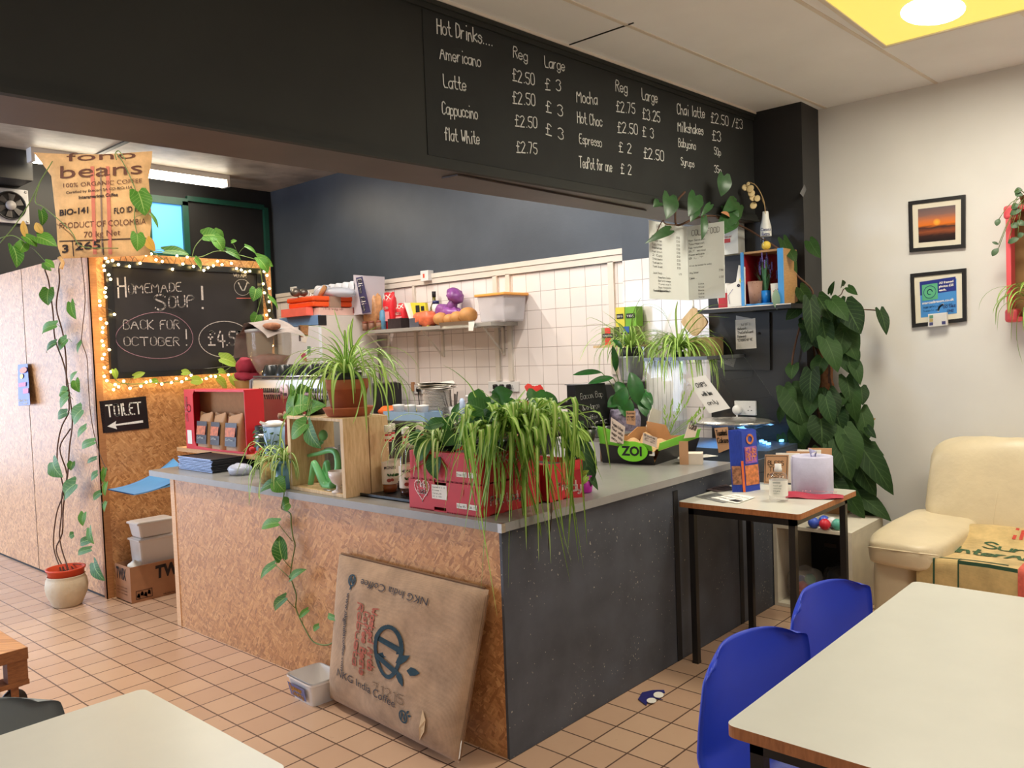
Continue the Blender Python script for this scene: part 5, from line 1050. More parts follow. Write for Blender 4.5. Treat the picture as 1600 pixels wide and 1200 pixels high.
MB(t).lathe([(.036, 0), (.038, .01), (.038, kz*.55), (.016, kz*.72), (.015, kz*.9), (0, kz*.9)], 18).build('body', M('olive_glass', L(90, 84, 30), .12), t); MB(t).lathe([(.018, kz*.86), (.018, kz*1.02), (0, kz*1.02)], 14).build('cap', m_ink, t)
c_ = Xp(681, 476, SX+.2); t = thing('mayo_jar', 'white jar with a dark blue cap beside the oil bottle on the wall shelf', 'jar', (SX+.2, c_.y, sz)); kz = Xp(681, 470, SX+.2).z-sz; MB(t).lathe([(.035, 0), (.038, .01), (.036, kz*.8), (.025, kz*.9), (0, kz*.9)], 16).build('body', m_whiteplastic, t); MB(t).lathe([(.03, kz*.88), (.03, kz), (0, kz)], 14).build('cap', M('navy_cap', L(36, 40, 90), .4), t)
m_yel = M('yellow_card', L(222, 206, 60), .5, .06)
a = [Xp(x, y, SX+.03) for x, y in ((631, 473), (635, 473), (646, 506), (642, 507))]; t = thing('clip_file', 'white ring file leaning on the wall shelf', 'file', V((SX+.1, a[2].y, sz)))
b = MB(); b.slab(a, (1, 0, 0), .22); b.build('file_body', m_paper, t)
P4 = [Xp(x, y, SX+.06) for x, y in ((641, 473), (664, 473), (668, 488), (650, 490))]; t = thing('yellow_folder', 'yellow printed folder leaning behind the orange bag on the wall shelf', 'folder', V((SX+.1, P4[0].y, sz)))
b = MB(); b.slab([P4[0], P4[1], V((P4[2].x, P4[2].y, sz)), V((P4[3].x, P4[3].y, sz))], (1, 0, 0), .03); b.build('cover', m_yel, t)
b = MB(); X_ = (P4[1]-P4[0]); Y_ = V((0, 0, 1)); o = V((SX+.058, P4[0].y-.04, P4[3].z)); rect(b, o+V((0, -.03, .01)), (0, -1, 0), Y_, .05, .06); rect(b, o+V((0, -.10, .02)), (0, -1, 0), Y_, .04, .04); b.build('printed_lines', m_ink, t)
b = MB(); a0 = on(625, 500, .08); b.bb(SX+.02, SX+.2, a0.y-.08, a0.y+.10, sz, sz+.09); single(b, 'black_tin', M('black_tin', L(50, 40, 42), .4, .3, 30), 'small black box in front of the red bags on the wall shelf', 'box')
b = MB(); a0 = on(652, 502, .06); b.bb(SX+.02, SX+.16, a0.y-.06, a0.y+.06, sz, sz+.08); single(b, 'grey_tub', M('grey_tub', L(92, 94, 104), .35, .2), 'dark grey tub right of the white file on the wall shelf', 'tub')
def flagbag(px_, top, wpx, lab, seed):
    c_ = Xp(px_, 490, SX+.1); zt = Xp(px_, top, SX+.1).z; wd = wpx*pxs(c_); h = zt-sz; t = thing('crisp_bag', lab, 'bag', (SX+.12, c_.y, sz), 0, 'red snack bags on the wall shelf')
    def f(u, v): a_ = 2*PI*u; k = math.sin(PI*min(.93, max(.04, v)))**.45; return V((-.05*k*math.copysign(abs(math.cos(a_))**.8, math.cos(a_))*(1 if v < .9 else .3), wd/2*math.copysign(abs(math.sin(a_))**.5, math.sin(a_)), v*h+.006*math.sin(7*a_)*v))
    MB(t).grid(f, 28, 12).build('packet', M('red_packet', L(222, 40, 50), .35, .15, 16), t)
    b = MB(t); b.slab([(-.050, wd*.35, h*.22), (-.050, -wd*.35, h*.22), (-.052, -wd*.35, h*.48), (-.052, wd*.35, h*.48)], (-1, 0, 0), .003); b.build('pink_panel', M('pink_panel', L(240, 150, 150), .4), t)
    fl = MB(); W = t.matrix_basis
    for s_ in (-1, 1): ribbon(fl, [W @ V((-.038, s_*wd*.08, h*.80)), W @ V((-.026, s_*wd*.34, h*.95))], .010, V((-1, 0, 0)), .006); ribbon(fl, [W @ V((-.038, s_*wd*.06, h*.92)), W @ V((-.03, s_*wd*.38, h*.82))], .010, V((-1, 0, 0)), .006)
    scrawl(fl, 'CRISPS' if seed else 'SALTED', W @ V((-.056, wd*.33, h*.54)), (0, -1, 0), (0, 0, 1), .024, wd*.62, .16); fl.build('packet_print', m_paper, t)
flagbag(607, 457, 24, 'tall red snack bag at the left of the wall shelf', 0); flagbag(627, 474, 20, 'shorter red snack bag beside the white file on the wall shelf', 1)
b = MB(); c_ = on(586, 495, .12); b.cushion((c_.x, c_.y+.03, sz+.19), (.14, .22, .36), None, 2.3, 22, 14, .12, 9); single(b, 'patterned_bag', M('orange_white_wrapper', L(226, 160, 110), .4, .5, 16), 'orange and white wrapped bag at the left end of the wall shelf', 'bag')
b = MB(); c_ = on(598, 498, .06); b.lathe([(.028, 0), (.03, .1), (.026, .16), (.012, .18), (0, .18)], 14, (c_.x, c_.y, sz)); single(b, 'blue_bottle', M('blue_bottle', L(96, 152, 186), .35), 'small pale blue bottle in front of the left red snack bag', 'bottle')
for i, (x, lb) in enumerate(((570, 'leftmost spice jar on the wall shelf'), (580, 'second spice jar on the wall shelf'), (592, 'rightmost spice jar on the wall shelf under the blue bottle'))):
    c_ = on(x, 500, .03); t = thing('spice_jar', lb, 'jar', (c_.x, c_.y, sz), 0, 'spice jars on the wall shelf'); MB(t).lathe([(.026, 0), (.028, .06), (.024, .068), (0, .068)], 14).build('body', M('spice_brown', L(150, 110, 90), .4, .4, 40), t); MB(t).lathe([(.026, .066), (.026, .085), (0, .085)], 14).build('lid', M('reddish_lid', L(150, 84, 64), .4), t)
# fire alarm box, white sockets with plugs
p = Xp(664, 431, WX-.06); t = thing('alarm_point', 'white wall box with a red mark above the tile trim', 'switch', (WX-.035, p.y, p.z)); s_ = 9*pxs(p)
MB().box((WX-.035, p.y, p.z), (.07, s_*2, s_*1.8), None, .004).build('box', m_whiteplastic, t); MB().box((WX-.071, p.y+.005, p.z), (.003, .02, .035)).build('red_mark', M('red_mark', L(220, 90, 60), .5), t)
def socket(loc, wy, hz_, n, lab, plugs=0, face=-1, name='wall_socket', plug='black plug'):
    t = thing(name, lab, 'socket', loc); o = V(loc)
    MB().box(o+V((-.008, 0, 0)), (.016, wy, hz_), None, .003).build('faceplate', m_whiteplastic, t)
    b = MB()
    for k in range(n):
        y = -(k-(n-1)/2)*(wy/max(n, 1))*.9
        for dy, dz in ((0, .018), (-.011, -.004), (.011, -.004)): b.box(o+V((-.0165, y+dy, dz-.01)), (.001, .004 if dz > 0 else .008, .008 if dz > 0 else .004))
    b.build('pin_holes', m_ink, t); return t
def plug(o, lab, zend, col=None, wav=0):
    o = V(o); t = thing('mains_plug', lab, 'plug', o, 0, 'plugs in the wall sockets'); c_ = col or m_blackplastic
    MB().box(o+V((-.028, 0, 0)), (.03, .042, .046), None, .01).build('plug_body', c_, t); MB().tube(cr([o+V((-.03, 0, -.02)), o+V((-.03, 0, -.06)), o+V((-.02, .004+wav, (zend-o.z)*.6)), o+V((-.02, wav, zend-o.z))], 4), .005, 6).build('plug_cable', c_, t)
p = Xp(655, 608, WX); socket((WX, p.y, p.z), .12, .085, 1, 'single white wall socket with a black plug, left of the plate stack'); plug((WX-.016, Xp(659, 603, WX).y, p.z), 'black plug in the socket left of the plate stack', .95)
b = MB(); q_ = Xp(651, 604, WX); b.box((WX-.02, q_.y+.03, q_.z), (.025, .03, .085), None, .004); single(b, 'brown_switch', M('tan_plastic', L(190, 140, 100), .5), 'tan coloured plate beside the socket near the plate stack', 'switch')
p = Xp(788, 604, WX); wy = abs(Xp(761, 604, WX).y-Xp(808, 604, WX).y); socket((WX, p.y, p.z), wy, .085, 3, 'triple white wall sockets under the trunking, with three black plugs')
for k, x in enumerate((774, 784, 795)): plug((WX-.016, Xp(x+1.5, 605, WX-.03).y, p.z), ('left', 'middle', 'right')[k]+' black plug of three in the wall sockets under the trunking', .95, None, .02*(k-1))
# ---------------------------------------------------------------- things on the back counter
BZ = .935; m_china = M('white_china_plate', L(244, 240, 234), .25, .03)
pc = Xp(684, 645, 2.62); pr = 23*pxs(pc); nz = int((Xp(684, 606, 2.62).z-BZ)/.0112)
pt = None
for k in range(nz):
    lb = 'white plate in the tall stack on the back counter'
    M_ = TM((2.62+random.uniform(-.003, .003), pc.y+random.uniform(-.003, .003), BZ+.0112*k))
    if pt is None:
        pt = single(MB().lathe([(pr*.6, 0), (pr*.62, .001), (pr*.98, .0075), (pr, .0095), (pr*.97, .0095), (pr*.6, .004), (0, .004)], 28, (2.62, pc.y, BZ)), 'dinner_plate', m_china, lb, 'plate', 'plates stacked on the back counter', (2.62, pc.y, BZ))
    else: dup(pt, M_)
b = MB(); zt = BZ+.0112*nz; rnd = random.Random(9)
for k in range(5): q_ = RZ(.25*k).to_3x3(); b.grid(lambda u, v: V((2.62, pc.y, zt+.006+.011*k))+q_ @ V(((u-.5)*.2, (v-.5)*.30, .012*math.sin(5*u+k)*math.sin(4*v+2*k))), 8, 8)
single(b, 'paper_napkins', m_paper, 'loose white paper napkins on top of the plate stack', 'napkins')
def bk(px_, py_, x=2.6): p = Xp(px_, py_, x); return V((x, p.y, BZ))
o = bk(660, 650); t = thing('white_tub', 'white oblong tub with a yellow rim left of the plate stack', 'tub', o); w_ = 20*pxs(Xp(660, 650, 2.6)); hz = Xp(655, 640, 2.6).z-BZ
MB(t).box((0, .02, hz/2), (.2, w_*1.4, hz), None, .008, .9).build('tub', m_whiteplastic, t); MB(t).box((0, -.04, hz), (.21, w_, .012), None, .004).build('yellow_rim', m_yel, t)
b = MB(); c_ = Xp(612, 645, 2.5); b.cushion((2.5, c_.y, BZ+.055), (.2, .25, .10), None, 2.3, 22, 12, .10, 3); single(b, 'orange_net_bag', M('orange_net', L(240, 110, 40), .5, .2, 30), 'bright orange bag on the back counter behind the spider plant', 'bag')
o = bk(706, 640, 2.7); t = thing('cutlery_pot', 'pot of knives and forks right of the plate stack', 'pot', o); hz = Xp(706, 640, 2.7).z-BZ+.03
MB(t).lathe([(.06, 0), (.07, hz), (.065, hz), (.055, .01), (0, .01)], 18).build('pot', m_whiteplastic, t)
b = MB(t)
for k in range(8): a_ = 2*PI*k/8; b.tube([(.03*math.cos(a_), .03*math.sin(a_), .02), (.06*math.cos(a_), .075*math.sin(a_)+.02, hz+.10+.02*(k % 3))], .006, 6)
b.build('cutlery_handles', M('dark_handles', L(96, 86, 80), .4, .3), t)
for px_, lb, col in ((731, 'clear water bottle behind the anthurium leaves', None), (742, 'clear water bottle with a violet cap behind the anthurium leaves', M('violet_cap', L(90, 60, 190), .4))):
    o = bk(px_, 640, 2.7); t = thing('water_bottle', lb, 'bottle', o, 0, 'water bottles on the back counter'); hz = Xp(px_, 618, 2.7).z-BZ
    MB(t).lathe([(.036, 0), (.04, .01), (.04, hz*.65), (.014, hz*.86), (.013, hz*.92)], 18, cap=False).build('body', m_clear, t); MB(t).lathe([(.0165, hz*.9), (.0165, hz*1.02), (0, hz*1.02)], 14).build('cap', col or m_whiteplastic, t)
o = bk(723, 655, 2.6); b = MB(); b.lathe([(.024, 0), (.026, .12), (.022, .15), (.01, .17), (0, .17)], 14, (o.x, o.y, BZ)); single(b, 'label_bottle', M('pale_label_blue', L(180, 200, 230), .4, .3, 30), 'small bottle with a pale blue label left of the water bottles', 'bottle')
o = bk(598, 625, 2.55); t = thing('dark_toaster', 'shiny black appliance half hidden behind the terracotta spider plant', 'appliance', (o.x, o.y+.15, BZ)); hz = Xp(600, 600, 2.5).z-BZ
MB(t).box((.1, .05, hz/2), (.3, .36, hz), None, .02).build('body', m_blackplastic, t)
b = MB(t); b.box((.1, .05, hz+.005), (.24, .28, .01), None, .004); b.build('chrome_top', m_steel, t)
# till machine to the left of the chalk sign
a0 = Xp(884, 628, 2.45); hz = a0.z
t = thing('sandwich_grill', 'black and steel sandwich grill on the back counter beside the chalk sign', 'grill', (2.55, a0.y-.17, BZ)); y0_ = Xp(935, 640, 2.45).y
MB().bb(2.36, 2.75, y0_, a0.y-.06, BZ+.03, hz-.07).build('body', m_blackplastic, t); MB().bb(2.355, 2.362, y0_+.06, y0_+.09, BZ+.03, hz-.07).build('side_strip', m_steel, t)
MB().bb(2.38, 2.75, y0_, a0.y, hz-.045, hz-.01).build('lid', m_blackplastic, t); MB().tube([(2.36, a0.y-.01, hz-.005), (2.36, y0_, hz+.01)], .013, 8).build('handle', m_metalblk, t)
MB().bb(2.352, 2.357, y0_+.02, y0_+.05, BZ+.14, BZ+.155).build('yellow_stripe', m_yel, t)
# tea shelf
ts0 = Xp(932, 540, 2.74); ts1 = Xp(1008, 538, 2.74); tz = ts0.z
t = thing('tea_shelf', 'small wooden shelf on the tiled wall holding tea boxes', 'shelf', (2.8, (ts0.y+ts1.y)/2, tz-.02)); MB().bb(2.70, WX-.131 if ts1.y > .62 and ts0.y < 1.36 else 2.825, ts1.y, ts0.y, tz-.018, tz).build('board', m_pine, t)
b = MB(); b.bb(2.80, 2.825, ts1.y+.05, ts1.y+.08, tz-.13, tz-.018); b.build('bracket', m_steel, t)
def teabox(x0, x1, ytop, col, lab, word, z0=None, xx=2.72, name='tea_box', grp='tea boxes on the small shelf', stripe=None):
    a_, c_ = Xp(x0, 530, xx), Xp(x1, 530, xx); zt = Xp((x0+x1)/2, ytop, xx).z; zb = z0 if z0 is not None else tz
    t = thing(name, lab, 'box', (xx+.04, (a_.y+c_.y)/2, zb), 0, grp); MB().bb(xx, xx+.085, c_.y, a_.y, zb, zt).build('carton', col, t)
    b = MB()
    if stripe: rect(b, V((xx, (a_.y+c_.y)/2+abs(a_.y-c_.y)*.22, zb)), (0, -1, 0), (0, 0, 1), abs(a_.y-c_.y)*.44, zt-zb, .002); b.build('coloured_band', stripe, t); b = MB()
    rect(b, V((xx, a_.y-.01, zb+(zt-zb)*.42)), (0, -1, 0), (0, 0, 1), abs(a_.y-c_.y)-.02, (zt-zb)*.24, .003); lb = b.build('name_band', m_ink, t)
    b = MB(); ftext(b, word, V((xx-.003, a_.y-.014, zb+(zt-zb)*.48)), (0, -1, 0), (0, 0, 1), (zt-zb)*.11, abs(a_.y-c_.y)-.028, .01, lift=.002); b.build('box_lettering', m_paper, lb); return zt
m_olive = M('olive_carton', L(160, 166, 110), .6, .1)
za = teabox(940, 960, 512, m_olive, 'olive tea box with a red band, left on the small shelf', 'YORKSHIRE', stripe=M('red_band', L(224, 60, 44), .5))
zb_ = teabox(968, 993, 510, m_olive, 'olive tea box with a blue band, right on the small shelf', 'YORKSHIRE', stripe=M('blue_band', L(44, 88, 168), .5))
teabox(961, 967, 511, M('dark_olive', L(80, 90, 40), .6), 'narrow dark green tea box between the two olive ones', 'TEA')
teabox(963, 977, 480, m_yel, 'yellow tea box with a red fruit, on top of the olive boxes', 'GREEN TEA', za)
teabox(978, 995, 479, M('lime_carton', L(120, 176, 40), .5, .1), 'green and lime tea box, on top of the olive boxes', 'TEA', za)
# oven glove and breadboard hung by the pier
P4 = [Xp(x, y, 2.62) for x, y in ((1083, 478), (1062, 503), (1085, 528), (1107, 503))]; t = thing('chopping_board', 'pale wooden chopping board hanging tilted beside the black pier', 'board', (2.62, P4[0].y, P4[2].z))
b = MB(); c_ = sum(P4, V())/4; ring = []
for i in range(4):
    a_, n_, p_ = P4[i], P4[(i+1) % 4], P4[i-1]
    ring += [a_+(p_-a_)*.18, a_+(p_-a_)*.05+(n_-a_)*.05, a_+(n_-a_)*.18]
b.slab(ring, (1, 0, 0), .018); b.build('board', m_pine, t); b = MB(); q_ = P4[0]; b.tube(cr([q_+V((.0, 0, -.01)), q_+V((.02, .01, .05)), q_+V((.06, .0, .09)), q_+V((.08, -.01, .09))], 4), .008, 6); b.build('hanging_loop', m_whiteplastic, t)
# ---------------------------------------------------------------- fridge and what is piled on it
FX0, FY0 = 2.206, 4.2; fz = 1.86
t = thing('fridge', 'tall white fridge with a pale blue top strip and magnets beside the tiled wall', 'fridge', (2.5, 4.5, 0))
MB().bb(FX0+.03, 2.86, FY0, 4.80, 0, fz).build('cabinet', M('fridge_warm_lit_white', L(214, 206, 196), .35, .03), t); MB().bb(FX0, FX0+.03, FY0+.002, 4.80, 0, fz-.09).build('door', M('fridge_cool_lit_white', L(226, 228, 234), .3, .03), t)  # warm lamp tint painted into the cabinet white, bluish daylight into the door
MB().bb(FX0, FX0+.03, FY0+.0, 4.82, fz-.085, fz+.002).build('blue_strip', M('pale_blue_strip', L(120, 158, 206), .35, .08), t); MB().bb(FX0-.002, FX0+.085, FY0-.004, FY0, fz-.09, fz-.002).build('black_hinge', m_ink, t)
FXd = FX0-.002
for nm, pq, mt, lb in (('fridge_photo', ((468, 508), (482, 508), (481, 525), (468, 527)), M('photo_brown', L(176, 130, 90), .5, .5, 60), 'brown photograph stuck at the top of the fridge door'), ('fridge_photo', ((474, 522), (481, 524), (478, 536), (471, 534)), m_paper, 'white note stuck below the brown photograph on the fridge'), ('fridge_photo', ((466, 508), (469, 509), (470, 533), (467, 533)), M('photo_grey', L(120, 116, 120), .5, .5, 60), 'narrow strip photograph at the left on the fridge door'), ('fridge_photo', ((480, 541), (485, 541), (485, 553), (480, 553)), M('photo_green', L(110, 150, 120), .5, .4, 60), 'small green picture low on the fridge door'), ('fridge_photo', ((469, 552), (477, 552), (480, 566), (472, 562)), M('photo_red', L(180, 90, 110), .5, .5, 60), 'reddish picture lowest on the fridge door')):
    b = MB(); b.slab([Xp(x, y, FXd) for x, y in pq], (1, 0, 0), .003); single(b, nm, mt, lb, 'picture', 'pictures on the fridge')
m_or = M('orange_plastic', L(232, 84, 30), .35, .06)
q = lambda x, y: Yp(x, y, FY0+.06)
a0, a1 = q(487, 470), q(553, 466)
t = thing('orange_case', 'flat orange plastic case bound with clear tape on top of the fridge', 'case', ((a0.x+a1.x)/2, 4.4, q(520, 480).z)); zc0, zc1 = q(520, 480).z, q(520, 464).z
MB().box(((a0.x+a1.x)/2, 4.45, (zc0+zc1)/2-.018), (a1.x-a0.x-.02, .40, .05), None, .012).build('lower_shell', m_or, t); MB().box(((a0.x+a1.x)/2, 4.45, (zc0+zc1)/2+.03), (a1.x-a0.x, .42, .045), None, .012).build('upper_shell', m_or, t)
xm = q(521, 470).x; MB().bb(xm-.06, xm+.06, FY0+.03, 4.67, zc0-.006, zc1+.004).build('tape', film('grey_tape', L(170, 150, 130), .7), t)
t = thing('label_carton', 'pinkish carton with printed labels under the orange case on the fridge', 'box', (2.5, 4.45, fz)); 
MB().bb(q(494, 480).x, q(556, 480).x, FY0+.02, 4.66, fz+.003, zc0-.008).build('carton', M('pale_pink_card', L(222, 180, 166), .7, .1), t)
b = MB(); scrawl(b, 'This way up', (q(500, 483).x, FY0+.019, fz+.05), (1, 0, 0), (0, 0, 1), .024, .22, .1); rect(b, (q(547, 488).x, FY0+.019, fz+.02), (1, 0, 0), (0, 0, 1), .05, .055); b.build('carton_lettering', M('brown_ink', L(150, 80, 76), .7), t)
b = MB(); b.bb(q(482, 480).x, q(493, 480).x, FY0+.1, 4.7, fz+.003, zc0); single(b, 'pink_carton', M('salmon_card', L(236, 110, 92), .5), 'small salmon pink carton at the left under the orange case', 'box')
# toilet rolls in a wrapped pack
m_roll = M('tissue', L(222, 224, 230), .9, .05); x_ = 2.70; o = None; y_a, y_b = Xp(503, 435, x_).y, Xp(568, 435, x_).y; za_ = Xp(535, 447, x_).z
t = thing('toilet_roll_pack', 'plastic wrapped pack of toilet rolls with dark script on top of the fridge', 'pack', (2.74, (y_a+y_b)/2, fz)); n_ = 6; rr = abs(y_a-y_b)/n_/2
MB().bb(2.62, 2.85, y_b, y_a, fz+.003, za_-rr*2.1).build('lower_rolls', m_roll, t)
for k in range(n_):
    b = MB(); b.lathe([(rr*.35, 0), (rr, 0), (rr, .11), (rr*.35, .11)], 18, (2.60, y_a-rr*(2*k+1), za_-rr*.6), RY(PI/2)); b.lathe([(rr*.35, .001), (rr*.35, .109)], 14, (2.60, y_a-rr*(2*k+1), za_-rr*.6), RY(PI/2), cap=False); b.build('toilet_roll', m_roll, t)
b = MB(); wy1, wy0 = y_b+.02, Xp(579, 435, 2.70).y; zt = Xp(570, 433, 2.7).z; b.slab([(2.60, wy1, fz+.003), (2.60, wy0, fz+.003), (2.60, wy0-.02, zt), (2.60, wy1, zt+.02)], (1, 0, 0), .25); b.build('wrapper_end', film('clear_wrap', L(214, 206, 214), .85), t)
b = MB(); P4 = [Xp(x, y, 2.597) for x, y in ((556, 434), (566, 432), (579, 488), (566, 490))]; b.slab(P4, (1, 0, 0), .002); bd = b.build('dark_band', M('indigo_band', L(58, 54, 92), .5), t)
b = MB(); u = (P4[3]-P4[0]); v_ = (P4[1]-P4[0])
for k in range(2): scrawl(b, 'Bliss', P4[0]+u*(.06+.5*k)+v_*.25+V((-.003, 0, 0)), u, v_, v_.length*.6, u.length*.36, .13, seed=4)
b.build('band_lettering', m_paper, bd)
b = MB(); c_ = Xp(528, 452, 2.5); b.cushion((2.5, c_.y-.02, zc1+.045), (.22, .40, .09), RX(.1), 2.2, 24, 12, .10, 7); b.cushion((2.45, Xp(503, 458, 2.45).y, zc1+.05), (.14, .22, .10), RX(-.5), 2.2, 20, 10, .08, 5); single(b, 'plastic_bag', film('clear_bag', L(206, 212, 224), .6), 'crumpled clear plastic bag lying on the orange case', 'bag')
b = MB(); e0, e1 = Xp(508, 448, 2.38), Xp(498, 466, 2.38); b.tube([e0, e1], .022, 10); single(b, 'cardboard_tube', m_card, 'short brown cardboard tube leaning on the orange case', 'tube')
# utensil pot, white socket high up
o = Yp(478, 495, 4.5); t = thing('utensil_tub', 'clear tub of ladles and whisks standing on the fridge left of the orange case', 'tub', (Yp(470, 490, 4.5).x, 4.5, fz)); x0 = Yp(470, 490, 4.5).x; hz = Yp(478, 470, 4.5).z-fz
x0 = max(x0, FX0+.1)
MB().lathe([(.08, fz), (.10, fz+hz), (.097, fz+hz), (.075, fz+.006)], 20, (x0, 4.5, 0), cap=False).build('tub', m_milky, t)
b = MB(); 
for (a, c_), r in ((((474, 480), (462, 457)), .05), (((478, 480), (474, 457)), .045)):
    p0, p1 = Yp(*a, 4.5), Yp(*c_, 4.5); b.tube([(x0, 4.5, fz+.03), p1], .006, 6); b.ball(p1, (r, r, r*.8), 12, 8)
b.build('ladle', M('ladle_grey', L(110, 104, 96), .3, .2, metal=.6), t)
b = MB()
for k, (x, y) in enumerate(((482, 455), (486, 458), (489, 460), (484, 462))): b.tube([(x0, 4.5, fz+.03), Yp(x, y, 4.5)], .005, 6)
b.build('whisk_handle', m_whiteplastic, t)
p = Xp(460, 456, WX); socket((WX, p.y, p.z), .11, .11, 0, 'white square plate on the dark kitchen wall above the fridge', name='switch_plate')
b = MB(); p = Xp(467, 500, FX0-.0); b.cushion((FX0+.1, Xp(465, 490, FX0+.1).y, fz+.03), (.12, .2, .05), None, 2.3, 16, 8, .1, 3); single(b, 'blue_wrap', film('blue_wrap', L(150, 180, 220), .7), 'pale blue crumpled wrap on the top front edge of the fridge', 'wrap')
# fluorescent tube fittings
def tube_fit(x0, x1, y, lab, z=KCEIL, along='x'):
    t = thing('tube_light', lab, 'light', ((x0+x1)/2, y, z), 0, 'fluorescent tubes on the kitchen ceiling')
    if along == 'x':
        MB().bb(x0, x1, y-.055, y+.055, z-.05, z).build('housing', m_whiteplastic, t); MB().bb(x0+.03, x1-.03, y-.05, y+.05, z-.11, z-.05).build('diffuser', m_tube, t); MB().bb(x0, x0+.03, y-.055, y+.055, z-.115, z-.05).bb(x1-.03, x1, y-.055, y+.055, z-.115, z-.05).build('end_cap', m_whiteplastic, t)
    else:
        MB().bb(y-.055, y+.055, x0, x1, z-.05, z).build('housing', m_whiteplastic, t); MB().bb(y-.05, y+.05, x0+.03, x1-.03, z-.11, z-.05).build('diffuser', m_tube, t)
    return t
ta, tb = Zp(38, 250, KCEIL-.08), Zp(364, 285, KCEIL-.08)
tube_fit(ta.x, tb.x, (ta.y+tb.y)/2, 'bright fluorescent tube on the kitchen ceiling behind the hanging coffee sack')
# extractor fan on the far wall
p = Bp(14, 322); r_ = 27*pxs(p); t = thing('extractor_fan', 'square grey extractor fan with black blades on the far dark wall', 'fan', (p.x, 6.03, p.z))
MB().box((p.x, 6.03, p.z), (r_*2, .03, r_*2), None, .008).build('plate', M('fan_grey', L(180, 178, 180), .4), t)
MB().lathe([(r_*.82, 0), (r_*.82, .02), (r_*.76, .02), (r_*.76, .004), (0, .004)], 32, (p.x, 6.016, p.z), RX(PI/2)).build('fan_ring', m_blackplastic, t)
b = MB()
for k in range(6):
    a_ = 2*PI*k/6; b.slab([V((p.x+r_*q1*math.cos(a_+q2), 6.004+.006*q3, p.z+r_*q1*math.sin(a_+q2))) for q1, q2, q3 in ((.22, 0, 0), (.7, .1, 0), (.7, .65, 1), (.25, .7, 1))], (0, -1, 0), .002)
b.build('blades', M('fan_blades', L(52, 46, 44), .5), t); MB().lathe([(r_*.28, 0), (r_*.26, .02), (0, .022)], 20, (p.x, 6.004, p.z), RX(PI/2)).build('hub', M('fan_hub', L(150, 146, 146), .4), t)
b = MB()
for sx in (-1, 1):
    for s2 in (-1, 1): b.lathe([(.012, 0), (.010, .006), (0, .007)], 10, (p.x+sx*r_*.85, 6.015, p.z+s2*r_*.85), RX(PI/2))
b.build('screws', m_steel, t)
for x_, y_, lb in ((.47, .99, 'clear lidded storage jar behind the syrup bottles, nearest the crate'), (.47, .87, 'clear lidded storage jar behind the syrup bottles, farther from the crate')):
    t = thing('storage_jar', lb, 'jar', (x_, y_, T), 0, 'storage jars behind the syrup bottles')
    MB(t).lathe([(.045, 0), (.05, .006), (.05, .16), (.044, .17)], 22, cap=False).build('jar_body', m_clear, t); MB(t).lathe([(.05, .168), (.052, .172), (.052, .192), (0, .194)], 22).build('lid', M('pale_lid', L(196, 188, 174), .5), t); MB(t).lathe([(.046, .008), (.046, .09), (0, .095)], 20).build('contents', M('brown_sugar', L(158, 112, 74), .9, .2, 60), t)
p = Xp(645, 660, 2.42); t = thing('blue_tray', 'pale blue shallow tray on the back counter behind the syrup bottles', 'tray', (2.42, p.y, BZ)); b = MB(t); b.bb(-.1, .1, -.26, .26, 0, .006).bb(-.1, -.094, -.26, .26, .006, .07).bb(.094, .1, -.26, .26, .006, .07).bb(-.094, .094, -.26, -.254, .006, .07).bb(-.094, .094, .254, .26, .006, .07); b.build('tray', m_lblue, t)
for k in range(3):
    t = thing('lidded_pot', ('left', 'middle', 'right')[k]+' white lidded pot in the pale blue tray on the back counter', 'pot', (2.41, p.y+.16-.15*k, BZ+.008), 0, 'white pots in the blue tray'); MB(t).lathe([(.04, 0), (.05, .10), (.053, .105), (.053, .115), (0, .12)], 20).build('pot', m_whiteplastic, t)
# ---------------------------------------------------------------- hanging menu and plants under the beam
m_lamn = M('laminated_menu', L(228, 231, 226), .3, .02); m_mink = M('menu_ink', L(70, 68, 64), .8, .1)
HX = Yp(1073, 350, .33).x; l0 = Yp(1014, 344, .33); l1 = Yp(1015, 467, .33); r0 = Xp(1131, 347, HX); r1 = Xp(1133, 468, HX)
t = thing('hanging_menu', 'folded white laminated food menu hanging from the beam above the display case', 'menu', (HX, .33, l1.z))
q0, q1 = V((HX, .33, l0.z)), V((HX, .33, l1.z))
b = MB(); b.slab([V((l0.x, .33, l0.z)), q0, q1, V((l1.x, .33, l1.z))], (0, 1, 0), .002); pA = b.build('left_page', m_lamn, t)
b = MB(); b.slab([q0, V((HX, r0.y, l0.z)), V((HX, r1.y, l1.z)), q1], (1, 0, 0), .002); pB = b.build('right_page', m_lamn, t)
b = MB(); o = V((l0.x, .329, l0.z)); X_ = V((1, 0, 0)); U = V((0, 0, 1)); H_ = l0.z-l1.z
scrawl(b, 'HOT FOOD ...', o+X_*.07-U*.045, X_, U, .03, .20, .08)
rows = ['Bacon bap', 'Sausage bap', 'Egg bap', 'Breakfast bap', 'Hash brown', '2 Egg', '3 Hot beans', 'Toast one two', 'Toast to eat']
for k, s_ in enumerate(rows): scrawl(b, s_, o+X_*.02-U*(.085+.0195*k), X_, U, .010, .095, .13, seed=k); scrawl(b, '£3.50', o+X_*.265-U*(.075+.0205*k), X_, U, .010, .035, .13)
scrawl(b, 'Jacket Potato ...', o+X_*.02-U*.275, X_, U, .010, .11, .12); scrawl(b, '4.95', o+X_*.28-U*.272, X_, U, .010, .03, .12)
for k, s_ in enumerate(['Cheese Beans Coleslaw', 'Beef chilli cheese', 'Tuna melt', 'Bacon Mozzarella', 'Egg and onion']): scrawl(b, s_, o+X_*.07-U*(.297+.0175*k), X_, U, .009, .125, .13, seed=k)
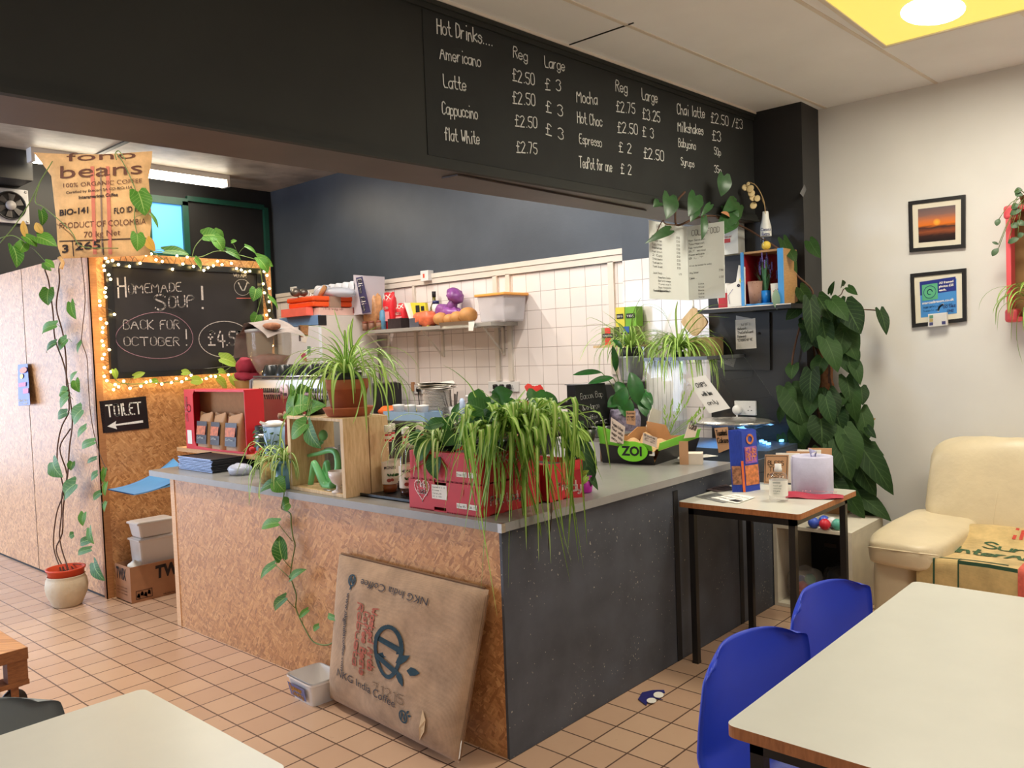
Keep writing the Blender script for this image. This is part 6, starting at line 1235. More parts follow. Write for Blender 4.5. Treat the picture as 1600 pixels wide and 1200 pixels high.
for k, s_ in enumerate(['Homemade Soup and Bread', 'Toasted sandwiches ...']): scrawl(b, s_, o+X_*.02-U*(.388+.02*k) if H_ > .41 else o+X_*.02-U*(H_*.90+.0), X_, U, .010, .16, .12)
b.build('menu_lettering', m_mink, pA)
b = MB(); o = V((HX-.001, .33, l0.z)); X_ = V((0, -1, 0)); wB = .33-r0.y
scrawl(b, 'COLD FOOD', o+X_*.03-U*.055, X_, U, .03, wB*.75, .08)
for k, s_ in enumerate(['Ham Sandwich', 'Tuna Mayo roll', 'Egg cucumber', 'BLT salad', 'Cheese and pickle', 'B.L.T']): scrawl(b, s_, o+X_*.01-U*(.085+.0195*k), X_, U, .009, wB*(.45-.03*(k % 3)), .13, seed=k)
scrawl(b, 'All can be toasted for extra', o+X_*.01-U*.222, X_, U, .007, wB*.6, .13); scrawl(b, 'Any Salad', o+X_*.01-U*.262, X_, U, .009, wB*.24, .13); scrawl(b, '3.50', o+X_*(wB-.035)-U*.262, X_, U, .009, .025, .13)
scrawl(b, 'Cakes ...', o+X_*.01-U*.292, X_, U, .010, wB*.2, .12); scrawl(b, '2.50', o+X_*(wB-.035)-U*.298, X_, U, .009, .025, .14)
for k, s_ in enumerate(['Cake', 'Slice', 'Brownie', 'Cookie', 'Scone']): scrawl(b, s_, o+X_*(wB*.28)-U*(.325+.018*k), X_, U, .008, wB*.15, .13, seed=k)
b.build('menu_lettering', m_mink, pB)
# philodendron over the menu
m_phil = M('philodendron_leaf', L(44, 82, 40), .38, .3, 24)
t = thing('trailing_philodendron', 'dark philodendron trailing along the beam over the hanging menu', 'plant', (2.2, .26, 2.14))
vx = [Yp(x, y, .27) for x, y in ((1225, 392), (1210, 385), (1180, 365), (1155, 352), (1120, 338), (1090, 340), (1060, 352), (1055, 340), (1058, 315), (1070, 300))]
vx[0] = Xp(1240, 405, 2.60); vx[1] = Xp(1215, 388, 2.5)
b = MB(); b.tube(cr(vx, 5), .006, 6); b.tube(cr([Yp(x, y, .27) for x, y in ((1060, 352), (1040, 350), (1035, 345), (1022, 372))], 4), .003, 5); b.tube(cr([Yp(x, y, .25) for x, y in ((1142, 318), (1134, 330), (1140, 345), (1120, 340))], 4), .005, 5); b.tube(cr([Yp(x, y, .25) for x, y in ((1108, 345), (1112, 355), (1114, 362))], 3), .002, 5); b.build('vine', m_stem, t)
b = MB()
for i, (a, c_, wd) in enumerate([((1046, 307), (1043, 340), 26), ((1087, 306), (1078, 335), 24), ((1131, 275), (1128, 306), 22), ((1046, 360), (1014, 376), 14), ((1099, 340), (1098, 374), 12), ((1110, 320), (1097, 336), 10), ((1150, 322), (1120, 362), 26), ((1145, 345), (1122, 366), 22), ((1112, 360), (1124, 368), 8), ((1135, 325), (1150, 350), 24), ((1030, 316), (1022, 322), 14), ((1088, 325), (1080, 345), 14), ((1148, 315), (1132, 330), 20)]):
    pa = Yp(*a, .24-.02*(i % 3)); pc = Yp(*c_, .20-.02*(i % 2)); leaf(b, pa, pc, wd*1.15*pxs(pa), (-.5, -1, .3+.2*(i % 3)), 'heart')
b.build('leaves', m_phil, t)
b = MB(); pa = Yp(1127, 332, .20); leaf(b, pa, Yp(1143, 340, .2), .03, (-.4, -1, .4), 'oval'); b.build('dry_leaf', M('dry_leaf', L(176, 120, 80), .8), t)
# first aid style white box
p0, p1 = Xp(1129, 345, 2.62), Xp(1156, 396, 2.62); t = thing('white_wall_box', 'white box with a red stripe fixed on the black wall behind the hanging menu', 'box', (2.66, (p0.y+p1.y)/2, p1.z))
MB().bb(2.60, 2.69, p1.y, p0.y+.08, p1.z, p0.z).build('case', M('offwhite_box', L(206, 206, 198), .4, .03), t)
b = MB(); o = Xp(1131, 380, 2.60); rect(b, o, (0, -1, 0), (0, 0, 1), .045, .025, .002); b.build('red_stripe', M('red_stripe', L(186, 50, 46), .5), t)
b = MB(); scrawl(b, 'first aid', Xp(1131, 372, 2.60), (0, -1, 0), (0, 0, 1), .012, .05, .14); b.build('stripe_lettering', M('pale_red_ink', L(200, 110, 100), .6), t)
# black shelf on the pier with its box, cards and pots
s0, s1 = Xp(1090, 481, 2.45), Xp(1236, 476, 2.45); shz = (s0.z+s1.z)/2
t = thing('pier_shelf', 'black painted shelf on the pier under the red lined box', 'shelf', (2.57, .26, shz-.02)); MB().bb(2.45, 2.699, s1.y, .56, shz-.028, shz).build('board', m_black, t); MB().bb(2.448, 2.451, s1.y, .56, shz-.006, shz).build('worn_edge', m_trimw, t)
bL, bR = Xp(1162, 470, 2.47), Xp(1222, 470, 2.47); bt = Xp(1190, 391, 2.47).z
t = thing('shadow_box', 'open wooden box with a red inside and blue edges on the pier shelf', 'box', (2.57, (bL.y+bR.y)/2, shz))
m_bwood = woodmat('tan_board', L(160, 120, 72), L(184, 142, 92), (6, 6, 26)); m_bl = M('sky_blue_paint', L(70, 150, 214), .5, .06); m_rd = M('deep_red_paint', L(150, 24, 32), .6, .2, 12)
MB().bb(2.475, 2.66, bR.y-.012, bR.y, shz+.001, bt).bb(2.475, 2.66, bL.y, bL.y+.012, shz+.001, bt).bb(2.475, 2.66, bR.y, bL.y, bt-.012, bt).build('wooden_side', m_bwood, t)
MB().bb(2.655, 2.665, bR.y, bL.y, shz+.001, bt-.012).bb(2.48, 2.655, bL.y-.003, bL.y, shz+.014, bt-.012).bb(2.48, 2.655, bR.y, bR.y+.003, shz+.014, bt-.012).build('red_lining', m_rd, t)
MB().bb(2.465, 2.475, bR.y-.012, bR.y+.02, shz+.001, bt).bb(2.465, 2.475, bL.y-.006, bL.y+.012, shz+.001, bt).bb(2.475, 2.655, bR.y, bL.y, shz+.001, shz+.012).build('blue_edge', m_bl, t)
so = shz+.012; p = Xp(1196, 470, 2.53); t = thing('fake_lavender', 'artificial lavender in a bright blue pot inside the red lined box', 'plant', (2.53, p.y, so)); rr = 9*pxs(p)
MB(t).lathe([(rr*.72, 0), (rr, .075), (rr*.9, .075), (0, .065)], 20).build('pot', M('bright_blue_pot', L(24, 130, 214), .4), t)
b = MB(); b2 = MB(); rnd = random.Random(17); o = V((2.53, p.y, so+.065))
for k in range(60):
    a = rnd.uniform(0, 2*PI); s_ = rnd.uniform(.02, .075); h = rnd.uniform(.08, .20); e = o+V((s_*math.cos(a)*.8, s_*math.sin(a), h)); blade(b, [o+V((.01*math.cos(a), .01*math.sin(a), 0)), (o+e)/2+V((-.006, 0, .02)), e], .006)
    if k % 4 == 0:
        for j in range(4): b2.ball(e+V((0, 0, .012*j)), (.005, .005, .008), 6, 4)
b.build('leaves', M('grey_green_leaf', L(74, 122, 84), .6, .3, 40), t); b2.build('lavender_heads', M('lavender', L(96, 82, 140), .8, .2), t)
def standing(nm, pq, x, th, mat, lab, cat, z0=None):
    P4 = [Xp(a, c_, x) for a, c_ in pq]; b = MB(); lo = min(q_.z for q_ in P4); dz = (shz if z0 is None else z0)+.001-lo; P4 = [q_+V((0, 0, dz if q_.z-lo < .03 else dz)) for q_ in P4]; b.slab(P4, (1, 0, 0), th); return single(b, nm, mat, lab, cat), P4
r, P4 = standing('greeting_card', ((1136, 446), (1150, 440), (1154, 414), (1164, 417), (1165, 477), (1137, 480)), 2.47, .004, m_paper, 'tall white greeting card with a small drawing on the pier shelf', 'card')
b = MB(); o = Xp(1158, 438, 2.468); leaf(b, o-V((0, 0, .02)), o+V((0, -.006, .02)), .012, (-1, 0, 0), 'oval', nv=3); leaf(b, o-V((0, 0, .02)), o+V((0, .008, .016)), .01, (-1, 0, 0), 'oval', nv=3); b.build('card_drawing', m_yel, r)
b = MB(); ellipse(b, Xp(1154, 446, 2.468), (0, -1, 0), (0, 0, 1), .006, .006, .006, 10); ribbon(b, [Xp(x, y, 2.468) for x, y in ((1145, 452), (1138, 462), (1140, 475))], .0025, V((-1, 0, 0))); b.build('card_ink', M('violet_ink', L(70, 60, 130), .6), r)
p = Xp(1176, 478, 2.46); t = thing('speckled_pot', 'leaning brown speckled planter on the pier shelf left of the blue pot', 'pot', (2.50, p.y, shz+.013)); rr = 11*pxs(p); hz = Xp(1172, 440, 2.46).z-shz-.012
MB(t).lathe([(rr*.8, 0), (rr*1.05, hz), (rr*.95, hz), (0, hz*.9)], 22).build('pot', speckle('speckled_clay', L(160, 122, 104), L(80, 50, 40), .7, .66, 120), t)
r, P4 = standing('small_card_box', ((1204, 449), (1222, 447), (1222, 476), (1206, 478)), 2.48, .05, M('white_print_card', L(226, 220, 206), .5, .1), 'small white card box with red and brown print in front of the red lined box', 'box', shz+.012)
b = MB(); o = P4[3]; w_ = (P4[2]-P4[3]).length
for k, (u, v_) in enumerate(((.2, .2), (.55, .3), (.3, .6), (.7, .75), (.65, .1))): disc(b, o+V((-.001, -w_*u, .02+.07*v_)), (0, -1, 0), (0, 0, 1), .007, .006, 10)
b.build('printed_fruit', M('rust_print', L(170, 70, 50), .6, .4, 30), r)
b = MB(); leaf(b, Xp(1212, 452, 2.46), Xp(1214, 484, 2.45), .045, (-1, -.4, .2), 'oval'); single(b, 'silver_leaf', M('silver_green_leaf', L(120, 146, 122), .6), 'single grey green leaf hanging over the small white card box', 'leaf')
b = MB(); p = Xp(1143, 440, 2.56); b.lathe([(.05, shz+.001), (.06, shz+.05), (.055, shz+.13), (.03, shz+.15), (0, shz+.155)], 18, (2.56, p.y+.03, 0)); single(b, 'white_jar', m_china, 'rounded white jar behind the greeting card and the menu edge', 'jar')
b = MB(); p = Xp(1134, 462, 2.50); b.bb(2.50, 2.53, p.y-.01, p.y+.05, shz+.001, shz+.09); single(b, 'red_booklet', m_red, 'small red booklet on the pier shelf at the edge of the menu', 'booklet')
# bottle with dried honesty
p = Xp(1197, 376, 2.52); t = thing('beer_bottle', 'clear beer bottle with blue lettering standing on the red lined box', 'bottle', (2.52, p.y, bt)); hb = Xp(1195, 324, 2.52).z-bt; rr = 8.3*pxs(p)
MB(t).lathe([(rr*.9, 0), (rr, .006), (rr, hb*.52), (rr*.55, hb*.78), (rr*.46, hb*.97), (rr*.5, hb)], 22, cap=False).lathe([(0, .003), (rr*.9, .004)], 20, cap=False).build('glass_body', m_glass, t)
MB(t).lathe([(rr*1.01, hb*.33), (rr*1.01, hb*.54), (rr*.64, hb*.74), (rr*.52, hb*.90)], 22, cap=False).build('white_print', M('bottle_white', L(214, 214, 206), .4), t)
MB(t).ball((0, 0, rr*.95), rr*.85, 14, 10).build('yellow_ball', M('yellow_foam', L(230, 200, 70), .6), t)
b = MB(); d = (CAMP-t.location); d.z = 0; d.normalize(); xr_ = V((0, 0, 1)).cross(d); o = t.location+d*rr*1.02
ftext(b, 'Corona', o-xr_*rr*.9+V((0, 0, hb*.44)), xr_, (0, 0, 1), hb*.075, rr*1.8, .02, lift=.002); ftext(b, 'Extra', o-xr_*rr*.7+V((0, 0, hb*.34)), xr_, (0, 0, 1), hb*.07, rr*1.4, .02, lift=.002); b.build('bottle_lettering', M('navy_print', L(30, 40, 96), .5), t)
t2 = thing('dried_honesty', 'sprig of round papery honesty seed heads in the beer bottle', 'dried flower', t.location+V((0, 0, hb*.6)))
b = MB(); o = V((2.52, p.y, bt+hb*.5)); b.tube(cr([o]+[Xp(x, y, 2.50) for x, y in ((1195, 322), (1190, 305), (1181, 290), (1172, 285))], 4), .003, 5); b.tube(cr([Xp(x, y, 2.50) for x, y in ((1195, 322), (1191, 312), (1191, 306))], 3), .002, 5); b.build('stalk', M('straw_stem', L(170, 140, 96), .8), t2)
b = MB()
for x, y, r_ in ((1164, 293, 5), (1172, 295, 6), (1174, 302, 5.5), (1176, 309, 5), (1183, 310, 5), (1177, 321, 5.5), (1169, 287, 3)):
    c_ = Xp(x, y, 2.48); rr_ = r_*pxs(c_); n_ = V((-.8, -.5+.2*(x % 3), .3)).normalized(); b.lathe([(rr_, 0), (rr_*.8, .0015), (0, .002)], 16, c_, n_.to_track_quat('Z', 'Y').to_matrix().to_4x4(), 1, 1.15); b.lathe([(0, -.0015), (rr_, 0)], 16, c_, n_.to_track_quat('Z', 'Y').to_matrix().to_4x4(), 1, 1.15, cap=False)
b.build('seed_heads', M('papery_seed', L(214, 190, 140), .6, .1, 30), t2)
# wifi note, sockets on the pier
P4 = [Xp(x, y, 2.68) for x, y in ((1149, 500), (1180, 497), (1182, 544), (1150, 546))]; b = MB(); b.slab(P4, (1, 0, 0), .0015); pn_ = single(b, 'wifi_note', m_paper, 'white handwritten wifi note taped on the black access panel', 'note')
b = MB(); u = P4[1]-P4[0]; v_ = P4[0]-P4[3]
for k, (s_, wd) in enumerate((('WIFI', .45), ('Network:', .5), ('TheCafeGuest', .8), ('Password:', .45), ('9318004F4E', .75))): scrawl(b, s_, P4[3]+v_*(.78-.13*k)+u*(.3 if k == 0 else .1)+V((-.002, 0, 0)), u, v_, v_.length*.085, u.length*wd, .12, seed=k)
b.build('note_lettering', m_mink, pn_)
b = MB(); b.slab([Xp(x, y, 2.677) for x, y in ((1150, 493), (1160, 495), (1178, 498), (1150, 500))], (1, 0, 0), .002); b.build('tape', film('sticky_tape', L(200, 196, 190), .6), pn_)
pA_, pB_ = Xp(1149, 626, 2.7), Xp(1183, 649, 2.7); so_ = socket((2.70, (pA_.y+pB_.y)/2, (pA_.z+pB_.z)/2), abs(pA_.y-pB_.y), abs(pA_.z-pB_.z), 2, 'double white wall socket on the black pier beside the display case')
q_ = Xp(1154, 640, 2.68); t = thing('white_plug', 'white round plug in the double socket on the pier', 'plug', (2.66, q_.y, q_.z)); b = MB(); b.lathe([(.026, 0), (.03, .01), (.03, .03), (.02, .038), (0, .04)], 16, (2.682, q_.y, q_.z), RY(-PI/2)); b.build('plug_body', m_whiteplastic, t); b = MB(); b.tube(cr([V((2.66, q_.y, q_.z-.02)), V((2.65, q_.y, q_.z-.06)), V((2.66, q_.y+.02, q_.z-.12))], 4), .005, 6); b.build('plug_cable', m_whiteplastic, t)
# pale fleck on the pier's front
b = MB(); b.slab([Yp(x, y, -.0205) for x, y in ((1257, 288), (1260, 296), (1255, 308), (1250, 302))], (0, 1, 0), .0005); b.build('scuff', M('grey_scuff', L(110, 110, 110), .8), pier)
# ---------------------------------------------------------------- climbing plant on a moss pole
PXP = 2.80; bz = .02
t = thing('climbing_philodendron', 'tall dark philodendron climbing a coir pole in the corner by the sofa', 'plant', (2.82, -.12, 0))
MB().lathe([(.10, 0), (.115, .01), (.13, .24), (.14, .25), (.14, .27), (.125, .27), (.12, .24), (0, .23)], 28, (2.82, -.14, 0)).build('pot', M('dark_pot', L(70, 56, 48), .6), t)
a, c_ = V((2.82, -.14, .23)), Xp(1287, 540, 2.82)
b = MB(); n_ = 40; b.tube([a.lerp(c_, i/n_) for i in range(n_+1)], [.040+.004*math.sin(i*2.4) for i in range(n_+1)], 14); b.build('coir_pole', M('coir', L(140, 92, 56), .95, .35, 50, .8, 60, .006), t)
b = MB(); rnd = random.Random(23)
for k in range(7):
    ph = rnd.uniform(0, 6); b.tube(cr([a.lerp(c_, i/6)+V((-.045*abs(math.cos(ph+i)), .05*math.sin(ph+i*1.3), 0)) for i in range(7)], 3), .006, 6)
b.tube(cr([Xp(x, y, 2.66) for x, y in ((1237, 415), (1245, 430), (1270, 455), (1262, 480), (1250, 510), (1240, 550), (1237, 575))], 4), .006, 6); b.tube(cr([Xp(x, y, 2.84) for x, y in ((1283, 520), (1300, 495), (1318, 490), (1345, 484), (1374, 485))], 4), .004, 6); b.tube(cr([Xp(x, y, 2.84) for x, y in ((1290, 470), (1312, 462), (1318, 452), (1325, 451))], 4), .003, 5); b.build('stems', m_stem, t)
b = MB(); LV = [((1233, 608), (1258, 665), 46), ((1225, 605), (1240, 640), 26), ((1268, 580), (1266, 630), 30), ((1282, 655), (1285, 697), 40), ((1250, 665), (1248, 710), 32), ((1306, 640), (1318, 680), 26), ((1318, 670), (1341, 732), 36), ((1340, 690), (1396, 772), 34), ((1330, 600), (1338, 660), 26), ((1345, 605), (1348, 632), 20), ((1340, 690), (1380, 710), 16), ((1355, 668), (1368, 684), 12), ((1300, 500), (1340, 560), 44), ((1320, 475), (1345, 520), 36), ((1285, 500), (1296, 550), 30), ((1265, 470), (1270, 535), 24), ((1278, 465), (1300, 500), 26), ((1310, 470), (1300, 520), 26), ((1250, 478), (1228, 500), 18), ((1253, 505), (1262, 515), 14), ((1240, 570), (1236, 592), 20), ((1375, 485), (1386, 522), 16), ((1297, 458), (1303, 440), 8), ((1325, 449), (1339, 460), 11), ((1316, 447), (1317, 438), 9), ((1224, 376), (1245, 425), 16), ((1265, 377), (1281, 402), 18), ((1232, 392), (1243, 408), 16), ((1320, 540), (1332, 585), 34), ((1285, 560), (1275, 590), 26), ((1295, 610), (1310, 650), 22), ((1310, 690), (1330, 750), 34), ((1325, 730), (1345, 790), 30), ((1335, 770), (1392, 812), 26), ((1345, 765), (1365, 800), 26), ((1300, 750), (1330, 790), 30), ((1330, 560), (1345, 600), 20), ((1222, 638), (1218, 660), 12), ((1250, 450), (1270, 480), 20), ((1290, 530), (1310, 580), 30), ((1220, 680), (1226, 700), 14), ((1318, 620), (1300, 640), 20), ((1350, 700), (1372, 750), 28), ((1282, 700), (1300, 745), 26), ((1270, 520), (1255, 550), 24), ((1345, 640), (1356, 690), 26), ((1360, 700), (1382, 760), 24), ((1340, 720), (1368, 775), 28), ((1322, 590), (1330, 630), 26), ((1312, 640), (1306, 690), 28), ((1318, 760), (1350, 810), 28), ((1298, 690), (1316, 745), 30), ((1336, 655), (1320, 700), 26), ((1276, 610), (1262, 650), 28), ((1240, 640), (1252, 690), 28), ((1300, 470), (1325, 500), 24), ((1260, 500), (1280, 545), 26), ((1318, 520), (1308, 560), 26), ((1340, 800), (1375, 808), 18), ((1290, 620), (1302, 665), 24)]
for i, (a_, c2, wd) in enumerate(LV):
    xx = 2.74-.05*(i % 4)+(.10 if a_[0] > 1335 else 0)-(.02 if a_[0] < 1240 else 0); xx = min(xx, 2.86) if a_[0] > 1282 else min(xx, 2.66); pa = Xp(*a_, xx); pc = Xp(*c2, xx-.05); leaf(b, pa, pc, wd*1.12*pxs(pa), (-1, -.35+.35*(i % 3-1), .35), 'heart', .14)
b.build('leaves', leafmat('philodendron_green', L(26, 48, 22), L(52, 82, 36), L(70, 96, 50), None, .6), t)
b = MB(); leaf(b, Xp(1368, 654, 2.84), Xp(1350, 662, 2.82), .028, (-1, 0, .4), 'oval'); b.build('dry_leaf', M('tan_dry_leaf', L(160, 124, 78), .8), t)
# ---------------------------------------------------------------- side table and its things
TZ = .757; c1 = Zp(1055, 781, TZ); c2 = Zp(1253, 801, TZ); c3 = Zp(1330, 766, TZ); tx0, tx1, ty0, ty1 = 1.16, 1.83, -.605, -.03
def laminate_table(name, lab, x0, x1, y0, y1, z, grp=None):
    t = thing(name, lab, 'table', ((x0+x1)/2, (y0+y1)/2, 0), 0, grp); r = .02
    def rr(x0, x1, y0, y1, r): return [(cx+r*math.cos(a), cy+r*math.sin(a)) for cx, cy, a0 in ((x1-r, y1-r, 0), (x0+r, y1-r, PI/2), (x0+r, y0+r, PI), (x1-r, y0+r, 1.5*PI)) for a in [a0+PI/2*k/5 for k in range(6)]]
    b = MB().prism(rr(x0, x1, y0, y1, r), .024, (0, 0, z-.024)); b.mi = [0 if i < 2 else 1 for i in range(len(b.f))]; b.build('table_top', [m_lam, m_wedge], t)
    e = .035; b = MB().bb(x0+e, x1-e, y0+e, y0+e+.025, z-.06, z-.024).bb(x0+e, x1-e, y1-e-.025, y1-e, z-.06, z-.024).bb(x0+e, x0+e+.025, y0+e, y1-e, z-.06, z-.024).bb(x1-e-.025, x1-e, y0+e, y1-e, z-.06, z-.024); b.build('rail_frame', m_metalblk, t)
    for x in (x0+e, x1-e-.028):
        for y in (y0+e, y1-e-.028): MB().bb(x, x+.028, y, y+.028, .004, z-.024).bb(x-.001, x+.029, y-.001, y+.029, 0, .012).build('leg', m_metalblk, t)
    return t
laminate_table('side_table', 'small side table with black legs and wood edged cream top against the dark counter side', tx0, tx1, ty0, ty1, TZ)
laminate_table('cafe_table', 'large cream cafe table with brown edge at the right, in front of the sofa', -.675, .555, -2.3, -1.222, .72, 'cream cafe tables')
laminate_table('cafe_table', 'cream cafe table at the lower left corner of the view', -2.7, -1.32, -.67, -.065, .72, 'cream cafe tables')
laminate_table('cafe_table', 'cream cafe table just poking into the bottom edge right of the lower left table', -2.7, -1.305, -1.30, -.69, .72, 'cream cafe tables')
# leaflet stand
f0, f1, f2 = Zp(1146, 769, TZ), Zp(1165, 769, TZ), Zp(1188, 765, TZ)
m_lf = [M('blue_print', L(40, 66, 168), .4, .15, 20), M('violet_print', L(98, 88, 170), .4, .3, 30)]
t = thing('leaflet_holder', 'clear holder with a stack of blue and orange leaflets on the side table', 'leaflets', f1); zt = Xp(1140, 672, f1.x).z
tl = Xp(1134, 673, f1.x+.05); tm = Xp(1158, 672, f1.x+.02); tr = Xp(1173, 668, f1.x+.06); lean = V((.0, (tm.y-f1.y), tm.z-TZ))
b = MB(); A, B_, D_ = f1, f2, f0; up = tm-f1
for k in range(9):
    o = D_+(A-D_)*(k/8); e = (B_-A); nn = (D_-A).normalized(); h = up*(1-.01*(k % 3)); b.slab([o, o+e, o+e+h, o+h], nn, (D_-A).length/11)
lf_ = b.build('leaflet', m_lf[0], t)
b = MB(); e = (B_-A); nn = e.cross(up).normalized(); nn = nn if nn.dot(CAMP-A) > 0 else -nn; ur = e.normalized(); uu = up.normalized()
q3 = lambda u, v_: A+e*u+up*v_+nn*.003
b.add([q3(.05, .10), q3(.95, .10), q3(.95, .42), q3(.05, .42)], [(0, 1, 2, 3)], raw=True); b.m(1).add([q3(.1, .45), q3(.9, .45), q3(.9, .72), q3(.1, .72)], [(0, 1, 2, 3)], raw=True); b.m(2); ellipse(b, q3(.5, .84), ur, uu, .02, .02, .01, 16)
for k in range(3): scrawl(b, ('FUN', 'DAYS', 'OUT')[k], q3(.15, .63-.07*k)+nn*.002, ur, uu, .02, e.length*.7, .2)
b.build('leaflet_front', [M('orange_photo', L(200, 120, 70), .4, .6, 60), M('purple_pink_photo', L(150, 90, 170), .4, .4, 50), M('orange_swirl', L(240, 150, 90), .4)], t)
b = MB(); n2 = (D_-A).cross(up).normalized(); n2 = n2 if n2.dot(CAMP-A) > 0 else -n2; d2 = D_-A; q4 = lambda u, v_: A+d2*u+up*v_+n2*.006
b.add([q4(.0, .0), q4(.2, .0), q4(.2, .5), q4(.0, .5)], [(0, 1, 2, 3)], raw=True); b.m(1).add([q4(.25, .12), q4(1, .12), q4(1, .42), q4(.25, .42)], [(0, 1, 2, 3)], raw=True); b.build('holder_print', [M('orange_stripe', L(230, 110, 50), .4), M('cartoon_colours', L(150, 100, 70), .4, .8, 70)], t)
# cards rack behind, roll, bottle, tissue pack, papers
g0 = Zp(1185, 757, TZ); t = thing('card_rack', 'black wire rack of brown and white greeting cards behind the sanitiser bottle', 'card rack', (g0.x+.1, g0.y-.08, TZ)); zt = Xp(1200, 710, g0.x).z-TZ
for k in range(5):
    o = V((g0.x+.02+.05*k, g0.y-.02-.035*k, TZ+.004)); b = MB(); u = V((.35, -1, 0)).normalized(); b.slab([o, o+u*.115, o+u*.115+V((.02, 0, zt*(.92+.03*k))), o+V((.02, 0, zt*(.92+.03*k)))], (1, .35, 0), .006); b.build('greeting_card', [m_kn, m_paper, m_kn, m_paper, m_kn][k], t)
    if k == 0:
        b = MB(); nn = V((-1, -.35, .1)).normalized(); scrawl(b, 'BLESS', o+u*.02+V((.006, 0, zt*.6))+nn*.004, u, (0, 0, 1), .022, .075, .14); scrawl(b, 'THIS', o+u*.025+V((.004, 0, zt*.4))+nn*.004, u, (0, 0, 1), .022, .06, .14); scrawl(b, 'MESS', o+u*.02+V((.002, 0, zt*.2))+nn*.004, u, (0, 0, 1), .022, .07, .14)
        P_ = [o+u*.006+V((.0, 0, .008)), o+u*.109+V((0, 0, .008)), o+u*.109+V((.018, 0, zt*.88)), o+u*.006+V((.018, 0, zt*.88)), o+u*.006+V((0, 0, .008))]; ribbon(b, [q_+nn*.003 for q_ in P_], .003, nn); b.build('card_lettering', m_ink, t)
b = MB(); b.tube([(g0.x+.0, g0.y+.02, TZ+.01), (g0.x+.0, g0.y+.02, TZ+.06), (g0.x+.26, g0.y-.2, TZ+.06), (g0.x+.26, g0.y-.2, TZ+.01)], .003, 6); b.build('wire', m_metalblk, t)
rp = Zp(1270, 772, TZ); R_ = 31*pxs(rp); rh = Xp(1270, 712, rp.x+.05).z-TZ; rc_ = V((rp.x+R_*.5, rp.y+R_*.2, TZ))
t = thing('paper_roll', 'large pale lilac blue paper towel roll on the side table', 'paper roll', rc_)
MB(t).lathe([(R_*.97, 0), (R_, .004), (R_, rh*.99), (R_*.97, rh), (R_*.42, rh), (R_*.40, rh*.8), (0, rh*.8)], 40).build('roll', M('lilac_tissue', L(196, 194, 216), .95, .05, 30, .35, 60, .003), t)
MB(t).add([(0, 0, rh*.8), (.03, .01, rh*.95), (.01, .02, rh+.035), (-.02, .0, rh+.01), (-.01, -.02, rh*.9), (.02, -.015, rh+.02)], [(0, 1, 2), (0, 2, 3), (3, 4, 0), (4, 5, 1), (2, 5, 3)], True).build('loose_tail', M('lilac_tail', L(170, 168, 206), .95), t)
b = MB(); W = t.matrix_basis; b.tube([W @ V((-R_*.6, R_*.83, .0)), W @ V((-R_*.6, R_*.83, rh*.97))], .004, 6); b.build('sheet_edge', M('lilac_edge', L(206, 204, 222), .95), t)
sp = Zp(1217, 783, TZ); t = thing('sanitiser_bottle', 'clear hand sanitiser bottle with white label and cap on the side table', 'bottle', (sp.x, sp.y, TZ)); r_ = 14*pxs(sp); hb = Xp(1217, 725, sp.x).z-TZ
MB(t).lathe([(r_*.9, 0), (r_, .006), (r_, hb*.62), (r_*.85, hb*.72), (r_*.4, hb*.80), (r_*.38, hb*.84)], 24, cap=False).lathe([(0, .003), (r_*.9, .003)], 20, cap=False).build('bottle_body', m_clear, t)
MB(t).lathe([(r_*1.01, hb*.16), (r_*1.01, hb*.58)], 24, cap=False).build('label', m_paper, t); MB(t).lathe([(r_*.42, hb*.80), (r_*.42, hb*.88), (r_*.36, hb*.90), (r_*.36, hb*1.0), (0, hb*1.0)], 16).build('cap', m_whiteplastic, t)
b = MB(); d = (CAMP-t.location); d.z = 0; d.normalize(); xr_ = V((0, 0, 1)).cross(d); o = t.location+d*r_*1.02
rect(b, o-xr_*r_*.6+V((0, 0, hb*.52)), xr_, (0, 0, 1), r_*.8, .004, .002)
for k in range(4): scrawl(b, ('hand gel', 'cleansing', 'kills germs', '500ml')[k], o-xr_*r_*.55+V((0, 0, hb*(.44-.07*k))), xr_, (0, 0, 1), .006, r_*(.9-.1*k), .12)
b.build('label_lettering', M('grey_label_ink', L(120, 130, 120), .6), t)
b = MB(); n_ = 12; P0, P1 = Zp(1229, 776, TZ), Zp(1318, 779, TZ); d = P1-P0; s_ = V((d.y, -d.x, 0)).normalized()
b.grid(lambda u, v_: P0+d*u+V((.0, 0, 0))+V((-d.y, d.x, 0)).normalized()*((v_-.5)*.10*(1-.5*max(0, u-.75)*4))+V((0, 0, .004+.020*math.sin(PI*v_)*(1-u*.5)+.004*math.sin(9*u))), 16, 8); b.grid(lambda u, v_: P0+d*u+V((-d.y, d.x, 0)).normalized()*((v_-.5)*.10*(1-.5*max(0, u-.75)*4))+V((0, 0, .002)), 16, 8)
tp = single(b, 'tissue_packet', M('red_wrapper', L(168, 44, 66), .45, .15, 20), 'dark red packet with pale lettering lying at the front of the side table', 'packet')
b = MB(); scrawl(b, 'Christmas Turkey', P1-d*.12+V((-d.y, d.x, 0)).normalized()*.025+V((0, 0, .021)), -d, V((d.y, -d.x, 0)), .03, d.length*.72, .1, lift=.006); b.build('packet_lettering', M('pink_lettering', L(224, 150, 160), .5), tp)
rnd = random.Random(14)
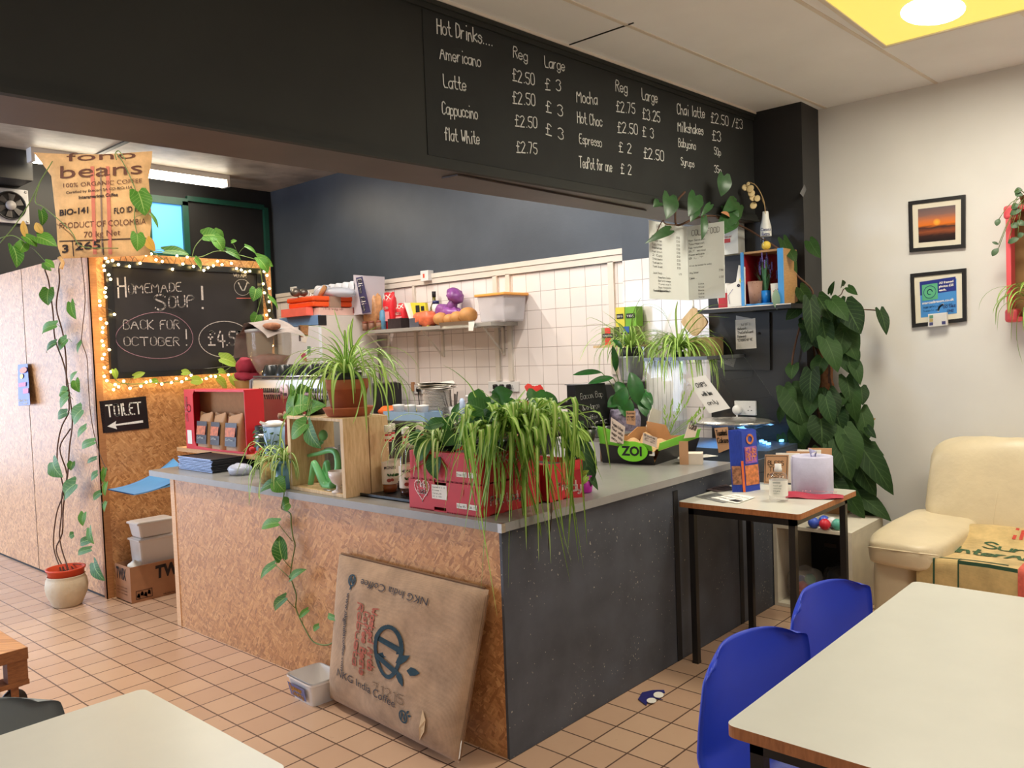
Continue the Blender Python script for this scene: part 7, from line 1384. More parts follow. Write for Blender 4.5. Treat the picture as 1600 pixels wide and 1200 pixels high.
for i, (pq, mt, lb) in enumerate(((((1086, 776), (1120, 770), (1150, 782), (1130, 786)), M('grey_photo_page', L(120, 120, 116), .4, .6, 30), 'grey printed leaflet at the left end of the side table'), (((1110, 778), (1150, 772), (1180, 777), (1152, 787)), m_paper, 'white sheet with a dark block lying in the middle of the side table'), (((1098, 764), (1135, 757), (1150, 764), (1120, 768)), M('brown_photo_page', L(96, 80, 80), .4, .7, 40), 'dark photo leaflet lying at the back of the side table'))):
    b = MB(); b.slab([Zp(x, y, TZ+.001+.0015*i) for x, y in pq], (0, 0, 1), .0012); r = single(b, 'table_leaflet', mt, lb, 'leaflet')
    b = MB(); u = Zp(*pq[1], TZ+.0025+.0015*i); a = Zp(*pq[0], TZ+.0025+.0015*i); v_ = Zp(*pq[3], TZ+.0025+.0015*i); X_ = (v_-a); Y_ = (u-a)
    for k in range(3): scrawl(b, 'printed notice', a+X_*.08+Y_*(.75-.25*k), X_, Y_, Y_.length*.08, X_.length*.6, .14)
    if i == 1: rect(b, a+X_*.55+Y_*.15, X_, Y_, X_.length*.3, Y_.length*.25)
    b.build('leaflet_print', m_ink, r)
# ---------------------------------------------------------------- open white cube
cx0, cx1, cy0, cy1, cz = 2.21, 2.695, -.438, .0, .46; th = .02
cy1 = -.006
t = thing('storage_cube', 'open fronted white storage cube on the floor behind the side table', 'cube', ((cx0+cx1)/2, (cy0+cy1)/2, 0)); m_cube = M('worn_white_board', L(214, 206, 186), .55, .08, 10)
MB().bb(cx0, cx1, cy0, cy1, cz-th, cz, .0015).build('top_board', m_cube, t); MB().bb(cx0, cx1, cy0, cy1, .002, th).build('bottom_board', m_cube, t); MB().bb(cx0, cx1, cy1-th, cy1, th, cz-th).build('side_board', m_cube, t); MB().bb(cx0, cx1, cy0, cy0+th, th, cz-th).build('side_board', m_cube, t); MB().bb(cx1-.01, cx1, cy0+th, cy1-th, th, cz-th).build('back_board', M('dark_back', L(30, 28, 28), .7), t)
b = MB(); o = Xp(1236, 930, 2.35); b.cushion((2.34, -.13, .115), (.2, .19, .18), None, 2.2, 20, 12, .10, 12); bg = single(b, 'ball_bag', film('clear_sack', L(196, 190, 184), .35), 'clear plastic bag of red and coloured plastic balls inside the white cube', 'bag')
m_bc = [M('red_ball', L(206, 40, 56), .35), M('blue_ball', L(60, 90, 190), .35), M('teal_ball', L(90, 170, 150), .35), M('white_ball', L(220, 220, 220), .35)]
bp = 0
def balls(spots, grp, base_lab):
    proto = {}
    for i, (x, y, z, k, lb) in enumerate(spots):
        if k not in proto: proto[k] = single(MB().ball((x, y, z), .03, 16, 10), 'plastic_ball', m_bc[k], lb, 'ball', grp, (x, y, z))
        else: dup(proto[k], MX.Translation((x, y, z)), lb)
balls([(2.31, -.10, .053, 0, 'red plastic ball at the bottom left in the clear bag'), (2.29, -.165, .053, 0, 'red plastic ball at the bottom right in the clear bag'), (2.30, -.13, .105, 0, 'red plastic ball in the middle of the clear bag'), (2.31, -.17, .15, 2, 'teal plastic ball at the top of the clear bag'), (2.36, -.10, .12, 1, 'blue plastic ball at the back of the clear bag')], 'balls in the bag inside the cube', '')
b = MB(); b.cushion((2.42, -.31, .13), (.26, .19, .21), None, 2.3, 20, 12, .10, 15); single(b, 'black_bin_bag', M('black_bag', L(40, 40, 42), .25, .2, 20), 'crumpled dark plastic bag at the right inside the white cube', 'bag')
p = Zp(1265, 832, cz); p = Zp(1272, 830, cz)
balls([(p.x+.07, p.y+.03, cz+.03, 1, 'blue plastic ball on the cube under the side table, left'), (p.x+.06, p.y-.035, cz+.03, 0, 'red plastic ball on the cube under the side table'), (p.x+.12, p.y-.05, cz+.03, 3, 'white plastic ball on the cube under the side table'), (p.x+.14, p.y+.0, cz+.03, 1, 'blue plastic ball at the back on the cube under the side table'), (p.x+.09, p.y-.09, cz+.03, 2, 'teal plastic ball at the right on the cube under the side table')], 'balls on the cube', '')
p = Zp(1300, 803, cz); t = thing('kraft_box', 'small brown cardboard box on the white cube beside the table leg', 'box', (p.x+.05, p.y, cz)); MB().bb(p.x, p.x+.15, p.y-.07, p.y+.09, cz+.001, cz+.075).build('carton', m_card, t); b = MB(); rect(b, (p.x, p.y+.0, cz+.04), (0, -1, 0), (0, 0, 1), .02, .025, .002); b.build('white_label', m_paper, t)
# ---------------------------------------------------------------- sofa and coffee sack
t = thing('leather_sofa', 'cream leather sofa against the white wall at the right', 'sofa', (2.35, -1.5, 0))
b = MB(); b.cushion((2.28, -.74, .28), (.84, .22, .44), None, 5, 40, 20, .012, 1); b.build('arm', m_leather, t)
b = MB(); b.cushion((2.24, -.80, .475), (.90, .36, .16), RX(.02), 4.6, 40, 20, .018, 2); ap = b.build('arm_pad', m_leather, t)
b = MB(); b.tube(cr([V((1.80, -.66, .50)), V((1.787, -.8, .502)), V((1.80, -.96, .50))], 5), .004, 6); b.build('seam_piping', m_leather, ap)
b = MB(); b.cushion((2.22, -1.70, .25), (.76, 1.7, .42), None, 5, 40, 20, .012, 4); b.build('seat', m_leather, t)
for k, yc in enumerate((-1.10, -1.92)):
    b = MB(); b.cushion((2.62, yc-.03, .66), (.30, .84, .56), RY(.26), 4.2, 44, 26, .035, 5+k); bc_ = b.build('back_cushion', m_leather, t)
    b = MB(); b.tube(cr([V((2.42, yc+.06, .42)), V((2.452, yc+.05, .6)), V((2.51, yc+.03, .78)), V((2.60, yc+.02, .915))], 5), .004, 6); b.build('centre_seam', m_leather, bc_)
MB().bb(2.78, 2.93, -2.6, -.66, .06, .76, .03).build('back_frame', m_leather, t)
for x in (1.98, 2.85):
    for y in (-.7, -2.4): MB().lathe([(.025, 0), (.03, .07)], 14, (x, y, 0)).build('foot', m_metalblk, t)
def seatz(u, v_):
    x = 2.44-.72*u; y = -.865-1.0*v_; z = .465+.05*math.exp(-((u-.1)/.18)**2)*(1+.3*math.sin(6*v_))+.008*math.sin(9*v_+3*u)*math.sin(5*u)
    if u > .86: f = (u-.86)/.14; z -= .24*f**1.1; x += .72*(u-.86)*.85
    return V((x, y, z+.012))
m_sackg = burlap('golden_burlap', L(206, 178, 122))
b = MB(); b.grid(seatz, 40, 40); b.grid(lambda u, v_: seatz(u, v_)-V((0, 0, .008)), 40, 40, flip=True)
sk = single(b, 'coffee_sack', m_sackg, 'golden coffee sack with green lettering spread over the sofa seat', 'sack')
def onsack(fn, lines):
    """lettering laid on the curved sack surface"""
    mb = MB()
    for s_, u0, v0, hh, ww in lines:
        tmp = MB(); scrawl(tmp, s_, (v0, u0, 0), (1, 0, 0), (0, -1, 0), hh, ww, .12)
        vs = []
        for x, y, z in tmp.v:
            P = fn(y, x); du = fn(y+.004, x)-P; dv = fn(y, x+.004)-P; n = du.cross(dv).normalized(); n = n if n.dot(CAMP-P) > 0 else -n; vs.append(P+n*.003)
        mb.add(vs, tmp.f)
    return mb
onsack(seatz, [('Surpre', .42, .20, .10, .34), ('InterAmerican', .62, .10, .14, .62)]).build('green_lettering', M('green_ink', L(60, 92, 60), .9, .2, 60), sk)
onsack(seatz, [('IMPORT', .24, .28, .12, .5)]).build('red_lettering', M('red_sack_ink', L(196, 70, 56), .9, .2, 60), sk)
def sband(fn, v0, v1, u0, u1): 
    mb = MB(); mb.grid(lambda a, c_: (lambda P, n: P+V((-.003, 0, .003)))(*(lambda u, v_: (fn(u, v_), (lambda n: n if n.dot(CAMP-fn(u, v_)) > 0 else -n)((fn(u+.004, v_)-fn(u, v_)).cross(fn(u, v_+.004)-fn(u, v_)).normalized())))(u0+(u1-u0)*a, v0+(v1-v0)*c_)), 30, 2); return mb
b = MB()
for v0, v1 in ((.40, .44), (.52, .56)): q_ = sband(seatz, v0, v1, .3, .99); b.add(q_.v, q_.f, True)
b.build('red_stripe', M('red_weave', L(206, 96, 80), .95, .2, 60), sk)
q_ = sband(seatz, .46, .49, .3, .99); q_.build('green_stripe', M('green_weave', L(110, 124, 90), .95, .2, 60), sk)
b = MB()
for u0, u1, v0, v1 in ((.80, .815, .07, .36), (.80, .99, .07, .078), (.80, .99, .17, .176), (.86, .872, .17, .40)): q_ = sband(seatz, v0, v1, u0, u1); b.add(q_.v, q_.f, True)
b.build('green_box_lines', M('green_line_ink', L(50, 84, 62), .9), sk)
# ---------------------------------------------------------------- blue chairs
def shell_chair(name, lab, loc, rz, mat, grp):
    t = thing(name, lab, 'chair', loc, rz, grp)
    cp_ = cr([V((y, z, 0)) for y, z in ((-.21, .425), (-.19, .445), (0, .437), (.15, .445), (.205, .49), (.225, .55), (.242, .63), (.257, .70), (.264, .745))], 6)
    def prof(v):                                    # seat front -> back top
        f = v*(len(cp_)-1); i = min(int(f), len(cp_)-2); return tuple(cp_[i].lerp(cp_[i+1], f-i))[:2]
    def srf(off):
        def f(u, v):
            y, z = prof(v); w_ = .215+.03*math.sin(PI*min(1, v*1.05)); s_ = (u*2-1)
            if v > .9: w_ *= math.sqrt(max(0, 1-((v-.9)/.1)**2*.35))
            if v < .1: w_ *= .93+.7*v
            x = s_*w_; back = max(0, min(1, (v-.45)*2)); back = back*back*(3-2*back); y -= back*.055*s_*s_; z += (1-back)*.018*s_*s_ - (max(0, v-.7)/.3)**2*.030*s_**4
            y2, z2 = prof(min(1, v+.02)); y1, z1 = prof(max(0, v-.02)); n = V((0, -(z2-z1), (y2-y1))).normalized()
            return V((x, y, z)) - n*off
        return f
    b = MB(t); b.grid(srf(0), 20, 40); b.grid(srf(.008), 20, 40, flip=True)
    n = 21; base2 = 21*41
    o0 = 0
    for j in range(40):
        for e in (0, 20): a0, a1 = j*21+e, (j+1)*21+e; b.f.append([a0, a1, a1+base2, a0+base2]); b.mi.append(0); b.sm.append(True)
    for i in range(20):
        for j in (0, 40): a0, a1 = j*21+i, j*21+i+1; b.f.append([a0, a1, a1+base2, a0+base2]); b.mi.append(0); b.sm.append(True)
    b.build('seat_shell', mat, t)
    for sx in (-1, 1):
        b = MB(t); b.tube(cr([V((sx*.20, -.20, .0)), V((sx*.185, -.17, .40)), V((sx*.17, -.10, .42))], 5), .011, 10); b.build('leg', m_metalblk, t)
        b = MB(t); b.tube(cr([V((sx*.21, .24, .0)), V((sx*.19, .15, .40)), V((sx*.17, .08, .42))], 5), .011, 10); b.build('leg', m_metalblk, t)
    b = MB(t); b.tube([(-.17, -.1, .42), (.17, -.1, .42)], .010, 8).tube([(-.17, .08, .42), (.17, .08, .42)], .010, 8); b.build('under_frame', m_metalblk, t)
    return t
shell_chair('plastic_chair', 'blue plastic chair nearest the viewer at the large cream table', (-.28, -1.30, 0), math.radians(-8), m_blue, 'plastic chairs')
shell_chair('plastic_chair', 'blue plastic chair farther away, between the large cream table and the side table', (.245, -1.285, 0), math.radians(-8), m_blue, 'plastic chairs')
shell_chair('plastic_chair', 'grey plastic chair behind the lower left table', (-1.66, -.15, 0), math.radians(4), M('grey_chair_plastic', L(120, 128, 130), .45, .05), 'plastic chairs')
# ---------------------------------------------------------------- pictures on the white wall
def picture(pq, lab, name='picture_frame'):
    P4 = [Xp(x, y, WX-.02) for x, y in pq]; t = thing(name, lab, 'picture', (P4[0]+P4[2])/2); c_ = sum(P4, V())/4
    sc_ = lambda k, dx: [c_+(p-c_)*k+V((dx, 0, 0)) for p in P4]
    o, i = sc_(1, 0), sc_(.86, 0)
    b = MB()
    for k in range(4): b.slab([o[k], o[(k+1) % 4], i[(k+1) % 4], i[k]], (1, 0, 0), .019)
    b.build('frame', m_metalblk, t); b = MB(); b.slab(sc_(.87, .006), (1, 0, 0), .008); b.build('mount', M('ivory_mount', L(224, 216, 196), .7, .02), t)
    return t, sc_(.66, .0045)
t, P4 = picture(((1419, 315), (1508, 304), (1508, 387), (1421, 394)), 'black framed sunset photograph, upper of two pictures on the white wall')
ns = NT('sunset_photo'); ns.co(); uv = ns.n('ShaderNodeSeparateXYZ'); ns.l(ns.tc.outputs['UV'], uv.inputs[0]); v = ns.co((6, 6, 30))
f = ns.math('ADD', uv.outputs[1], ns.math('MULTIPLY', ns.math('SUBTRACT', ns.noise(v, 3, 4), .5), .10))
col = ns.ramp(f, [(.0, L(30, 24, 26)), (.18, L(54, 36, 34)), (.30, L(150, 80, 50)), (.42, L(70, 48, 46)), (.50, L(226, 120, 40)), (.62, L(210, 120, 70)), (.80, L(136, 104, 96)), (1, L(110, 96, 98))])
dx = ns.math('SUBTRACT', uv.outputs[0], .5); dy = ns.math('SUBTRACT', uv.outputs[1], .56); d_ = ns.math('ADD', ns.math('MULTIPLY', dx, dx), ns.math('MULTIPLY', ns.math('MULTIPLY', dy, dy), 1.0))
ns.base(ns.mix(ns.ramp(d_, [(.0, (1, 1, 1)), (.0012, (.9, .9, .9)), (.012, (0, 0, 0))]), col, L(252, 180, 70))); ns.set(rough=.25)
b = MB(); b.add([P4[3], P4[2], P4[1], P4[0]], [(0, 1, 2, 3)], False, [(0, 0), (1, 0), (1, 1), (0, 1)]); b.build('photograph', ns.m, t)
t, P4 = picture(((1422, 428), (1509, 419), (1510, 502), (1425, 512)), 'black framed blue notice with a card pocket, lower of two pictures on the white wall')
u = P4[2]-P4[3]; v_ = P4[0]-P4[3]; nn = V((-1, 0, 0)); g = lambda a, c_: P4[3]+u*a+v_*c_+nn*.001
b = MB(); b.add([P4[3], P4[2], P4[1], P4[0]], [(0, 1, 2, 3)]); b.m(1).add([g(0, .62), g(1, .62), g(1, 1), g(0, 1)], [(0, 1, 2, 3)]); b.m(2).add([q_+nn*.001 for q_ in (g(.06, .46), g(.5, .46), g(.5, .9), g(.06, .9))], [(0, 1, 2, 3)]); po = b.build('poster', [M('sky_blue_print', L(70, 140, 206), .4, .03), M('navy_blue_print', L(34, 46, 130), .4, .03), M('green_square_print', L(90, 176, 130), .4, .06)], t)
b = MB()
for k, s_ in enumerate(('All framed', 'photos £25', 'each.')): ftext(b, s_, g(.54, .86-.10*k), u, v_, v_.length*.06, u.length*(.40 if k < 2 else .2), .03, lift=.002)
ftext(b, 'marcusbroom.co.uk', g(.06, .36), u, v_, v_.length*.07, u.length*.88, .02, lift=.002)
ellipse(b, g(.66, .13), u, v_, u.length*.16, v_.length*.16, u.length*.05, 16, PI*.55, PI*1.0); b.build('white_lettering', m_paper, po)
b = MB(); scrawl(b, 'Image gallery with prints and', g(.08, .25), u, v_, v_.length*.06, u.length*.8, .1, lift=.002); scrawl(b, 'frames for sale', g(.08, .15), u, v_, v_.length*.05, u.length*.45, .1, lift=.002); ellipse(b, g(.28, .68), u, v_, u.length*.17, v_.length*.17, .003, 24, lift=.0025); ellipse(b, g(.28, .68), u, v_, u.length*.07, v_.length*.07, .004, 16, 0, 5, lift=.0025); b.build('blue_lettering', M('blue_ink', L(40, 80, 130), .6), po)
b = MB(); ftext(b, 'DO TAKE', g(.64, .18), u, v_, v_.length*.07, u.length*.34, .02, lift=.003); ftext(b, 'ONE!', g(.74, .06), u, v_, v_.length*.07, u.length*.18, .02, lift=.003); b.build('navy_lettering', M('navy_ink', L(26, 36, 90), .6), po)
c_ = [Xp(x, y, WX-.05) for x, y in ((1450, 491), (1479, 488), (1480, 508), (1450, 511))]; t = thing('card_pocket', 'clear pocket of small business cards at the foot of the blue notice', 'card holder', (WX-.03, (c_[0].y+c_[1].y)/2, c_[3].z))
b = MB(); b.slab(c_, (1, 0, 0), .024); b.build('business_cards', m_paper, t); b = MB(); b.slab([q_+V((-.004, 0, -.004)) for q_ in c_], (1, 0, 0), .002); b.build('pocket', m_clear, t)
b = MB(); uu = c_[1]-c_[0]; vv = c_[0]-c_[3]
for k, (a, mt) in enumerate(((.08, 0), (.08, 1), (.08, 2), (.75, 0))): b.m(mt).add([c_[3]+uu*a+vv*(.1+.28*(k % 3))+V((-.0015, 0, 0)), c_[3]+uu*(a+.2)+vv*(.1+.28*(k % 3))+V((-.0015, 0, 0)), c_[3]+uu*(a+.2)+vv*(.34+.28*(k % 3))+V((-.0015, 0, 0)), c_[3]+uu*a+vv*(.34+.28*(k % 3))+V((-.0015, 0, 0))], [(0, 1, 2, 3)])
b.build('card_print', [M('navy_chip', L(40, 50, 120), .5), M('ochre_chip', L(196, 170, 90), .5), M('green_chip', L(90, 160, 120), .5)], t)
# pink edged case with plants at the right edge
pa, pb = Xp(1571, 323, WX-.12), Xp(1580, 502, WX-.12); m_pink = M('pink_vinyl', L(226, 84, 92), .45, .06)
y1_, y0_, z1_, z0_ = pa.y, pa.y-.42, pa.z, pb.z
t = thing('wall_case', 'pink edged open case hung on the white wall with plants, cut by the right edge', 'case', (WX-.06, (y0_+y1_)/2, z0_))
MB().bb(WX-.02, WX-.005, y0_, y1_-.02, z0_+.01, z1_-.01).build('brown_lining', M('brown_lining', L(130, 98, 56), .8, .1), t)
MB().bb(WX-.12, WX-.005, y1_-.022, y1_, z0_, z1_).bb(WX-.12, WX-.005, y0_, y1_, z0_, z0_+.022).bb(WX-.12, WX-.005, y0_, y1_, z1_-.022, z1_).build('pink_edge', m_pink, t)
for z_ in (z0_+.03, z1_-.03): MB().box((WX-.063, y1_-.02, z_), (.13, .06, .07), None, .014).build('corner_guard', m_pink, t)
o = V((WX-.07, y1_-.14, z0_+.022)); t = pot('case_spider_plant', 'spider plant spilling out of the bottom of the pink edged case', 'plant', (WX-.07, y1_-.12, z0_+.023), .04, .06, m_blackplastic)
b = MB(); spider(b, (WX-.08, y1_-.12, z0_+.09), 30, .22, .36, .012, (PI*.6, PI*1.5), (20, 75), (120, 190), 51)
for pp in (((1598, 470), (1585, 480), (1581, 510), (1580, 535)), ((1600, 480), (1590, 500), (1590, 540), (1598, 570)), ((1600, 440), (1590, 445), (1583, 455))): blade(b, cr([Xp(x, y, WX-.16) for x, y in pp], 4), .012)
b.build('leaves', m_spg, t)
t = pot('case_trailer', 'small trailing plant with narrow leaves at the top of the pink edged case', 'plant', (WX-.07, y1_-.09, z1_-.0), .035, .05, m_terra)
b = MB(); stk = MB(); o = V((WX-.07, y1_-.09, z1_+.05))
for i, (a, c_, wd) in enumerate((((1590, 345), (1600, 352), 8), ((1561, 342), (1557, 353), 8), ((1575, 380), (1592, 372), 9), ((1560, 382), (1550, 378), 4), ((1560, 388), (1550, 400), 9), ((1580, 325), (1592, 320), 10), ((1585, 300), (1597, 296), 9), ((1586, 303), (1598, 305), 8), ((1590, 370), (1600, 365), 8), ((1580, 350), (1590, 355), 9), ((1578, 335), (1596, 328), 9))):
    p1 = Xp(*a, WX-.14); p2 = Xp(*c_, WX-.15); leaf(b, p1, p2, wd*1.1*pxs(p1), (-1, 0, .3), 'oval'); stk.tube(cr([o, (o+p1)/2+V((-.04, 0, .02)), p1], 3), .0018, 5)
b.build('leaves', M('dusty_leaf', L(70, 96, 62), .5, .3, 40), t); stk.build('leaf_stalks', m_gstem, t)
# ---------------------------------------------------------------- left: soup board and string lights
BY = PY-.004; b0, b1 = Yp(161, 408, BY), Yp(405, 417, BY); zt, zb = Yp(160, 407, BY).z, Yp(176, 592, BY).z; x0, x1 = b0.x, b1.x; x1 = min(x1, 1.2)
t = thing('soup_chalkboard', 'large black chalkboard advertising homemade soup, framed by string lights', 'chalkboard', ((x0+x1)/2, BY, zb))
fw = .04; MB().bb(x0, x0+fw, BY-.03, BY, zb, zt).bb(x1-fw, x1, BY-.03, BY, zb, zt).bb(x0+fw, x1-fw, BY-.03, BY, zt-fw, zt).bb(x0+fw, x1-fw, BY-.03, BY, zb, zb+fw).build('frame', m_blackplastic, t)
MB().bb(x0+fw, x1-fw, BY-.018, BY, zb+fw, zt-fw).build('slate', M('slate', L(44, 40, 40), .8, .25, 5), t)
cb = BY-.0185; Q = lambda x, y: Yp(x, y, cb); b = MB()
def wr(b, s_, xa, ya, xb, yb, h, pen=.085, sd=1): o = Q(xa, ya); e = Q(xb, yb); scrawl(b, s_, o, e-o, (0, 0, 1), h*pxs(o)*1.02, (e-o).length, pen, .22, seed=sd)
wr(b, 'H', 185, 464, 197, 463, 29); wr(b, 'OMEMADE', 201, 459, 283, 455, 14, .11); wr(b, 'S', 243, 484, 258, 483, 23, .11); wr(b, 'OUP', 264, 482, 303, 478, 17, .11); wr(b, '!', 311, 481, 319, 481, 33, .10)
wr(b, 'BACK FOR', 193, 514, 280, 514, 14, .10); wr(b, 'OCTOBER', 194, 540, 280, 540, 13, .10); wr(b, '!', 288, 539, 293, 539, 24, .08); wr(b, '£4.50', 326, 539, 380, 539, 21, .11)
wr(b, 'VEGAN!', 365, 433, 385, 433, 5.5, .16); wr(b, 'V', 373, 457, 388, 457, 15, .12)
o = Q(378.5, 449); ellipse(b, o, (1, 0, 0), (0, 0, 1), 12.5*pxs(o)*1.1, 12.5*pxs(o), .003, 28, .5, 6.1); o = Q(352, 530); ellipse(b, o, (1, 0, 0), (0, 0, 1), 37*pxs(o)*1.18, 28*pxs(o), .005, 32, .3, 5.4); ribbon(b, [Q(372, 550), Q(386, 552), Q(378, 546)], .004, V((0, -1, 0)))
ribbon(b, [Q(172, 584), Q(300, 578), Q(360, 572)], .002, V((0, -1, 0)))
b.build('chalk_lettering', m_chalk2, t)
b = MB(); o = Q(241, 525); P = [Q(241+60*math.cos(a)*(1-.12*math.sin(a)), 524-36*math.sin(a)-4*math.cos(a)*math.sin(a)) for a in [2*PI*i/40 for i in range(41)]]; ribbon(b, P, .004, V((0, -1, 0))); b.build('chalk_bubble', m_chalkp, t)
b = MB(); ribbon(b, [Q(370, 466), Q(391, 466)], .006, V((0, -1, 0))); b.build('red_chalk_line', M('red_chalk', L(226, 120, 110), .9), t)
t = thing('string_lights', 'warm white fairy lights looped all around the soup chalkboard', 'string lights', (x0, BY-.03, zb-.05))
rnd = random.Random(77); path = []
def side(n, f, lo, hi):
    for k in range(n): path.append(f((k+.5)/n, rnd.uniform(lo, hi)))
side(30, lambda s, j: V((x0-.02+j, BY-.045-rnd.random()*.015, zb-.05+(zt-zb+.08)*s)), -.045, .05); side(32, lambda s, j: V((x0-.02+(x1-x0+.04)*s, BY-.045-rnd.random()*.015, zt+.02+j)), -.06, .04); side(24, lambda s, j: V((x1+.01+j, BY-.045-rnd.random()*.015, zt+.03-(zt-zb+.02)*s)), -.04, .04); side(32, lambda s, j: V((x1-.02-(x1-x0)*s, BY-.045-rnd.random()*.015, zb-.045+j)), -.035, .045)
b = MB(); b.tube(cr(path, 3), .0015, 5); b.build('wire', M('green_wire', L(30, 44, 30), .6), t)
pr_ = None
lit = path[:118]; lit = [p for i, p in enumerate(lit) if i % 6 != 5][:100]
for p in lit:
    if pr_ is None: pr_ = MB().ball(p, .0085, 10, 7).build('bulb', m_bulb, t); pm = p
    else: c_ = pr_.copy(); C.objects.link(c_); c_.parent = t; c_.matrix_basis = MX.Translation(p-pm)
# pothos over the board
def vineplant(name, lab, loc, paths, leaves, plane, mat, r=.003, kind='heart', depth=.02, nrm=(0, -1, .3), stemmat=None, potb=None):
    t = thing(name, lab, 'plant', loc); b = MB()
    for p in paths: b.tube(cr([plane(x, y, 0) for x, y in p], 4), r, 6)
    b.build('vine', stemmat or m_gstem, t); b = MB(); stk = MB(); allp = [plane(x, y, 0) for p in paths for x, y in p]
    for i, (a, c_, wd) in enumerate(leaves):
        pa = plane(*a, depth*(1+i % 3)); pc = plane(*c_, depth*(1.6+i % 2)); leaf(b, pa, pc, wd*1.1*pxs(pa), V(nrm)+V((.35*(i % 3-1), .3*((i//2) % 3-1), .1)), kind)
        j = min(allp, key=lambda q_: (q_-pa).length)
        if (j-pa).length < .25: stk.tube(cr([j, (j+pa)/2+V((0, 0, .01)), pa], 3), .0014, 5)
    b.build('leaves', mat, t); stk.build('leaf_stalks', m_gstem, t); return t
pb_ = lambda x, y, d=0: Yp(x, y, BY-.05-d)
vineplant('board_pothos', 'pothos trailing along the top and right edge of the soup chalkboard', (x1-.2, BY-.06, zt+.02), [((238, 392), (275, 396), (310, 402), (340, 392), (372, 398), (405, 408), (412, 420)), ((405, 408), (410, 450), (404, 480), (398, 500)), ((300, 402), (305, 385), (318, 370))],
 [((318, 368), (345, 368), 22), ((335, 372), (350, 392), 22), ((355, 392), (378, 405), 14), ((362, 378), (370, 376), 6), ((384, 385), (402, 397), 8), ((258, 392), (297, 396), 16), ((402, 402), (428, 416), 14), ((405, 405), (420, 426), 20), ((305, 405), (316, 422), 14), ((400, 452), (396, 470), 18), ((402, 492), (395, 508), 18), ((420, 465), (436, 484), 12), ((335, 362), (350, 375), 16)], pb_, m_leaf)
vineplant('lower_board_pothos', 'pothos runner with small bright leaves along the lower edge of the soup chalkboard', (x0+.5, BY-.06, zb), [((175, 580), (182, 595), (200, 600), (250, 598), (290, 595), (320, 590), (350, 580), (365, 570))],
 [((178, 578), (182, 592), 9), ((210, 588), (227, 582), 9), ((238, 596), (248, 594), 8), ((285, 582), (298, 582), 10), ((345, 560), (372, 570), 22), ((342, 580), (354, 582), 10), ((300, 594), (318, 596), 14), ((362, 588), (370, 605), 16), ((340, 592), (356, 610), 16)], pb_, leafmat('yellow_green_leaf', L(110, 150, 40), L(160, 186, 70), L(190, 204, 110)))  # runner leaves have their own yellow-green colours
b = MB()
for k in range(4): b.tube(cr([Yp(x, y, BY-.03-.004*k) for x, y in ((406+k, 410), (412+1.5*k, 450), (420+2*k, 490), (428+2.5*k, 505))], 4), .006, 6)
single(b, 'cable_bundle', M('black_cable', L(24, 24, 26), .5), 'bundle of black cables hanging down the right edge of the soup chalkboard', 'cable')
# toilet sign
P4 = [Yp(x, y, PY-.006) for x, y in ((155, 627), (228, 619), (233, 669), (161, 677))]; t = thing('toilet_sign', 'small black sign with white word TOILET and an arrow pointing left', 'sign', sum(P4, V())/4)
b = MB(); b.slab(P4, (0, 1, 0), .008); b.build('board', m_blackplastic, t); u, v_ = (P4[2]-P4[3]), (P4[0]-P4[3]); b = MB(); scrawl(b, 'TOILET', P4[3]+u*.12+v_*.50-V((0, .001, 0)), u, v_, v_.length*.36, u.length*.76, .115, .12)
g = lambda a, c_: P4[3]+u*a+v_*c_-V((0, .002, 0)); b.add([g(.10, .20), g(.30, .34), g(.28, .24), g(.88, .28), g(.88, .20), g(.28, .19), g(.30, .08)], [(0, 6, 5, 2), (0, 2, 1), (2, 5, 4, 3)]); b.build('white_lettering', m_chalk, t)
# hanging coffee sack on top of the partition corner
so = V((-.03, PY-.02, PZ)); sn = V((-.70, -.72, 0)).normalized(); S = lambda x, y, d=0: Pp(x, y, so+sn*(.03+d), sn)
ol = {0: ((97, 404), (236, 399)), .12: ((90, 386), (233, 385)), .35: ((88, 345), (237, 345)), .6: ((84, 310), (235, 310)), .8: ((80, 275), (232, 278)), .92: ((62, 250), (237, 252)), 1: ((52, 238), (238, 236))}
ks = sorted(ol)
def srow(v_):
    i = max(k for k in range(len(ks)) if ks[k] <= v_+1e-9); i = min(i, len(ks)-2); f = (v_-ks[i])/(ks[i+1]-ks[i]); A, B_ = ol[ks[i]], ol[ks[i+1]]
    return [tuple(A[j][k]*(1-f)+B_[j][k]*f for k in (0, 1)) for j in (0, 1)]
def sackf(u, v_, off=0):
    a, c_ = srow(min(1, max(0, v_))); x = a[0]+(c_[0]-a[0])*u; y = a[1]+(c_[1]-a[1])*u + (4*math.sin(PI*u) if v_ > .97 else 0)
    puff = .05*(math.sin(PI*min(1, max(0, u)))**.6)*(math.sin(PI*min(1, max(0, v_)))**.5)+.006*math.sin(9*v_+4*u)
    return S(x, y, puff*(1 if off == 0 else -.3)+off)
m_bur = burlap('brown_burlap', L(222, 178, 124)); b = MB(); b.grid(sackf, 30, 30); b.grid(lambda u, v_: sackf(u, v_, -.012), 30, 30, flip=True)
b.tube(cr([S(*p, .02) for p in ((92, 402), (98, 410), (95, 420))], 4), [.012]*9, 8); hs = single(b, 'coffee_sack', m_bur, 'printed coffee bean sack hanging at the top corner of the strand board partition', 'sack')
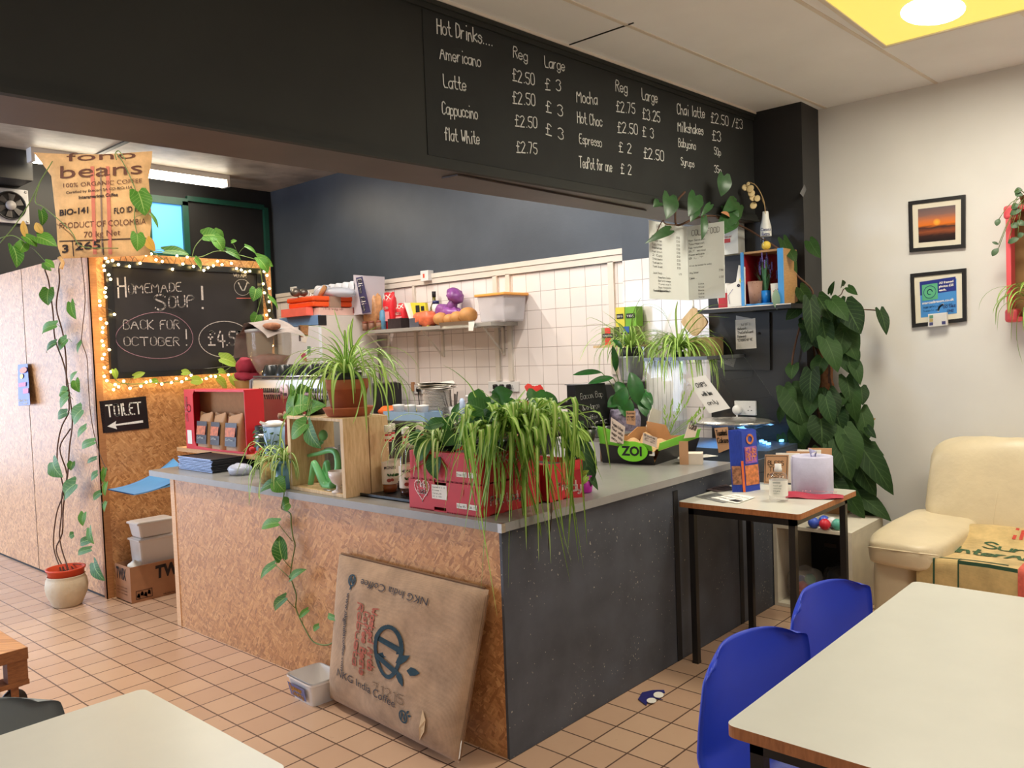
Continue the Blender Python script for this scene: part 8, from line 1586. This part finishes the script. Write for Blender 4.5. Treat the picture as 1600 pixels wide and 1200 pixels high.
def sprint(lines, col, fnt=True, name='lettering'):
    mb = MB()
    for s_, (xa, ya), (xb, yb), h, bold in lines:
        tmp = MB(); ftext(tmp, s_, (0, 0, 0), (1, 0, 0), (0, 1, 0), 1.0, 1.0, bold) if fnt else scrawl(tmp, s_, (0, 0, 0), (1, 0, 0), (0, 1, 0), 1, 1, .12)
        vs = []
        for X_, Y_, Z_ in tmp.v:
            px_ = xa+(xb-xa)*X_; py_ = ya+(yb-ya)*X_-h*Y_
            vv = max(0, min(1, (404-py_)/(404-238.0))); a, c_ = srow(vv); uu = (px_-a[0])/(c_[0]-a[0]); puff = .05*(math.sin(PI*min(1, max(0, uu)))**.6)*(math.sin(PI*vv)**.5)+.006*math.sin(9*vv+4*uu); vs.append(S(px_, py_, puff+.006))
        mb.add(vs, tmp.f)
    return mb.build(name, col, hs)
m_sk1 = M('faded_sack_ink', L(104, 66, 50), .9, .2, 60); m_sk2 = M('dark_sack_ink', L(50, 38, 36), .9, .2, 60)
sprint([('fono', (104, 252), (212, 247), 13, .0), ('beans', (94, 279), (222, 271), 20, .0)], m_sk1, True, 'large_lettering')
sprint([('100% ORGANIC COFFEE', (99, 293), (222, 285), 6.5, .0), ('PRODUCT OF COLOMBIA', (93, 357), (228, 350), 9, .0), ('70 kg Net', (131, 371), (188, 367), 9, .0)], m_sk1, True, 'small_lettering')
sprint([('Certified by Ecocert SA CO-BIO-154', (103, 303), (206, 294), 4, .01), ('Interamerican Coffee', (123, 311), (184, 306), 5, .03), ('BIO-141', (93, 337), (138, 332), 9, .03), ('FLO ID 124', (178, 334), (224, 329), 9, .02), ('3', (97, 395), (107, 394), 12, .03), ('265', (117, 391), (157, 388), 12, .02)], m_sk2, True, 'dark_lettering')
b = MB()
def sline(p, q, w_, mb): 
    P = []
    for i in range(9):
        px_, py_ = p[0]+(q[0]-p[0])*i/8, p[1]+(q[1]-p[1])*i/8; vv = max(0, min(1, (404-py_)/166.0)); a, c_ = srow(vv); uu = (px_-a[0])/(c_[0]-a[0]); puff = .05*(math.sin(PI*min(1, max(0, uu)))**.6)*(math.sin(PI*vv)**.5)+.006*math.sin(9*vv+4*uu); P.append(S(px_, py_, puff+.005))
    ribbon(mb, P, w_, sn, .0)
sline((93, 377), (228, 372), .006, b); sline((113, 376), (115, 400), .006, b); sline((160, 374), (162, 398), .006, b); b.build('box_lines', m_sk2, hs)
b = MB()
for x in (148, 172): sline((x-4, 262), (x, 395), .022, b)
b.build('red_stripe', M('pink_weave', L(206, 120, 96), .95), hs); b = MB(); sline((157, 262), (160, 395), .010, b); b.build('grey_stripe', M('grey_weave', L(140, 116, 96), .95), hs)
ps = lambda x, y, d=0: S(x, y, .06+d)
vineplant('sack_pothos', 'pothos vines and yellowing leaves looped over the hanging coffee sack', tuple(S(90, 330, .06)), [((82, 252), (62, 285), (50, 310), (25, 350), (0, 380)), ((62, 285), (55, 315), (70, 325), (110, 360), (128, 385), (185, 388)), ((182, 240), (190, 250), (205, 280), (213, 305), (210, 340), (216, 370), (228, 385), (255, 405)), ((182, 250), (180, 240), (186, 236), (196, 250)), ((0, 372), (20, 368), (38, 378))],
 [((216, 300), (227, 336), 30), ((214, 366), (215, 392), 22), ((64, 330), (67, 353), 17), ((58, 370), (88, 383), 22), ((40, 370), (58, 385), 18), ((20, 385), (28, 418), 26), ((38, 380), (30, 395), 18), ((236, 335), (248, 356), 6), ((72, 410), (86, 418), 14)], ps, m_leaf)
b = MB(); leaf(b, ps(36, 345, .02), ps(42, 374, .02), 10*1.1*pxs(ps(36, 345)), sn, 'oval'); leaf(b, ps(56, 348, .02), ps(66, 365, .02), .05, sn, 'oval'); leaf(b, ps(230, 374, .02), ps(242, 392, .02), .06, sn, 'heart'); bpy.data.objects['sack_pothos']; b.build('yellow_leaves', m_leafy, bpy.data.objects['sack_pothos'])
# ---------------------------------------------------------------- pot and vines in front of the partition
PXW = -.06; pv = lambda x, y, d=0: Xp(x, y, PXW-d)
pc = Zp(118, 938, 0); R_ = 30*pxs(pc); pc = V((-.24, 3.50, 0)); px_s = pxs(pc); R_ = 30.5*px_s
t = thing('floor_pothos', 'pothos climbing from a cream pot with orange liner up the strand board partition', 'plant', pc); H_ = Yp(118, 893, pc.y-.0).z
MB(t).lathe([(R_*.62, 0), (R_*.68, .006), (R_*.95, H_*.4), (R_*1.0, H_*.62), (R_*.94, H_*.85), (R_*.86, H_*.93), (R_*.90, H_*.97), (R_*.84, H_*.97), (R_*.8, H_*.8), (0, H_*.75)], 36).build('cream_pot', M('cream_ceramic', L(212, 194, 164), .55, .08, 12, .6, 34, .006), t)
MB(t).lathe([(R_*.80, H_*.86), (R_*.86, H_*1.14), (R_*.92, H_*1.15), (R_*.93, H_*1.20), (R_*.84, H_*1.2), (R_*.78, H_*1.0), (0, H_*.98)], 36).build('orange_liner', M('orange_liner', L(214, 74, 38), .5, .06), t)
MB(t).lathe([(R_*.79, H_*1.0), (R_*.4, H_*1.04), (0, H_*1.04)], 24).build('soil', m_soil, t)
top = V((pc.x, pc.y, H_*1.0))
b = MB()
for k, p in enumerate((((113, 880), (108, 850), (107, 800), (112, 770), (104, 750), (91, 720), (91, 690), (97, 665), (108, 640), (104, 600), (103, 560), (98, 520), (88, 480), (93, 440), (92, 420), (97, 405)), ((116, 882), (112, 855), (116, 830), (112, 790), (113, 740), (110, 700), (113, 660), (109, 620), (100, 570), (86, 530), (83, 490), (76, 440), (70, 420), (74, 405)), ((120, 880), (118, 840), (115, 800), (110, 770), (112, 740), (95, 700), (110, 670)), ((126, 395), (130, 430), (133, 470), (128, 520), (128, 535), (136, 560), (138, 600), (142, 650), (150, 690), (160, 720), (168, 735)), ((124, 882), (135, 877), (146, 878)))):
    P_ = [pv(x, y, .02) for x, y in p]
    if k in (0, 1, 2, 4): P_ = [V((pc.x+.02*(k-1), pc.y, H_))]+[q_.lerp(V((pc.x, q_.y, q_.z)), max(0, .6-.14*i)) if i < 5 else q_ for i, q_ in enumerate(P_[1:])]
    b.tube(cr(P_, 4), .0045 if k < 3 else .0025, 6)
b.build('vine', m_stem, t)
b = MB(); stk = MB()
for i, (a, c_, wd) in enumerate([((76, 452), (74, 477), 22), ((87, 508), (62, 520), 15), ((87, 536), (70, 550), 12), ((104, 530), (90, 547), 15), ((111, 473), (117, 498), 14), ((127, 535), (120, 553), 9), ((118, 595), (123, 612), 14), ((104, 612), (92, 612), 16), ((106, 620), (92, 640), 18), ((104, 645), (88, 652), 14), ((128, 640), (112, 662), 24), ((134, 668), (119, 686), 12), ((147, 690), (124, 700), 12), ((150, 716), (134, 724), 7), ((83, 722), (95, 745), 24), ((113, 722), (110, 735), 12), ((118, 756), (96, 780), 24), ((152, 740), (141, 750), 12), ((157, 770), (144, 781), 10), ((131, 802), (128, 822), 14), ((140, 826), (145, 850), 12), ((142, 843), (122, 850), 12), ((141, 858), (118, 866), 10), ((147, 880), (161, 907), 18), ((164, 733), (160, 755), 8), ((166, 755), (163, 775), 8), ((166, 785), (162, 800), 8), ((115, 835), (108, 838), 10), ((70, 410), (78, 422), 12), ((112, 600), (118, 580), 12)]):
    dd = .03+.02*(i % 3)+(.06 if a[1] > 790 else 0); pa = pv(*a, dd); p2 = pv(*c_, dd+.015); leaf(b, pa, p2, wd*1.15*pxs(pa), (-1, -.5+.3*(i % 3-1), .35), 'heart')
    s0_ = pv(a[0]+(8 if a[0] < 112 else -8), a[1]+4, .02); stk.tube(cr([s0_, (s0_+pa)/2+V((0, 0, .01)), pa], 3), .0015, 5)
b.build('leaves', m_leaf, t); stk.build('leaf_stalks', m_gstem, t)
# blue leaflet on the partition
P4 = [Xp(x, y, -.033) for x, y in ((28, 570), (48, 568), (57, 632), (29, 634))]; P4[1] = P4[1]+V((-.02, 0, 0)); P4[2] = P4[2]+V((-.04, 0, 0))
b = MB(); b.slab(P4, (-1, 0, 0), .0012); lf = single(b, 'event_leaflet', M('royal_blue_leaflet', L(44, 60, 150), .4, .25, 20), 'narrow blue printed leaflet pinned to the strand board partition at far left', 'leaflet')
u, v_ = P4[2]-P4[3], P4[0]-P4[3]; n_ = u.cross(v_).normalized(); n_ = n_ if n_.x < 0 else -n_; b = MB(); g = lambda a, c_: P4[3]+u*a+v_*c_+n_*.003
disc(b, g(.5, .84), u, v_, u.length*.3, v_.length*.07); b.m(1); disc(b, g(.35, .70), u, v_, u.length*.14, v_.length*.06); b.m(2); rect(b, g(.1, .45), u, v_, u.length*.6, v_.length*.1); rect(b, g(.45, .28), u, v_, u.length*.45, v_.length*.12); b.m(1); scrawl(b, 'Book now', g(.08, .10), u, v_, v_.length*.06, u.length*.7, .16); scrawl(b, 'www.days', g(.08, .03), u, v_, v_.length*.04, u.length*.7, .16)
b.build('leaflet_print', [M('orange_print', L(230, 110, 70), .5), M('gold_print', L(230, 200, 90), .5), M('pink_print', L(200, 90, 130), .5, .4, 50)], lf)
# ---------------------------------------------------------------- twix box, tubs, stool
tx0, ty1 = .012, 3.17; tb_ = thing('chocolate_carton', 'brown cardboard carton with black brand lettering on the floor by the partition end', 'box', (.2, 3.27, 0)); H_ = .225
b = MB(); x1_ = .44; y1_ = 3.39; b.bb(tx0, x1_, ty1, ty1+.005, 0, H_).bb(tx0, x1_, y1_-.005, y1_, 0, H_).bb(tx0, tx0+.005, ty1+.005, y1_-.005, 0, H_).bb(x1_-.005, x1_, ty1+.005, y1_-.005, 0, H_).bb(tx0, x1_, ty1, y1_, 0, .005); b.build('carton', M('chocolate_box_card', L(170, 120, 84), .8, .06, 20), tb_)
b = MB(); ftext(b, 'TWIX', (tx0+.155, ty1, .125), (1, 0, .03), (.06, 0, 1), .075, .24, .05, lift=.002); ftext(b, 'TWIX', (tx0, y1_-.02, .14), (0, -1, -.02), (0, -.05, 1), .07, .14, .03, lift=.002); b.build('brand_lettering', M('dark_brown_ink', L(44, 30, 26), .8), tb_)
b = MB(); o = V((tx0+.03, ty1-.002, .02)); ribbon(b, [o, o+V((.10, 0, 0)), o+V((.10, 0, .05)), o+V((0, 0, .05)), o], .004, V((0, -1, 0)))
for k in range(4): scrawl(b, 'xx24x51g', o+V((.006+.022*k, 0, .012+.009*(k % 2))), (1, 0, 0), (0, 0, 1), .02, .016, .2)
for k in range(3): scrawl(b, 'store in a cool dry place', V((tx0-.002, y1_-.03, .085-.02*k)), (0, -1, 0), (0, 0, 1), .008, .14, .14)
scrawl(b, 'keep away from direct heat and light', (tx0+.20, ty1-.001, .012), (1, 0, 0), (0, 0, 1), .008, .18, .14); b.build('small_print', M('faded_brown_ink', L(80, 54, 42), .8), tb_)
m_tub = M('white_tub', L(232, 224, 216), .45, .03)
def tub(c_, w_, d_, h, lab, z):
    t = thing('catering_tub', lab, 'tub', (c_[0], c_[1], z), 0, 'white tubs in the chocolate carton'); MB(t).box((0, 0, h/2), (w_, d_, h), None, .014, .86).build('tub', m_tub, t); MB(t).box((0, 0, h-.012), (w_*1.05, d_*1.05, .014), None, .005).build('rim', m_tub, t); return t
tub((.22, 3.285), .25, .16, .30, 'lower white catering tub standing in the chocolate carton', .08); tub((.215, 3.285), .245, .155, .105, 'upper white catering tub on top of the other in the carton', .381)
b = MB(); b.cushion((.075, 3.24, .2), (.09, .09, .09), None, 2.1, 14, 9, .2, 4); single(b, 'paper_wad', m_paper, 'crumpled white paper at the left in the chocolate carton', 'paper'); b = MB(); b.cushion((.12, 3.215, .19), (.07, .05, .05), None, 2.2, 12, 8, .1, 6); single(b, 'red_wrapper', m_red, 'bit of red wrapper beside the crumpled paper in the carton', 'wrapper')
# blue stool shell poking out behind the counter end
s0 = Yp(209, 775, 2.86); s1 = Yp(270, 745, 2.86); s2 = Yp(270, 790, 2.86)
t = thing('blue_chair', 'pale blue moulded chair seat sticking out behind the counter end', 'chair', (.25, 2.98, 0)); m_pb = M('pale_blue_shell', L(84, 146, 196), .4, .06)
def bsh(u, v_):
    x = s0.x+(.42)*u; zz = s0.z+.01+ (s1.z-s0.z+.06)*u**2.2; return V((x, 2.86+.36*v_, zz-.05*math.sin(PI*v_)*(u)))
b = MB(); b.grid(bsh, 16, 14); b.grid(lambda u, v_: bsh(u, v_)-V((0, 0, .006+.13*max(0, u-.35)**1.3)), 16, 14, flip=True)
n_ = 17*15
for i in range(16):
    for j in (0, 14): a0, a1 = j*17+i, j*17+i+1; b.f.append([a0, a1, a1+n_, a0+n_]); b.mi.append(0); b.sm.append(True)
b.build('seat_shell', m_pb, t); MB().tube([(.52, 2.98, 0), (.50, 3.0, .62)], .03, 14).tube([(.50, 3.0, .60), (.40, 3.0, .72)], .025, 10).build('pedestal', m_steel, t); MB().lathe([(.16, 0), (.15, .015), (.04, .03), (.03, .05)], 26, (.56, 2.96, 0)).build('base', m_steel, t)
# ---------------------------------------------------------------- floor things in front of the counter
q1, q2, q3, q4 = Zp(522, 1099, 0), Zp(705, 1192, 0), Xp(765, 925, -.03), Xp(530, 870, -.03)
Bl, Br = V((-.105, .945, .0)), V((-.16, .10, .0)); Tl, Tr = Xp(530, 868, -.025), Xp(764, 925, -.025)
nn = (Br-Bl).cross(Tl-Bl).normalized(); nn = nn if nn.x < 0 else -nn
def cush(u, v_, sgn=1):
    P = (Bl*(1-u)+Br*u)*(1-v_)+(Tl*(1-u)+Tr*u)*v_
    e = (max(0, 1-abs(2*u-1)**4)**.5)*(max(0, 1-abs(2*v_-1)**4)**.5); w_ = .010*math.sin(7*u+2)*math.sin(6*v_+1)+.006*math.sin(17*u)*math.sin(13*v_)
    sag = -.025*math.sin(PI*u)*(1-v_)*0
    return P + nn*((.055*e+w_*e)*(1 if sgn > 0 else .15)+(.0 if sgn > 0 else -.0)) + V((0, 0, .008+ (1-v_)*.012))
m_sb = burlap('grey_brown_burlap', L(174, 144, 116)); b = MB(); b.grid(cush, 44, 44, flip=False); b.grid(lambda u, v_: cush(u, v_, -1), 44, 44, flip=True)
ck = single(b, 'sack_cushion', m_sb, 'large brown coffee sack cushion leaning on the counter front, printed upside down', 'cushion')
def cink(f_draw, mat, name):
    tmp = MB(); f_draw(tmp); mb = MB(); vs = []
    for x, y, z in tmp.v: P = cush(x, y); vs.append(P+nn*.004)
    mb.add(vs, tmp.f); return mb.build(name, mat, ck)
X2, Y2 = V((1, 0, 0)), V((0, 1, 0)); m_teal = M('teal_sack_ink', L(36, 62, 74), .9, .2, 60); m_gink = M('grey_sack_ink', L(66, 62, 66), .9, .25, 60); m_rink = M('red_faded_ink', L(170, 94, 76), .95, .35, 60)
def ring(tmp, cx, cy, rx, ry, w_, a0=0, a1=2*PI): ribbon(tmp, [V((cx+rx*math.cos(a0+(a1-a0)*i/30), cy+ry*math.sin(a0+(a1-a0)*i/30), 0)) for i in range(31)], w_, V((0, 0, 1)))
def lfp(tmp, a, c_, w_): a, c_ = V((a[0], a[1], 0)), V((c_[0], c_[1], 0)); d = c_-a; s_ = V((-d.y, d.x, 0)).normalized()*w_; tmp.add([a, a+d*.3+s_, a+d*.65+s_*.8, c_, a+d*.65-s_*.8, a+d*.3-s_], [(0, 5, 4, 3, 2, 1)])
def logo(tmp):
    ring(tmp, .52, .50, .085, .155, .024)
    for p, q, w_ in (((.445, .57), (.60, .53), .035), ((.60, .53), (.45, .45), .03), ((.45, .45), (.585, .40), .035)): ribbon(tmp, [V((*p, 0)), V((*q, 0))], w_, V((0, 0, 1)))
    lfp(tmp, (.58, .45), (.66, .52), .022); lfp(tmp, (.66, .43), (.74, .44), .025); lfp(tmp, (.60, .41), (.655, .33), .022)
cink(logo, m_teal, 'leaf_logo')
def logo2(tmp):
    for cx, cy in ((.185, .865), (.665, .15)): ring(tmp, cx, cy, .03, .035, .009); ribbon(tmp, [V((cx-.015, cy-.02, 0)), V((cx-.012, cy+.02, 0)), V((cx+.012, cy-.02, 0)), V((cx+.015, cy+.022, 0))], .009, V((0, 0, 1)))
    lfp(tmp, (.19, .83), (.18, .80), .008); lfp(tmp, (.69, .18), (.71, .205), .008); lfp(tmp, (.70, .17), (.73, .18), .008)
cink(logo2, m_teal, 'small_logo')
cink(lambda tmp: (ftext(tmp, 'NKG India Coffee', (.72, .885, 0), (-1, 0.02, 0), (0, -1, 0), .045, .46, .0), ftext(tmp, 'NKG India Coffee', (.13, .215, 0), (1, -.08, 0), (.08, 1, 0), .05, .47, .0), ftext(tmp, 'www.nkgindiacoffee.com', (.16, .78, 0), (0.0, -1, 0), (1, 0, 0), .028, .52, .015)), m_gink, 'dark_lettering')
cink(lambda tmp: (scrawl(tmp, '71215', (.42, .215, 0), (1, .0, 0), (0, 1, 0), .06, .24, .08),), M('scribble_ink', L(120, 98, 76), .95), 'scribble')
def redp(tmp):
    for k, s_ in enumerate(('Robusta', 'Coffee Beans', 'Washed Arab')): scrawl(tmp, s_, (.27+.055*k, .74-.04*(k % 2), 0), (0, -1, 0), (1, 0, 0), .042, .40, .22, .4, seed=k)
cink(redp, m_rink, 'red_lettering')
b = MB(); b.slab([cush(.80, .245)+nn*.004, cush(.83, .20)+nn*.006, cush(.83, .13)+nn*.006, cush(.79, .06)+nn*.004, cush(.795, .14)+nn*.004], nn, .002); b.build('torn_patch', M('bare_patch', L(206, 176, 136), .9), ck)
b = MB(); b.tube(cr([cush(1.0, v_)+nn*.004+V((0, -.004, 0)) for v_ in (.02, .2, .4, .6, .8, .97)], 4), .005, 6); b.tube(cr([cush(u, 1.0)+V((0, 0, .004)) for u in (.02, .2, .4, .6, .8, .98)], 4), .005, 6); b.build('stitched_edge', M('dark_stitching', L(120, 88, 60), .95), ck)
b = MB(); o = cush(1, .04); b.slab([o, o+V((-.02, -.012, .0)), o+V((-.015, -.02, .055)), o+V((0, -.01, .06))], (0, -1, 0), .002); b.build('white_tag', m_paper, ck)
# spread tub
a_, c_, d_ = Zp(463, 1086, 0), Zp(501, 1098, 0), Zp(528, 1087, 0); ctr = V((-.105, 1.045, 0)); t = thing('spread_tub', 'empty white spread tub with a blue label on the floor by the sack cushion', 'tub', ctr, math.radians(-4))
h = .10; b = MB(t)
def tubf(u, v_, inn=0):
    a = 2*PI*u; k = (.80+.20*v_)-inn; sx, sy = .085*k, .108*k; e = .25; return V((sx*math.copysign(abs(math.cos(a))**e, math.cos(a)), sy*math.copysign(abs(math.sin(a))**e, math.sin(a)), v_*h+(.004 if inn else 0)))
b.grid(tubf, 48, 4); b.grid(lambda u, v_: tubf(u, v_, .05), 48, 4, flip=True); b.poly([tubf(i/48, 0) for i in range(48)]); b.poly([tubf(i/48, 0, .05) for i in range(48)]); tb = b.build('tub', M('milk_white_plastic', L(230, 226, 222), .4, .02), t)
b = MB(t); 
for k in range(48): b.f.append([k, (k+1) % 48, 48+(k+1) % 48, 48+k]); b.mi.append(0); b.sm.append(False)
b.v = [tuple(t.matrix_basis @ V((q_.x*s_, q_.y*s_, h+dz))) for s_, dz in ((1.05, -.006), (1.05, .002)) for q_ in [tubf(i/48, 1) for i in range(48)]]; b.uv = [(0, 0)]*96; b.build('rim', M('rim_white', L(236, 232, 228), .4, .02), t)
b = MB(); W = t.matrix_basis; g = lambda y, z: W @ V((-.0795-.0165*(z-.02)/.08-.002, y, z)); b.add([g(.075, .018), g(-.055, .018), g(-.06, .078), g(.08, .078)], [(0, 1, 2, 3)]); lb = b.build('label', M('grey_blue_label', L(110, 116, 168), .5, .1), t)
b = MB(); scrawl(b, 'Summer', g(.065, .050), g(-1, .05)-g(1, .05), (-.2, 0, 1), .024, .10, .2); scrawl(b, 'County', g(.055, .026), g(-1, .05)-g(1, .05), (-.2, 0, 1), .022, .09, .2); b.build('label_lettering', M('gold_ink', L(236, 176, 70), .5), lb)
# torn blue and white scrap
o = Zp(1018, 1090, 0); t = thing('floor_scrap', 'torn blue and white scrap lying on the yellowish floor tiles', 'scrap', o); q = lambda x, y, z=.002: Zp(x, y, z)
b = MB(); b.slab([q(x, y) for x, y in ((997, 1093), (1003, 1083), (1020, 1079), (1038, 1079), (1039, 1083), (1026, 1084), (1024, 1090), (1036, 1094), (1020, 1091), (1012, 1096), (1010, 1103))], (0, 0, 1), .003); b.build('blue_part', M('navy_scrap', L(36, 36, 110), .5, .2, 40), t)
b = MB()
for cx, cy, rx, ry in ((1029, 1086, 8, 4.5), (1018, 1095, 7.5, 4)): b.slab([q(cx+rx*math.cos(a), cy+ry*math.sin(a), .006) for a in [2*PI*i/18 for i in range(18)]], (0, 0, 1), .002)
b.build('white_part', m_paper, t)
# wheeled pallet table at the left edge
m_pal = woodmat('worn_pallet', L(120, 72, 38), L(150, 96, 54), (6, 30, 30)); zt = .285; ex, ey = -.957, 1.92
t = thing('pallet_trolley', 'low wooden pallet table on castors at the far left edge', 'table', (-1.4, 2.3, 0))
MB().bb(-2.0, ex-.002, ey, ey+.75, zt-.022, zt).build('top_boards', m_osb, t)
MB().bb(-2.0, ex, ey-.004, ey+.022, zt-.05, zt-.001).bb(ex-.022, ex, ey+.02, ey+.75, zt-.05, zt-.001).bb(-2.0, ex, ey, ey+.10, .125, .145).bb(-2.0, ex, ey+.65, ey+.75, .125, .145).build('rail', m_pal, t)
for x in (ex-.08, -1.95):
    for y in (ey+.005, ey+.68): MB().bb(x, x+.078, y, y+.06, .145, zt-.05).build('block', m_pal, t)
for x in (ex-.05, -1.9):
    for y in (ey+.05, ey+.7):
        b = MB(); b.lathe([(.012, -.012), (.05, -.012), (.052, 0), (.05, .012), (.012, .012)], 22, (x, y, .052), RX(PI/2)); cw = b.build('castor', m_metalblk, t); b = MB(); b.bb(x-.03, x+.03, y-.025, y+.025, .115, .125).bb(x-.015, x+.015, y-.022, y-.015, .05, .115).bb(x-.015, x+.015, y+.015, y+.022, .05, .115); b.build('castor_fork', m_pal, cw)
